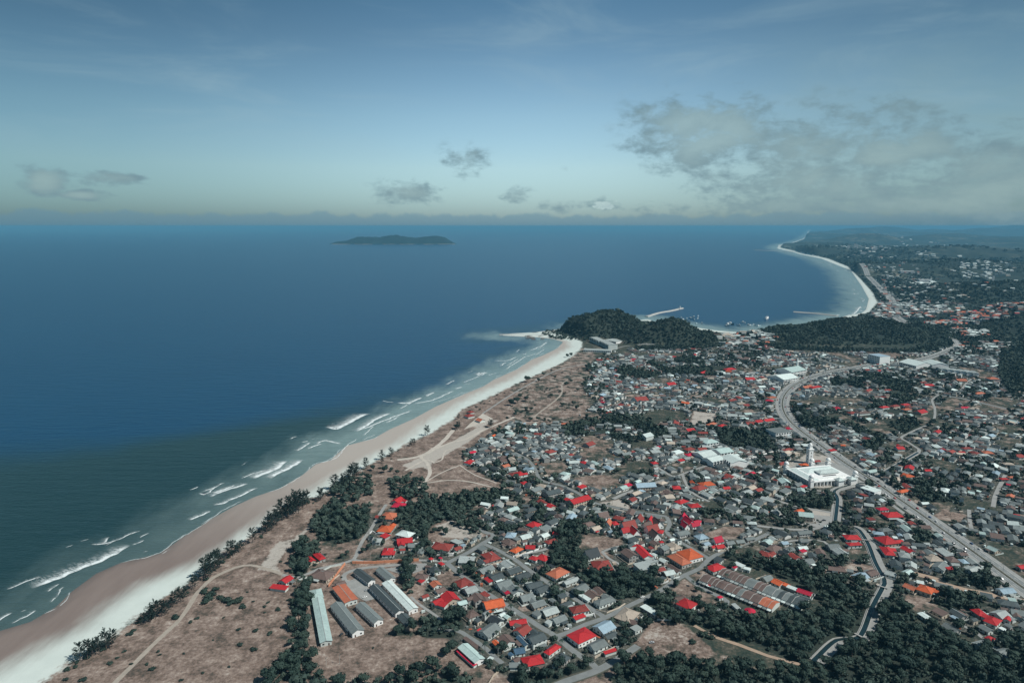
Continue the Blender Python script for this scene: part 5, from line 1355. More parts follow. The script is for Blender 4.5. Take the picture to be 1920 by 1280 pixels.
for (x, y), vd in zip(_c.tolist(), veg_density_v(_c[:, 0], _c[:, 1]).tolist()):
    o = occ_at(x, y)
    if not (o & 8) or (o & 7): continue
    if vd > .55 and rf.random() < .75: continue
    r_ = try_fill(x, y, rf)
    if not r_: continue
    x, y, L, Wd, a = r_
    raster(rot_rect(x, y, L + .9, Wd + .9, a), 1)
    px, py = to_px(x, y, G0)
    redp = .013
    col = rf.choice('RRBBTTKO') if rf.random() < redp * (1.3 if py < 960 else .5) else rf.choice(CB)
    typ = rf.choice('ggggghhs' if L > 8 else 'gggsf')
    FILL.append((x, y, L, Wd, a, typ, col, rf.choice([2.9, 3.2, 3.4, 3.4, 3.6, 6.0 if rf.random() < .35 else 3.2])))
def in_view(x, y, m=40):
    px, py = to_px(x, y, G0); return -m < px < 1920 + m and py < 1280 + m
FILL.sort(key=lambda t: math.hypot(t[0], t[1]) * (1 if in_view(t[0], t[1]) else 5))
N_IND = max(0, 300 - sum(1 for o in COL.objects if o.get('category') == 'house'))
print('fill houses', len(FILL), 'individual fill', N_IND)
for (x, y, L, Wd, a, typ, col, h) in FILL[:N_IND]:
    make_house(x, y, L, Wd, a, h, typ, col, rs=rh)
# the rest in one object
class Bag:
    def __init__(s): s.V = []; s.F = []; s.C = []; s.M = []
    def add(s, V, F, col, mi):
        b = len(s.V); s.V += V; s.F += [tuple(b + i for i in f) for f in F]; s.C += [col] * len(V); s.M += [mi] * len(F)
def xf(V, x, y, z, a):
    c, s = math.cos(a), math.sin(a); return [(x + p[0] * c - p[1] * s, y + p[0] * s + p[1] * c, z + p[2]) for p in V]
WCOL = [(.62, .62, .58), (.56, .56, .52), (.48, .42, .34), (.32, .32, .30), (.6, .6, .57)]
def small_house(bag, x, y, L, Wd, a, typ, col, h, z=None, extras=True, rs=rf):
    z = G0 + .02 if z is None else z
    pitch = {'g': R(23), 'h': R(22), 's': R(9), 'f': 0, 't': R(45)}[typ]
    V, F = wall_geo(L, Wd, h, typ, pitch, -1); bag.add(xf(V, x, y, z, a), F, rs.choice(WCOL), 0)
    V, F = roof_geo(L, Wd, h, typ, pitch, oh=.55)
    k = rs.uniform(.7, 1.25); c = tuple(min(.8, v * k) for v in RC_[col][1]); bag.add(xf(V, x, y, z, a), F, c, 1)
    if extras:
        V = []; F = []
        for sgn in (-1, 1):
            for i in range(int(L / 3.2)):
                if rs.random() < .8: box(V, F, (i + .5) * 3.2 - L / 2, sgn * (Wd / 2 + .02), 1.0, 1.4, .12, 1.2)
        if V: bag.add(xf(V, x, y, z, a), F, (.03, .04, .045), 0)
        if rs.random() < .6:
            V = []; F = []; box(V, F, rs.uniform(-.3, .3) * L, (Wd / 2 + 1.8) * rs.choice((-1, 1)), 2.3, L * rs.uniform(.3, .6), 2.6, .2)
            bag.add(xf(V, x, y, z, a), F, RC_[rs.choice('GPWNDPWR' if rs.random() < .3 else 'GPWNDPG')][1], 1)
bag = Bag()
for (x, y, L, Wd, a, typ, col, h) in FILL[N_IND:]: small_house(bag, x, y, L, Wd, a, typ, col, h, extras=math.hypot(x, y) < 1250)
# small clutter between the houses: sheds, tanks, tarpaulins, walls
for (x, y) in [(rf.uniform(-120, 1600), rf.uniform(430, 1900)) for _ in range(26000)]:
    o = occ_at(x, y)
    if (o & 8) and not (o & 7) and in_view(x, y):
        V = []; F = []; s = rf.uniform(1.2, 4.2); box(V, F, 0, 0, -.3, s, s * rf.uniform(.3, 1), rf.choice([.7, 1.2, 2.4, 2.6]))
        bag.add(xf(V, x, y, G0, rf.uniform(0, 3.14)), F, RC_[rf.choice('GPPWWWWWDNNAATWWP')][1], 1)
def flush(bag, name, label, cat, mats=None):
    me = mesh(name, bag.V, bag.F, mats or [M_ROOFS, M_ROOFS]); vcol(me, 'Col', bag.C)
    setp(obj(name, me), label, cat, kind='stuff')
flush(bag, 'distant_town', 'crowded mass of low grey, brown and red roofed houses beyond the nearer streets', 'houses')
# ------------------------------------------------------------------ mosque
def mosque():
    A = np.array(P(1474, 878, G0 + 7)); B = np.array(P(1521, 904, G0 + 7)); C = np.array(P(1597, 893, G0 + 7))
    u = B - A; L = np.linalg.norm(u); u /= L; v = C - B; v -= u * (v @ u); Wd = np.linalg.norm(v); v /= Wd
    c = A + u * L / 2 + v * Wd / 2; ang = math.atan2(v[1], v[0])       # local X runs along v (the arcade front), local Y towards -u
    root = empty('mosque', (c[0], c[1], G0 + .24), ang)
    setp(root, 'large white mosque with arcades, pale hipped roofs and domed corner towers', 'mosque')
    X, Y = Wd, L                                   # local sizes
    ysg = 1 if (np.array([-math.sin(ang), math.cos(ang)]) @ u) > 0 else -1     # +u in local y
    def b(name, boxes, m=M_WHITE, parent=root):
        V = []; F = []
        for t in boxes: box(V, F, *t)
        return obj(name, mesh(name, V, F, m), parent)
    b('prayer_hall', [(0, 0, 0, X * .94, Y * .92, 6.5)])
    b('terrace_roof', [(0, 0, 6.5, X * .98, Y * .96, .6), (0, 0, 7.1, X * .74, Y * .72, 1.6)])
    V, F = roof_geo(X * .7, Y * .34, 8.7, 'h', R(14)); r1 = obj('roof', mesh('roof', V, F, M_ROOF['W']), root); r1.location = (X * .06, -ysg * Y * .14, 0)
    V, F = roof_geo(X * .44, Y * .22, 8.7, 'h', R(18)); r2 = obj('roof', mesh('roof', V, F, M_ROOF['W']), root); r2.location = (X * .1, ysg * Y * .1, 2)
    V, F = roof_geo(Y * .86, X * .20, 7.2, 'h', R(18)); r3 = obj('roof', mesh('roof', V, F, M_ROOF['W']), root); r3.location = (-X * .38, 0, 0); r3.rotation_euler = (0, 0, math.pi / 2)
    b('clerestory', [(X * .1, ysg * Y * .1, 8.7, X * .42, Y * .2, 2.05)])
    b('roof_opening', [(X * .22, -ysg * Y * .02, 8.72, X * .36, Y * .05, .25), (X * .05, ysg * Y * .27, 8.72, X * .3, Y * .05, .25)], M_DARK)
    # arcade on the +u side (faces lower right) and on the left side
    for side in ('front', 'left'):
        n = 11 if side == 'front' else 8; ln = X if side == 'front' else Y
        for i in range(n + 1):
            t = (i / n - .5) * ln * .9
            V = []; F = []
            if side == 'front': box(V, F, t, ysg * Y * .5, 0, 1.0, 1.2, 6.2)
            else: box(V, F, -X * .5, t, 0, 1.2, 1.0, 6.2)
            obj('column', mesh('column', V, F, M_WHITE), root)
        for i in range(n):
            t = ((i + .5) / n - .5) * ln * .9; V = []; F = []
            if side == 'front': box(V, F, t, ysg * (Y * .46 + .06), .3, ln * .9 / n * .55, .3, 4.2)
            else: box(V, F, -(X * .47 + .06), t, .3, .3, ln * .9 / n * .55, 4.2)
            obj('arch_opening', mesh('arch_opening', V, F, M_DARK), root)
    b('arcade_beam', [(0, ysg * Y * .5, 6.2, X * .98, 1.6, 1.2), (-X * .5, 0, 6.2, 1.6, Y * .98, 1.2)])
    # small entrance pavilions
    for t in (-.02, .26):
        V, F = roof_geo(9, 9, 7.6, 'h', R(32)); o = obj('entrance_roof', mesh('entrance_roof', V, F, M_ROOF['W']), root); o.location = (t * X + X * .14, ysg * (Y * .5 + 2), 0)
        b('entrance_porch', [(t * X + X * .14, ysg * (Y * .5 + 2), 0, 8, 8, 7.55)])
    def dome_pts(r, h, n=12, m=6, z=0):
        path = []; rads = []
        for i in range(m + 1):
            a = i / m * math.pi / 2
            path.append((0, 0, z + h * math.sin(a))); rads.append(max(.05, r * math.cos(a) * (1 + .12 * math.sin(2 * a))))
        return path, rads
    def tower(x, y, w, h, dome_r):
        t = b('corner_tower', [(x, y, 0, w, w, h), (x, y, h, w * 1.25, w * 1.25, .8)])
        V = []; F = []
        for s in ((-1, -1), (1, -1), (1, 1), (-1, 1)): tube(V, F, [(x + s[0] * w * .38, y + s[1] * w * .38, h + .8), (x + s[0] * w * .38, y + s[1] * w * .38, h + 3.4)], [.35, .35], 6)
        box(V, F, x, y, h + 3.4, w * 1.1, w * 1.1, .5); obj('lantern', mesh('lantern', V, F, M_WHITE), t)
        p, r = dome_pts(dome_r, dome_r * 1.25, z=h + 3.9); V = []; F = []; tube(V, F, [(x + a[0], y + a[1], a[2]) for a in p] + [(x, y, p[-1][2] + 2.2)], r + [.06], 14)
        obj('dome', mesh('dome', V, F, M_WHITE, True), t)
    for (sx, sy) in ((-.5, .5), (.5, .5), (.5, -.5), (.14, -.56), (-.5, -.5)): tower(sx * X, sy * ysg * Y, 5.0, 9.5, 3.1)
    # minaret, on the left rear side
    mx, my = P(1517, 868, G0)
    V = []; F = []; m = empty('minaret', (mx, my, G0 + .2), ang); setp(m, 'tall square white minaret with balconies and domed top behind the mosque', 'minaret')
    box(V, F, 0, 0, 0, 6.6, 6.6, 21); obj('shaft', mesh('shaft', V, F, M_WHITE), m)
    V = []; F = []; box(V, F, 0, 0, 21, 8.2, 8.2, 1.1); obj('balcony', mesh('balcony', V, F, M_WHITE), m)
    V = []; F = []; box(V, F, 0, 0, 22.1, 4.6, 4.6, 4.5); obj('upper_shaft', mesh('upper_shaft', V, F, M_WHITE), m)
    V = []; F = []; box(V, F, 0, 0, 26.6, 5.6, 5.6, .6); obj('balcony', mesh('balcony', V, F, M_WHITE), m)
    p, r = dome_pts(2.3, 3.2, z=27.2); V = []; F = []; tube(V, F, p + [(0, 0, 33)], r + [.06], 14); obj('dome', mesh('dome', V, F, M_WHITE, True), m)
    for k in range(4):
        for zz in (5, 10, 15):
            V = []; F = []; box(V, F, 0, -3.34, zz, 1.0, .14, 2.6); o = obj('window', mesh('window', V, F, M_GLASS), m); a = k * math.pi / 2
            o.rotation_euler = (0, 0, a)
mosque()
def plain_block(a, b, c, h, name, label, cat, roofcol='W', storeys=2, typ='f', piers=0, wallm=M_WHITE, winm=M_GLASS):
    ctr, lu, lv, au, av = abc(a, b, c, h)
    L, Wd, ang = (lv, lu, av) if lv > lu else (lu, lv, au)
    raster(rot_rect(ctr[0], ctr[1], L + 2, Wd + 2, ang), 1)
    z = gz(*ctr) + .05; root = empty(name, (ctr[0], ctr[1], z), ang); setp(root, label, cat)
    V, F = wall_geo(L, Wd, h, typ, R(15)); obj('wall', mesh('wall', V, F, wallm), root)
    V, F = roof_geo(L, Wd, h, typ, R(15)); obj('roof', mesh('roof', V, F, M_ROOF[roofcol]), root)
    n = max(2, int(L / 5)) if not piers else piers
    for (ny, dp, ln, rz) in ((-1, Wd / 2, L, 0), (1, Wd / 2, L, math.pi)):
        wy = ny * math.cos(ang)
        if wy > .3: continue
        for s in range(storeys):
            for i in range(n):
                V = []; F = []; box(V, F, 0, -.05, 0, ln / n * (.62 if not piers else .8), .2, h / storeys * (.5 if not piers else .66))
                o = obj('window', mesh('window', V, F, winm), root); o.location = ((i - (n - 1) / 2) * ln / n, ny * dp, s * h / storeys + h / storeys * .28); o.rotation_euler = (0, 0, rz)
        if piers:
            for i in range(n + 1):
                V = []; F = []; box(V, F, 0, 0, 0, .8, 2.4, h - .1); o = obj('pier', mesh('pier', V, F, wallm), root); o.location = ((i - n / 2) * ln / n * .98, ny * (dp + 1.0), 0)
    return root
plain_block((1107, 632), (1123, 639), (1130, 636), 13, 'resort_block', 'slab resort block with tall grey piers beside the headland beach', 'hotel', 'P', 1, piers=5, wallm=M_WALL)
plain_block((1125, 639), (1142, 647), (1149, 643), 13, 'resort_block', 'longer resort slab block nearer the town with grey piers', 'hotel', 'P', 1, piers=6, wallm=M_WALL)
plain_block((1094, 656), (1146, 658), (1147, 655), 5, 'resort_lodge', 'low pale lodge row in front of the resort blocks', 'lodge', 'P', 1)
plain_block((1132, 637), (1155, 641), (1158, 636), 6, 'resort_lodge', 'low pale resort lodge behind the slab blocks', 'lodge', 'P', 1)
plain_block((1628, 664), (1650, 669), (1653, 664), 20, 'hillside_hotel', 'white block hotel with blue roof at the foot of the wooded hill', 'hotel', 'L', 4, wallm=M_WHITE)
plain_block((1686, 678), (1718, 686), (1727, 678), 9, 'warehouse', 'wide white warehouse with ribbed roof left of its twin', 'warehouse', 'W', 1, 'g')
plain_block((1730, 677), (1748, 684), (1759, 677), 11, 'warehouse', 'taller white warehouse right of the wide one', 'warehouse', 'W', 2, 'g')
for k in range(6):
    x0 = 1760 + k * 12
    plain_block((x0 - 3, 688 + k * 1.5), (x0 + 5, 692 + k * 1.5), (x0 + 9, 689 + k * 1.5), 9, 'shophouse', f'pale three-storey shophouse, {["first", "second", "third", "fourth", "fifth", "sixth"][k]} in the row right of the warehouses', 'shophouse', 'P', 3, 'g')
plain_block((1298, 848), (1320, 857), (1340, 850), 7, 'villa', 'white two-storey villa left in the white villa cluster', 'villa', 'W', 2, 'g')
plain_block((1334, 842), (1352, 850), (1366, 842), 8, 'villa', 'tall white villa with pale green roof in the cluster', 'villa', 'M', 2, 'g')
plain_block((1316, 858), (1336, 866), (1352, 858), 7, 'villa', 'white columned villa with grey roof, lowest of the cluster', 'villa', 'W', 2, 'g', piers=4)
plain_block((1352, 856), (1372, 868), (1392, 860), 8, 'villa', 'white arched villa right in the white villa cluster', 'villa', 'W', 2, 'g', piers=5)
plain_block((1312, 826), (1326, 832), (1340, 825), 7, 'villa', 'white villa at the top of the villa cluster', 'villa', 'M', 2, 'h')
plain_block((1436, 804), (1455, 812), (1470, 803), 9, 'office_block', 'grey flat office block beside the big highway bend', 'office', 'G', 2)
plain_block((1613, 914), (1640, 923), (1648, 917), 7, 'shop_block', 'white flat shop block between the mosque and highway', 'shop', 'W', 2)
plain_block((1455, 692), (1485, 698), (1497, 690), 9, 'market_hall', 'pale market hall with green-white roof near the minaret', 'market hall', 'M', 2, 'g')
plain_block((1440, 705), (1470, 712), (1486, 705), 8, 'market_hall', 'long white hall below the pale market hall', 'market hall', 'W', 2, 'g')
m2 = empty('minaret', (*P(1494, 697), G0)); setp(m2, 'slender distant white minaret beside the pale market hall', 'minaret')
V = []; F = []; tube(V, F, [(0, 0, 0), (0, 0, 24), (0, 0, 24.1), (0, 0, 25), (0, 0, 25.1), (0, 0, 29), (0, 0, 33)], [2.6, 2.2, 3.4, 3.4, 1.8, 1.8, .1], 10); obj('shaft', mesh('shaft', V, F, M_WHITE), m2)

# ------------------------------------------------------------------ trees
def rand_dir(r):
    z = r.uniform(-1, 1); a = r.uniform(0, 2 * math.pi); s = math.sqrt(1 - z * z); return np.array([s * math.cos(a), s * math.sin(a), z])
def ico(r=1.0, sub=1):
    import bmesh
    bm = bmesh.new(); bmesh.ops.create_icosphere(bm, subdivisions=sub, radius=r)
    V = np.array([v.co[:] for v in bm.verts]); F = np.array([[v.index for v in f.verts] for f in bm.faces]); bm.free(); return V, F
ICO1, ICO1F = ico(1, 1); ICO2, ICO2F = ico(1, 2)
def crown_geo(r, lobes, leaves, leaf, core=1, squash=.8, spread=.55):
    """unit crown (radius about 1), z from 0 up; returns V, tri faces"""
    V = []; F = []
    cs = []
    for i in range(lobes):
        d = rand_dir(r); rad = r.uniform(.36, .6)
        c = d * r.uniform(.25, spread); c[2] = c[2] * squash * .7 + .62
        cs.append((c, rad))
    for c, rad in cs:
        iv, jf = (ICO1, ICO1F) if core == 1 else (ICO2, ICO2F)
        b = len(V)
        for p in iv:
            k = rad * r.uniform(.66, .98); q = c + p * k * np.array([1, 1, squash]); V.append(q)
        F += [tuple(b + j for j in f) for f in jf]
    for i in range(leaves):
        c, rad = cs[i % len(cs)]
        d = rand_dir(r); d[2] = abs(d[2]) * .9 - .25 * r.random()
        q = c + d * rad * r.uniform(.82, 1.22) * np.array([1, 1, squash])
        nrm = d + rand_dir(r) * .6; nrm /= np.linalg.norm(nrm); t = np.cross(nrm, rand_dir(r)); t /= np.linalg.norm(t) + 1e-6; bt = np.cross(nrm, t)
        s = leaf * r.uniform(.6, 1.3); b = len(V)
        V += [q - t * s, q + bt * s * .7, q + t * s, q - bt * s * .7 + nrm * s * .2]; F += [(b, b + 1, b + 2), (b, b + 2, b + 3)]
    return np.array(V), np.array(F)
def feather_geo(r, branches=34):
    """casuarina: upright trunk, ascending branches with drooping tufts; unit height"""
    V = []; F = []
    for i in range(branches):
        h = .18 + .8 * i / branches + r.uniform(-.03, .03); a = r.uniform(0, 6.28); L = (.34 * (1 - h) + .10) * r.uniform(.6, 1.35)
        d = np.array([math.cos(a), math.sin(a), r.uniform(.35, .9)]); d /= np.linalg.norm(d)
        for k in range(9):
            t = .25 + .75 * k / 8; q = np.array([0, 0, h]) + d * L * t
            for j in range(2):
                e = rand_dir(r) * .6 + d * .8; e[2] -= .1; e /= np.linalg.norm(e); s = r.uniform(.045, .085); sd = np.cross(e, rand_dir(r)); sd /= np.linalg.norm(sd) + 1e-6; sd *= .012
                b = len(V); V += [q - sd, q + sd, q + e * s + sd * .4, q + e * s - sd * .4]; F += [(b, b + 1, b + 2), (b, b + 2, b + 3)]
        b = len(V); q0 = np.array([0, 0, h]); q1 = q0 + d * L; sd = np.array([-d[1], d[0], 0]) * .006
        V += [q0 - sd, q0 + sd, q1 + sd * .3, q1 - sd * .3]; F += [(b, b + 1, b + 2), (b, b + 2, b + 3)]
    return np.array(V), np.array(F)
rt = random.Random(17)
CROWN = [crown_geo(rt, rt.randint(7, 11), 230, .135) for _ in range(6)]
MIDC = [crown_geo(rt, 3, 34, .24) for _ in range(5)]
LOWC = [crown_geo(rt, 1, 14, .42, spread=.2) for _ in range(4)]
CROWN_ME = [np_mesh('crown', V, F, M_LEAF) for V, F in CROWN]
FEATH_ME = [np_mesh('crown', *feather_geo(rt, 46), M_FEATHER) for _ in range(4)]
def shrub_me():
    V, F = crown_geo(rt, 4, 120, .2, squash=.62); return np_mesh('foliage', V, F, M_LEAF)
SHRUB_ME = [shrub_me() for _ in range(3)]
V = []; F = []; tube(V, F, [(0, 0, -.1), (.02, .01, .3), (0, .02, .62), (0, .0, .95)], [.06, .045, .04, .02], 7, False)
for (a, l) in ((.4, .3), (2.3, .34), (4.2, .3)):
    tube(V, F, [(0, .01, .5), (math.cos(a) * l * .6, math.sin(a) * l * .6, .75), (math.cos(a) * l, math.sin(a) * l, 1.0)], [.03, .02, .01], 5, False)
TRUNK_ME = mesh('trunk', V, F, M_BARK)
V = []; F = []; tube(V, F, [(0, 0, 0), (.008, 0, .5), (0, 0, .96)], [.018, .012, .004], 6, False); FTRUNK_ME = mesh('trunk', V, F, M_BARK)
def palm_meshes(r):
    V = []; F = []
    for k in range(13):
        a = k * 2 * math.pi / 13 + r.uniform(-.2, .2); up = r.uniform(.1, .8); L = r.uniform(2.6, 3.5); prev = None
        for s in range(6):
            t = s / 5; x = L * t; z = up * x - .26 * x * x * (1 + up * .5); w = .42 * math.sin(math.pi * min(1, t * .85 + .12))
            pts = [(x * math.cos(a) - w * math.sin(a), x * math.sin(a) + w * math.cos(a), z - .18), (x * math.cos(a), x * math.sin(a), z), (x * math.cos(a) + w * math.sin(a), x * math.sin(a) - w * math.cos(a), z - .18)]
            b = len(V); V += pts
            if prev is not None: F += [(prev, prev + 1, b + 1, b), (prev + 1, prev + 2, b + 2, b + 1)]
            prev = b
    return mesh('crown', V, F, M_LEAF)
PALM_ME = [palm_meshes(rt) for _ in range(3)]
V = []; F = []; tube(V, F, [(0, 0, 0), (.3, 0, 3), (.2, 0, 6), (0, 0, 8.2)], [.24, .17, .15, .15], 7); PTRUNK_ME = mesh('trunk', V, F, M_BARK)
TREES = []
def tree(x, y, rad, desc=None, hgt=None, z=None):
    z = gz(x, y) if z is None else z
    hgt = hgt or rad * rt.uniform(.35, .6)
    root = empty('tree', (x, y, z), rt.uniform(0, 6.28))
    c = obj('crown', rt.choice(CROWN_ME), root); c.scale = (rad * rt.uniform(.9, 1.1), rad * rt.uniform(.9, 1.1), rad * rt.uniform(.75, 1.05)); c.location = (0, 0, hgt)
    t = obj('trunk', TRUNK_ME, root); t.scale = (rad, rad, hgt + rad * .5)
    root['category'] = 'tree'; root['group'] = 'broad-leaved trees of the town and woods'
    want_label(root, desc or ('large dark green tree' if rad > 6.6 else 'mid-sized dark green tree' if rad > 4.2 else 'small dark green tree'), x, y); TREES.append(root)
def feather_tree(x, y, h):
    h *= 1.15
    root = empty('casuarina_tree', (x, y, gz(x, y)), rt.uniform(0, 6.28)); root.rotation_euler = (rt.uniform(-.08, .08), rt.uniform(-.08, .08), rt.uniform(0, 6.28))
    c = obj('crown', rt.choice(FEATH_ME), root); c.scale = (h * 1.15, h * 1.15, h); t = obj('trunk', FTRUNK_ME, root); t.scale = (h, h, h)
    root['category'] = 'tree'; root['group'] = 'casuarinas along the top of the beach'
    want_label(root, 'tall feathery casuarina' if h > 13 else 'short feathery casuarina', x, y)
def shrub(x, y, rad):
    root = empty('shrub', (x, y, gz(x, y)), rt.uniform(0, 6.28)); c = obj('foliage', rt.choice(SHRUB_ME), root); c.scale = (rad, rad, rad * .8); c.location = (0, 0, -.15 * rad)
    root['category'] = 'shrub'; root['group'] = 'low bushes scattered on the open ground'
    want_label(root, 'wide round bush' if rad > 2.8 else 'small round bush', x, y)
def palm(x, y, s):
    root = empty('palm_tree', (x, y, gz(x, y)), rt.uniform(0, 6.28)); root.scale = (s, s, s)
    c = obj('crown', rt.choice(PALM_ME), root); c.location = (0, 0, 8.2); obj('trunk', PTRUNK_ME, root)
    root['category'] = 'palm'; root['group'] = 'coconut palms among the houses'; want_label(root, 'coconut palm', x, y)
# beach casuarinas by hand (px of foot, height m)
for (x, y, h) in [(150, 1238, 13), (164, 1236, 14), (172, 1230, 12), (186, 1226, 13), (200, 1218, 15), (210, 1212, 13), (268, 1170, 9), (282, 1166, 14), (292, 1160, 15), (303, 1155, 13), (312, 1150, 11), (325, 1136, 12), (338, 1130, 13), (346, 1120, 10), (366, 1102, 12),
                  (386, 1086, 19), (394, 1080, 20), (404, 1070, 19), (412, 1062, 16), (432, 1044, 15), (440, 1040, 14), (452, 1034, 11), (474, 1018, 15), (500, 1000, 17), (510, 994, 19), (520, 984, 17), (530, 975, 22), (540, 972, 24), (550, 966, 22), (560, 962, 24), (568, 955, 20), (575, 948, 17), (556, 952, 20),
                  (602, 938, 15), (604, 934, 10), (628, 918, 18), (644, 912, 16), (656, 905, 20), (662, 900, 21), (668, 896, 18), (687, 878, 14), (717, 862, 13), (734, 855, 12), (716, 868, 9), (802, 816, 15), (772, 836, 10), (777, 834, 9), (858, 806, 13), (922, 802, 12), (918, 800, 11), (860, 786, 9)]:
    feather_tree(*P(x, y), h)
for (x, y, r_) in [(988, 716, 9), (958, 760, 8), (970, 756, 9), (985, 752, 8), (996, 770, 5), (1009, 789, 6), (1033, 745, 6), (981, 804, 7), (1010, 715, 5), (1071, 668, 6), (1064, 670, 6), (1134, 668, 7), (1140, 670, 6),
                   (720, 886, 6), (745, 888, 4), (770, 890, 4), (734, 884, 4), (856, 803, 6), (700, 882, 5), (836, 1002, 4.5), (815, 998, 4), (826, 995, 4), (930, 1015, 4), (760, 1068, 5), (758, 1057, 5), (757, 1085, 4.5), (690, 1030, 5), (680, 1036, 4), (790, 1032, 6), (796, 1024, 6), (780, 1040, 5), (640, 1046, 4), (650, 1040, 3.5),
                   (744, 1190, 5), (752, 1184, 4.5), (845, 1222, 6), (838, 1228, 5), (852, 1215, 4), (1168, 1120, 5), (1372, 1064, 4.5), (1304, 1133, 5), (1313, 1139, 5), (1310, 1128, 4), (1307, 1108, 3.5), (1336, 1112, 3), (1080, 1118, 5), (1090, 1116, 4), (885, 1076, 6), (870, 1070, 5), (896, 1084, 4), (862, 1078, 4), (880, 1064, 5)]:
    tree(*P(x, y), r_)
shr = [(328, 1158, 4.5), (412, 1122, 4), (424, 1128, 5.5), (400, 1115, 5), (435, 1132, 5), (448, 1126, 5.5), (456, 1138, 4), (370, 1160, 2.6), (357, 1166, 2.4), (385, 1110, 5), (392, 1122, 6), (384, 1130, 5), (405, 1105, 4), (930 / 4, 1222, 2), (221, 1233, 1.8), (206, 1245, 3), (156, 1276, 3.5), (244, 1190, 3.6), (252, 1182, 2.6), (285, 1255, 3), (276, 1246, 2),
       (448, 1180, 2.4), (450, 1210, 3), (476, 1218, 3.2), (464, 1110, 1.6), (474, 1128, 1.8), (480, 1182, 3), (496, 1138, 2.2), (503, 1130, 2), (506, 1189, 3), (522, 1143, 3), (497, 1148, 1.5), (541, 1125, 2.5), (245, 1245, 1.8), (296, 1222, 2), (300, 1228, 1.6), (345, 1225, 1.4), (420, 1158, 1.5), (527, 1053, 2), (555, 1082, 2), (570, 1163, 3), (566, 1150, 3.4),
       (640, 1082, 1.5), (600, 1030, 2), (590, 1060, 3), (610, 1040, 2), (400, 1200, 1.3), (430, 1250, 1.6), (380, 1262, 1.8), (340, 1275, 2), (560, 1230, 3), (578, 1246, 4), (574, 1210, 4), (700, 1215, 1.4), (1245, 1235, 3), (1275, 1230, 3), (1298, 1205, 4), (1318, 1190, 5), (1330, 1196, 4), (1265, 1228, 5),
       (876, 1052, 2), (942, 1160, 2), (1020, 1170, 2), (1035, 1120, 2), (960, 762, 3), (1004, 760, 3), (1050, 735, 4), (1030, 742, 4), (990, 742, 3), (1052, 756, 3), (900, 768, 3), (893, 763, 3), (918, 752, 2.5), (930, 748, 2.5), (725, 874, 3), (712, 878, 3), (1068, 712, 4)]
for (x, y, r_) in shr: shrub(*P(x, y), r_)
# casuarina scrub strip between trees on the beach edge
for k in range(130):
    x, y = P(rt.uniform(950, 1115), rt.uniform(690, 798))
    if (occ_at(x, y) & 4) and not (occ_at(x, y) & 3) and f1(x, y, 60, 44) > .45:
        if rt.random() < .3: tree(x, y, rt.uniform(3, 6))
        else: shrub(x, y, rt.uniform(1.6, 4))
VX = PP(VEG)
for i in range(80):
    f = rt.random(); k = rt.randint(3, 24); a, b_ = VX[k], VX[k + 1]; p = a + (b_ - a) * f; off = rt.uniform(2, 14); t = (b_ - a) / np.linalg.norm(b_ - a); q = p + np.array([t[1], -t[0]]) * off
    if k > 14 and rt.random() < .5: continue
    if not (occ_at(*q) & 1) and in_view(*q): shrub(q[0], q[1], rt.uniform(1.4, 3.2))
for (x, y) in [(970, 1115), (958, 1150), (882, 1148), (1122, 1098), (1126, 1100), (1118, 1094), (1095, 1090), (1160, 1112), (1156, 1118), (1168, 1108), (905, 1235), (910, 1222), (930, 1225), (1012, 1068), (1142, 952), (1172, 955), (1148, 945), (818, 1083), (828, 1045), (700, 1014), (704, 1022), (890, 978), (880, 972), (872, 968), (900, 984), (908, 988), (860, 962), (894, 990), (916, 990), (868, 976), (884, 986), (1260, 1166), (1255, 1172), (925, 1158), (915, 1162), (1345, 1190), (1480, 1040), (1290, 1045), (1362, 1090), (1210, 1080), (560, 1100), (848, 1185), (690, 1000)]:
    palm(*P(x, y), rt.uniform(.75, 1.1))
for _ in range(900):
    x, y = P(rt.uniform(820, 1900), rt.uniform(960, 1240))
    if (occ_at(x, y) & 8) and not (occ_at(x, y) & 1) and rt.random() < .09: palm(x, y, rt.uniform(.7, 1.15))
# woods: near trees are things, the rest one mass
SPOTS = []
def scatter_poly(poly, spacing, rmin, rmax, tries=3.2):
    w = PP(poly); b0, b1 = w.min(0), w.max(0); area = (b1 - b0).prod(); n = int(area / spacing ** 2 * tries)
    xs = np.array([rt.uniform(b0[0], b1[0]) for _ in range(n)]); ys = np.array([rt.uniform(b0[1], b1[1]) for _ in range(n)])
    ins = inside(xs, ys, w); cell = {}
    for x, y, k in zip(xs, ys, ins):
        if not k or (occ_at(x, y) & 1) or (occ_at(x, y) and not (occ_at(x, y) & 2)): continue
        ci, cj = int(x // spacing), int(y // spacing); ok = True
        for a in (-1, 0, 1):
            for b in (-1, 0, 1):
                for (u, v) in cell.get((ci + a, cj + b), ()):
                    if (u - x) ** 2 + (v - y) ** 2 < spacing ** 2 * .72: ok = False
        if ok: cell.setdefault((ci, cj), []).append((x, y)); SPOTS.append((x, y, rt.uniform(rmin, rmax)))
for nm, poly in WOODS.items():
    sp = 5.2 if 'wood' in nm or nm.startswith('south') else 5.2
    scatter_poly(poly, 9.6, 4.8, 8.0); scatter_poly(poly, 6.0, 2.4, 4.6)
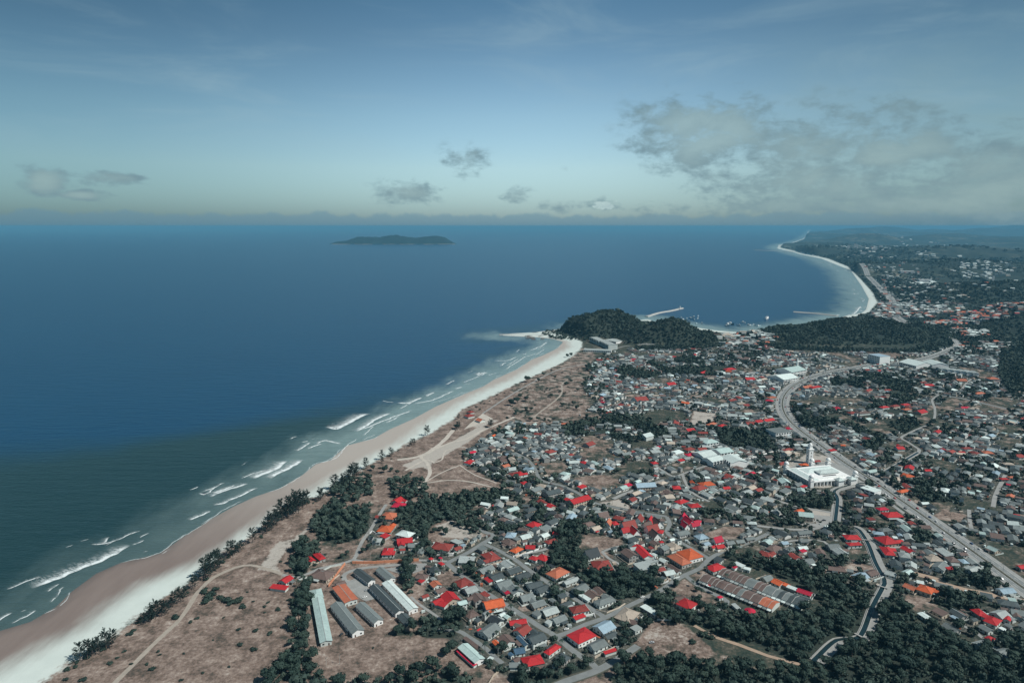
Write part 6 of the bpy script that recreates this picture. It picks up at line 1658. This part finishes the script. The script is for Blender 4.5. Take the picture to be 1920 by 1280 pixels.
# trees among houses
TX = np.array([rt.uniform(-160, 1700) for _ in range(120000)]); TY = np.array([rt.uniform(420, 2100) for _ in range(120000)]); TVD = veg_density_v(TX, TY)
for x, y, vd in zip(TX.tolist(), TY.tolist(), TVD.tolist()):
    o = occ_at(x, y)
    if not (o & 8) or (o & 5) or not in_view(x, y, 90): continue
    if rt.random() < .26 + max(0, (vd - .47)) * 5:
        rad = rt.uniform(1.6, 3.8) if vd < .53 else rt.uniform(2.4, 7.0) if rt.random() < .4 else rt.uniform(2, 4)
        if all(not (occ_at(x + a * rad * .5, y + b * rad * .5) & 1) for a, b in ((1, 0), (-1, 0), (0, 1), (0, -1))):
            SPOTS.append((x, y, rad)); 
SPOTS = [s for s in SPOTS if in_view(s[0], s[1], 120)]
def visible(s):
    px, py = to_px(s[0], s[1], G0 + 4); return 0 < px < 1920 and py < 1280
SPOTS.sort(key=lambda s: math.hypot(s[0], s[1]) / s[2] + (0 if visible(s) else 1e5))
n_t = max(0, 300 - len(TREES)); print('tree spots', len(SPOTS), 'single trees', n_t)
for s in SPOTS[:n_t]: tree(*s)
class NB:
    def __init__(s): s.V = []; s.F = []; s.T = []; s.n = 0
    def add(s, geo, x, y, z, rad, hs):
        V, F = geo; a = rt.uniform(0, 6.28); c, sn = math.cos(a), math.sin(a)
        q = np.empty_like(V); q[:, 0] = x + (V[:, 0] * c - V[:, 1] * sn) * rad; q[:, 1] = y + (V[:, 0] * sn + V[:, 1] * c) * rad; q[:, 2] = z + V[:, 2] * rad * hs
        s.V.append(q); s.F.append(F + s.n); s.n += len(V); s.T.append(np.full(len(V), rt.random()))
    def flush(s, name, label, cat):
        me = np_mesh(name, np.vstack(s.V), np.vstack(s.F), M_LEAFS); vattr(me, 'tone', np.concatenate(s.T)[:len(me.vertices)])
        setp(obj(name, me), label, cat, kind='stuff'); print(name, sum(len(f) for f in s.F))
nb = NB()
for (x, y, r_) in SPOTS[n_t:]:
    d = math.hypot(x, y); nb.add(rt.choice(MIDC) if d < 1050 else rt.choice(LOWC), x, y, G0 - .1 + (1.5 if r_ > 4 else 0), r_ * rt.uniform(.9, 1.15), rt.uniform(.8, 1.15))
nb.flush('town_trees', 'unbroken dark green tree cover between the houses farther off', 'trees')
# hills: canopy over the slopes
nb = NB()
def canopy(cx, cy, rx, ry, spacing, rmin, rmax, geo):
    n = int(rx * ry * math.pi / spacing ** 2)
    xs = []; 
    a = np.array([rt.uniform(0, 6.283) for _ in range(n)]); q = np.sqrt(np.array([rt.random() for _ in range(n)])) * .97
    X = cx + np.cos(a) * q * rx; Y = cy + np.sin(a) * q * ry; Z = ground_z(X, Y); sw = sdist(X, Y, Wl, Wp)
    for x, y, z, w_ in zip(X, Y, Z, sw):
        if w_ < 9 or (occ_at(x, y) & 5): continue
        if z < 3.5 and rt.random() < .3: continue
        nb.add(rt.choice(geo), x, y, z - .8, rt.uniform(rmin, rmax), rt.uniform(.7, 1.25))
for (cx, cy, rx, ry, h) in HILLS[:9]: canopy(cx, cy, rx, ry, 8.0, 3.4, 6.6, LOWC)
nb.flush('hill_forest', 'dense evergreen forest covering the two coastal hills', 'forest')
# far country: tree clumps and scattered buildings
nb = NB(); bag = Bag(); r2 = random.Random(23)
def land_ok(x, y): return True
for rng0, rng1, cnt, rmin, rmax in ((2000, 3000, 5200, 5, 9), (3000, 5200, 6500, 8, 15), (5200, 11000, 6500, 16, 32)):
    u = np.array([r2.random() for _ in range(cnt)]); rg = 1 / (1 / rng0 + (1 / rng1 - 1 / rng0) * u); pxs = np.array([r2.uniform(1380, 2020) for _ in range(cnt)])
    X = (pxs - 960) / FPX * (rg * math.cos(PITCH) + HC * math.sin(PITCH)); Y = rg.copy(); sw = sdist(X, Y, Vl, Vp)
    den = fbm(X, Y * .6, rng0 * .22, 31, 4); Z = ground_z(X, Y)
    h3 = smooth_line(PP(HWY3), 40); dh = seg_dist(X, Y, h3)
    for x, y, z, s_, d_, dd in zip(X, Y, Z, sw, den, dh):
        if s_ < 6 or dd < 26: continue
        px, py = to_px(x, y, z)
        if d_ > .40 + .05 * r2.random(): nb.add(r2.choice(LOWC), x, y, z - 1, r2.uniform(rmin, rmax), r2.uniform(.35, .8) if rng0 > 3000 else r2.uniform(.6, 1))
nb.flush('far_woods', 'far woodland fading into haze behind the bay', 'forest')
def far_houses(pxc, pyc, rx, ry, n, big=1.0, cols='WWPPPGNT', z=None):
    for _ in range(n):
        a = r2.uniform(0, 6.28); q = math.sqrt(r2.random()); px, py = pxc + rx * q * math.cos(a), pyc + ry * q * math.sin(a)
        x, y = P(px, py); s_ = veg_sd(x, y)
        if s_ < 14 or (occ_at(x, y) & 1): continue
        zz = gz(x, y)
        small_house(bag, x, y, r2.uniform(12, 22) * big, r2.uniform(9, 14) * big, r2.uniform(-.7, .2), r2.choice('ghhf'), r2.choice(cols), r2.uniform(4, 7) * (big ** .5), z=zz, extras=False, rs=r2)
for args in [(1650, 568, 18, 20, 70, 1, 'WPPGNTTG'), (1660, 590, 26, 8, 40, 1, 'WPTGGN'), (1695, 578, 22, 16, 50, 1, 'WPTGGN'), (1740, 560, 60, 24, 110), (1700, 530, 60, 20, 90), (1660, 505, 45, 14, 70), (1640, 484, 50, 10, 60, 1.6), (1840, 516, 60, 7, 80, 1.4, 'WWWP'), (1790, 545, 60, 10, 40), (1735, 532, 18, 6, 25, 1.6, 'WWP'),
             (1600, 470, 30, 3, 24, 2, 'WWPA'), (1640, 478, 22, 4, 30, 2, 'WWA'), (1555, 470, 30, 3, 14, 1.8, 'WP'), (1760, 608, 30, 5, 50, 1, 'RTNTWPGG'), (1800, 604, 34, 7, 60, 1, 'RTTWPGN'), (1870, 608, 60, 8, 90, 1, 'RTTWPGGN'), (1890, 598, 50, 8, 60, 1, 'TTWPN'), (1900, 585, 40, 6, 22, 1, 'WP'),
             (1800, 622, 20, 6, 40, 1, 'WPGT'), (1830, 628, 24, 8, 30, 1.3, 'WTGP'), (1850, 650, 60, 8, 40, 1, 'WPNTG'), (1700, 555, 40, 25, 60), (1780, 578, 50, 10, 40), (1730, 590, 50, 8, 50, 1, 'WPTN'), (1785, 490, 20, 3, 14, 2, 'WWP'), (1730, 487, 24, 3, 14, 2, 'WP'), (1900, 505, 20, 3, 10, 2, 'W'), (1750, 465, 90, 10, 40, 2.2, 'WWP'), (1690, 455, 60, 4, 14, 3, 'WA'),
             (1380, 632, 45, 5, 60, 1, 'WPAGW'), (1415, 640, 40, 6, 50, 1, 'WPGTN'), (1360, 645, 25, 5, 30, 1, 'WPGTN'), (1865, 555, 50, 8, 20)]:
    far_houses(*args)
for (px, py, h, w_) in [(1590, 478, 40, 26), (1602, 474, 55, 22), (1606, 475, 50, 20), (1640, 481, 40, 40), (1650, 479, 45, 34), (1618, 482, 25, 60), (1733, 530, 22, 70), (1728, 531, 22, 30), (1664, 525, 34, 12), (1700, 517, 16, 90), (1862, 526, 30, 12), (1895, 478, 20, 60)]:
    x, y = P(px, py); V = []; F = []; box(V, F, 0, 0, -2, w_, w_ * .4, h); bag.add(xf(V, x, y, gz(x, y), -.2), F, (.55, .56, .54), 0)
flush(bag, 'far_buildings', 'scattered pale and red roofed buildings around the far bay', 'buildings')

# ------------------------------------------------------------------ island, jetties, rocks, lighthouse, boats
def island():
    cx, cy = at_range(737, 13300); V = []; F = []
    n, m = 90, 26; Lx, Ly = 1240.0, 300.0; prof = [(-1, 0), (-.86, .30), (-.70, .45), (-.56, .90), (-.42, .86), (-.2, .80), (-.1, .98), (.08, 1.0), (.25, .86), (.36, .72), (.5, .86), (.68, .96), (.8, .8), (.94, .2), (1, 0)]
    xs = [p[0] for p in prof]; ys = [p[1] for p in prof]
    for i in range(n + 1):
        u = -1 + 2 * i / n; h = float(np.interp(u, xs, ys)) * 165
        w_ = Ly * (1 - abs(u) ** 3) ** .5 * (.8 + .3 * f1(u * 900, 0, 180, 4)) + 5
        for j in range(m + 1):
            v = -1 + 2 * j / m; zz = h * max(0, 1 - abs(v) ** 1.7) * (.78 + .4 * f1(u * 1200 + 50, v * 500, 130, 9)) - 2
            V.append((cx + u * Lx, cy + v * w_, zz))
    for i in range(n):
        for j in range(m): a = i * (m + 1) + j; F.append((a, a + m + 1, a + m + 2, a + 1))
    root = empty('island', (0, 0, 0)); setp(root, 'long low wooded island on the horizon left of centre', 'island')
    md = simple('island_cover', (.012, .030, .032), .9, .5, .01); obj('wooded_ridge', mesh('wooded_ridge', V, F, md, True), root)
    V = []; F = []
    for (a, b_) in ((-.55, -.27), (-.12, .1), (.14, .38), (.5, .97), (-.92, -.62)):
        k = 12; b0 = len(V)
        for i in range(k + 1):
            u = a + (b_ - a) * i / k; w_ = Ly * (1 - abs(u) ** 3) ** .5 * (.8 + .3 * f1(u * 900, 0, 180, 4)) + 5
            V += [(cx + u * Lx, cy - w_ + 10, 4), (cx + u * Lx, cy - w_ - 12 - 14 * math.sin(i), .2)]
        for i in range(k): F.append((b0 + 2 * i, b0 + 2 * i + 1, b0 + 2 * i + 3, b0 + 2 * i + 2))
    obj('beach', mesh('beach', V, F, M_SANDP), root)
island()
def jetty(pts, w_, z, label, name='breakwater'):
    w = smooth_line(PP(pts, 0), 12); t = np.gradient(w, axis=0); t /= np.linalg.norm(t, axis=1)[:, None]; nn = np.stack([-t[:, 1], t[:, 0]], 1); V = []; F = []
    for i, p in enumerate(w):
        for (o_, zz) in ((-w_ * 1.1, -1), (-w_ * .5, z), (w_ * .5, z), (w_ * 1.1, -1)):
            q = p + nn[i] * o_ * rt.uniform(.92, 1.1); V.append((q[0], q[1], zz + rt.uniform(-.2, .2)))
    for i in range(len(w) - 1):
        for j in range(3): F.append((4 * i + j, 4 * i + j + 1, 4 * i + j + 5, 4 * i + j + 4))
    F += [(0, 1, 2, 3), tuple(len(V) - 4 + k for k in (3, 2, 1, 0))]
    setp(obj(name, mesh(name, V, F, M_CONC)), label, name)
jetty([(1212, 594), (1235, 587), (1258, 583), (1279, 578)], 9, 3, 'stone breakwater running out behind the wooded headland')
jetty([(1570, 593), (1540, 589), (1510, 586.5), (1488, 585)], 8, 3, 'breakwater in the bay reaching left from the beach')
jetty([(1486, 472.5), (1450, 470.5), (1415, 469)], 14, 4, 'distant breakwater at the far headland')
jetty([(1040, 630), (1000, 628), (965, 627), (936, 627.5)], 5, 1.6, 'low stone groyne running out from the beach end', 'groyne')
lx, ly = P(1275, 579, 3); lt = empty('lighthouse', (lx, ly, 3)); setp(lt, 'small white lighthouse on the end of the breakwater', 'lighthouse')
V = []; F = []; tube(V, F, [(0, 0, 0), (0, 0, 9)], [2.2, 1.4], 12); obj('tower', mesh('tower', V, F, M_WHITE), lt)
V = []; F = []; tube(V, F, [(0, 0, 9), (0, 0, 9.4), (0, 0, 9.5), (0, 0, 11.5), (0, 0, 13)], [2.2, 2.2, 1.2, 1.2, .1], 12); obj('lantern', mesh('lantern', V, F, M_WHITE), lt)
for k in range(70):
    if k < 50: px, py = rt.uniform(985, 1050), rt.uniform(617, 625)
    else: px, py = rt.uniform(985, 1018), rt.uniform(628, 637)
    if k < 50 and py < 625 - (px - 985) * .1: continue
    x, y = P(px, py, 0); V, F = ICO1.copy(), ICO1F; s = rt.uniform(2, 6)
    V = V * np.array([s * 1.6, s, s * .35]) * np.array([[rt.uniform(.7, 1.2)] * 3 for _ in V]); o = obj('rock', np_mesh('rock', V, F, M_ROCK), loc=(x, y, .3))
    setp(o, None, 'rock', 'boulders at the headland'); want_label(o, ('large' if s > 4 else 'small') + ' dark boulder in the shallows', x, y, 0)
def boat_meshes(L):
    w_ = L * .26; V = []; F = []
    st = [(-.5, .72, .0), (-.3, .95, -.05), (0, 1, -.05), (.28, .78, .02), (.5, .06, .3)]
    for (t, k, dz) in st:
        V += [(t * L, -w_ / 2 * k, L * (.13 + dz * .4)), (t * L, -w_ / 2 * k * .6, -.4), (t * L, w_ / 2 * k * .6, -.4), (t * L, w_ / 2 * k, L * (.13 + dz * .4))]
    for i in range(4):
        for j in range(3): a = 4 * i + j; F.append((a, a + 1, a + 5, a + 4))
        F.append((4 * i + 3, 4 * i, 4 * i + 4, 4 * i + 7))
    F.append((0, 3, 2, 1)); hull = mesh('hull', V, F, M_FLOWER)
    V = []; F = []; box(V, F, -L * .18, 0, L * .11, L * .26, w_ * .6, L * .15); box(V, F, -L * .18, 0, L * .26, L * .32, w_ * .72, .25); cabin = mesh('cabin', V, F, M_WHITE)
    V = []; F = []; tube(V, F, [(L * .08, 0, L * .1), (L * .08, 0, L * .5)], [.16, .1], 6); mast = mesh('mast', V, F, M_DARK); return hull, cabin, mast
BM = boat_meshes(18)
spots = [(1279, 600), (1288, 598), (1296, 597), (1302, 600), (1308, 598), (1309, 593), (1262, 600), (1278, 597), (1291, 602), (1300, 594), (1283, 604), (1272, 603), (1366, 609), (1371, 608), (1385, 610), (1397, 606), (1392, 604), (1408, 611), (1414, 610), (1423, 612), (1403, 609), (1363, 611), (1316, 606), (1306, 607)]
for i, (px, py) in enumerate(spots):
    x, y = P(px, py, 0); big = 1.6 if 12 <= i < 14 else rt.uniform(.7, 1.15); root = empty('fishing_boat', (x, y, .2), rt.uniform(0, 6.28)); root.scale = (big,) * 3
    for nm, me in zip(('hull', 'cabin', 'mast'), BM): obj(nm, me, root)
    setp(root, None, 'boat', 'fishing boats in the harbour'); want_label(root, ('large' if big > 1.5 else 'small') + ' moored fishing boat', x, y, 0)
x, y = P(1438, 598, 0); root = empty('ferry', (x, y, .2), .9); root.scale = (1.9,) * 3
for nm, me in zip(('hull', 'cabin', 'mast'), BM):
    me2 = me.copy(); me2.materials[0] = M_WHITE; obj(nm, me2, root)
setp(root, 'white ferry alone in the bay right of the fishing boats', 'ferry')

# ------------------------------------------------------------------ street furniture, vehicles, walls
def car_meshes():
    V = []; F = []
    prof = [(-2.1, .35), (-2.1, .9), (-1.5, 1.0), (1.2, .95), (2.1, .75), (2.1, .35)]
    for s in (-.85, .85): V += [(x, s, z) for x, z in prof]
    n = 6
    F += [tuple(range(n))[::-1], tuple(n + i for i in range(n))] + [(i, (i + 1) % n, (i + 1) % n + n, i + n) for i in range(n)]
    body = (V, F)
    V = []; F = []; pr = [(-1.5, 1.0), (-1.05, 1.5), (.35, 1.5), (.95, .98)]
    for s in (-.74, .74): V += [(x, s * (1 if z < 1.2 else .84), z) for x, z in pr]
    F += [(3, 2, 1, 0), (4, 5, 6, 7)] + [(i, (i + 1) % 4, (i + 1) % 4 + 4, i + 4) for i in range(4)]
    cab = mesh('cabin', V, F, M_GLASS)
    V = []; F = []; box(V, F, -.35, 0, 1.5, 1.4, 1.2, .06); top = (V, F)
    V = []; F = []
    for k in range(10): a = k * .628; V += [(.32 * math.cos(a), -.1, .32 * math.sin(a)), (.32 * math.cos(a), .1, .32 * math.sin(a))]
    F = [(2 * k, 2 * k + 1, (2 * k + 3) % 20, (2 * k + 2) % 20) for k in range(10)] + [tuple(range(0, 20, 2)), tuple(range(1, 20, 2))[::-1]]
    return body, cab, top, mesh('wheel', V, F, M_TYRE)
cb, cc, ct, cw = car_meshes()
CARC = {'white': M_WHITE, 'dark grey': M_DARK, 'red': simple('car_red', (.5, .03, .03), .4, .05), 'silver': simple('car_silver', (.42, .44, .45), .35, .05), 'blue': simple('car_blue', (.05, .12, .28), .4, .05)}
CBM = {k: (mesh('body', *cb, m), mesh('roof_panel', *ct, m)) for k, m in CARC.items()}
def car(x, y, a, z, col, where):
    root = empty('car', (x, y, z), a); b_, t_ = CBM[col]; obj('body', b_, root); obj('cabin', cc, root); obj('roof_panel', t_, root)
    for (wx, wy) in ((-1.35, -.8), (-1.35, .8), (1.35, -.8), (1.35, .8)): obj('wheel', cw, root).location = (wx, wy, .32)
    root['category'] = 'car'; root['group'] = 'cars on the roads'; want_label(root, f'{col} car {where}', x, y)
hw = smooth_line(PP(HWY), 6); s_ = 0
for k in range(84):
    i = rt.randint(4, len(hw) - 20); t = hw[i + 1] - hw[i]; t /= np.linalg.norm(t); nn_ = np.array([-t[1], t[0]]); sd_ = rt.choice((-1, 1)); o_ = sd_ * rt.choice((5.0, 9.6)); p = hw[i] + nn_ * o_
    car(p[0], p[1], math.atan2(t[1], t[0]) + (math.pi if sd_ > 0 else 0), G0 + .34, rt.choice(['white', 'white', 'dark grey', 'silver', 'red', 'blue', 'dark grey']), 'on the highway')
for (px, py, a, c) in [(1062, 1180, .3, 'white'), (652, 1189, 1.2, 'dark grey'), (640, 1190, 1.2, 'dark grey'), (684, 1120, .5, 'white'), (688, 1107, .5, 'silver'), (700, 1105, 2, 'white'), (1850, 1119, .1, 'white'), (1860, 1122, .4, 'silver'), (1872, 1121, 0, 'dark grey'), (1380, 1120, -.9, 'white'), (1205, 1120, .5, 'white'), (946, 1148, -.8, 'silver'), (1000, 1183, -.8, 'dark grey'), (765, 1056, 0, 'white'), (1222, 1205, .2, 'silver'), (1530, 978, .1, 'white'), (1545, 976, .1, 'dark grey'), (1515, 975, .1, 'silver'), (1300, 1150, .4, 'white'), (1640, 915, .6, 'white'), (1648, 912, .6, 'red'), (1480, 706, .3, 'white'), (1462, 708, .3, 'silver'), (1450, 712, .3, 'white'), (1440, 702, .3, 'blue')]:
    x, y = P(px, py); car(x, y, a, G0 + .25, c, 'parked')
V = []; F = []; tube(V, F, [(0, 0, -.5), (0, 0, 9)], [.16, .11], 6); PO = mesh('pole', V, F, M_CONC)
V = []; F = []; box(V, F, 0, 0, 8.2, .14, 2.0, .14); box(V, F, 0, 0, 7.4, .14, 1.6, .14); CRA = mesh('cross_arm', V, F, M_DARK)
V = []; F = []; box(V, F, 0, 1.0, 8.9, .14, 2.2, .12); box(V, F, 0, 2.1, 8.82, .3, .8, .1); LMP = mesh('lamp_arm', V, F, M_DARK)
for (px, py, k) in [(637, 1245, 0), (612, 1250, 0), (558, 1252, 0), (575, 1194, 0), (559, 1178, 0), (695, 1050, 1), (780, 1046, 1), (775, 1238, 0), (1165, 1170, 0), (1175, 1172, 0), (1134, 1150, 0), (1200, 1120, 0), (1772, 1134, 0), (560, 1150, 0), (866, 1216, 0), (934, 1232, 0), (978, 1152, 0), (1092, 1132, 0), (1040, 1100, 0), (1000, 1075, 0), (942, 1036, 0), (1280, 1018, 0), (1318, 1066, 0), (1250, 1102, 0), (1358, 1038, 0), (1112, 1244, 0), (1030, 1188, 0), (900, 1104, 0), (868, 1080, 0)]:
    x, y = P(px, py); root = empty('lamp_post' if k else 'utility_pole', (x, y, G0), road_angle(x, y)[0]); obj('pole', PO, root); obj('lamp_arm' if k else 'cross_arm', LMP if k else CRA, root)
    root['category'] = 'lamp post' if k else 'utility pole'; root['group'] = 'poles along the lanes'; want_label(root, 'pale lamp post' if k else 'thin grey utility pole', x, y)
for i in range(12, len(hw) - 10, 7):
    p = hw[i]; t = hw[i + 1] - hw[i]; root = empty('street_lamp', (p[0], p[1], G0 + .5), math.atan2(t[1], t[0])); obj('pole', PO, root); obj('lamp_arm', LMP, root)
    o = obj('lamp_arm', LMP, root); o.rotation_euler = (0, 0, math.pi)
    root['category'] = 'street lamp'; root['group'] = 'twin street lamps along the median'; want_label(root, 'twin-armed street lamp on the highway median', *p)
def wall_run(pts, h, m, label, thick=.35, name='boundary_wall', z=0):
    w = PP(pts); V = []; F = []
    for i in range(len(w) - 1):
        a, b_ = w[i], w[i + 1]; c = (a + b_) / 2; L = np.linalg.norm(b_ - a); ang = math.atan2(*(b_ - a)[::-1]); box(V, F, c[0], c[1], G0 - .2 + .002 * i, L + thick * .5, thick, h + .2 + .003 * i, ang)
        for k in range(int(L // 8)):
            q = a + (b_ - a) * (k + .5) * 8 / L; box(V, F, q[0], q[1], G0 - .2, thick + .25, thick + .25, h + .45, ang)
    return setp(obj(name, mesh(name, V, F, m)), label, 'wall')
wall_run([(661, 1056), (700, 1056), (740, 1053.5), (785, 1051)], 2.6, M_WALLO, 'long orange school wall along the lane', .7)
wall_run([(647, 1058), (636, 1072), (625, 1088), (616, 1100)], 2.6, M_WALLO, 'orange school wall running down beside the dark-roofed house', .5)
wall_run([(560, 1088), (590, 1078), (620, 1063), (640, 1059)], 1.6, M_WALL, 'pale garden wall along the beach lane')
wall_run([(693, 1001), (698, 996), (706, 1002), (730, 1003), (734, 998)], 1.5, M_WHITE, 'white wall round the orange-roofed house plot')
wall_run([(808, 1036), (848, 1040), (864, 1029), (860, 1024)], 1.8, M_WHITE, 'white wall round the brick red roofed house')
wall_run([(962, 1044), (978, 1041), (1010, 1030)], 1.6, M_WHITE, 'white wall in front of the bright red roofs')
wall_run([(1228, 1091), (1236, 1095), (1250, 1092), (1266, 1080), (1262, 1074)], 1.8, M_WHITE, 'curved white wall round the brown-roofed pair')
wall_run([(1076, 1165), (1100, 1155), (1114, 1151), (1116, 1158)], 1.4, M_WHITE, 'white wall in front of the large brick red roof')
wall_run([(1118, 1144), (1138, 1149), (1160, 1140), (1172, 1132)], 1.2, M_WALL2, 'low cream wall round the grey hip-roofed corner house')
wall_run([(1115, 1234), (1135, 1223), (1155, 1213)], 1.8, M_WALL2, 'cream wall below the grey gabled house')
wall_run([(860, 1218), (883, 1244), (889, 1251)], .8, M_CONC, 'low concrete kerb wall beside the pale hall')
wall_run([(942, 1253), (925, 1268), (915, 1285)], 1.6, M_WALL2, 'pale wall running off the bottom edge')
wall_run([(944, 1253), (975, 1254), (986, 1253)], 1.6, M_WALL, 'grey wall below the red-roofed corner house')
wall_run([(1232, 1162), (1258, 1163)], 1.6, M_WHITE, 'short white pillared wall at the quarry edge')
wall_run([(1335, 1030), (1346, 1034), (1360, 1027), (1352, 1018), (1340, 1016), (1330, 1022)], 1.5, M_WHITE, 'white wall round the crimson-roofed corner villa')
wall_run([(1400, 862), (1440, 850), (1470, 842)], 2.0, M_WHITE, 'long white wall beside the lane to the highway')
wall_run([(1350, 873), (1380, 866), (1402, 860)], 2.0, M_WHITE, 'white wall in front of the villa cluster')
wall_run([(1411, 890), (1440, 882), (1462, 876)], 2.0, M_WHITE, 'white wall along the lane left of the mosque')
wall_run([(1382, 1046), (1440, 1066), (1500, 1088), (1560, 1100), (1640, 1118)], 1.6, M_ROCK, 'dark wall between the wood and the houses beyond')
wall_run([(900, 1075), (925, 1093), (945, 1110)], 1.0, M_WALL, 'low pale wall along the main street')
# open-sided lamp-like red parasol at the terrace end
x, y = P(1406, 1150); root = empty('parasol', (x, y, G0)); setp(root, 'round dark red parasol roof at the end of the lower terrace', 'parasol')
V = []; F = []; tube(V, F, [(0, 0, 3.0), (0, 0, 3.1), (0, 0, 5.2)], [4.8, 4.8, .1], 14); obj('canopy', mesh('canopy', V, F, M_ROOF['K']), root)
V = []; F = []; tube(V, F, [(0, 0, 0), (0, 0, 3.2)], [.18, .18], 8); obj('post', mesh('post', V, F, M_DARK), root)

resolve_labels()

# ------------------------------------------------------------------ air
def haze():
    V = []; F = []; box(V, F, 0, 0, -6, 300000, 300000, HC + 20 + 6)
    m = bpy.data.materials.new('haze'); m.use_nodes = True; t = m.node_tree; t.nodes.clear()
    v = t.nodes.new('ShaderNodeVolumePrincipled'); v.inputs['Color'].default_value = (.20, .55, .78, 1); v.inputs['Density'].default_value = HAZE; v.inputs['Anisotropy'].default_value = 0.0
    o = t.nodes.new('ShaderNodeOutputMaterial'); t.links.new(v.outputs[0], o.inputs['Volume'])
    h = obj('haze', mesh('haze', V, F, m)); setp(h, 'thin blue haze over sea and land', 'haze', kind='stuff')
HAZE = 4.3e-5
haze()
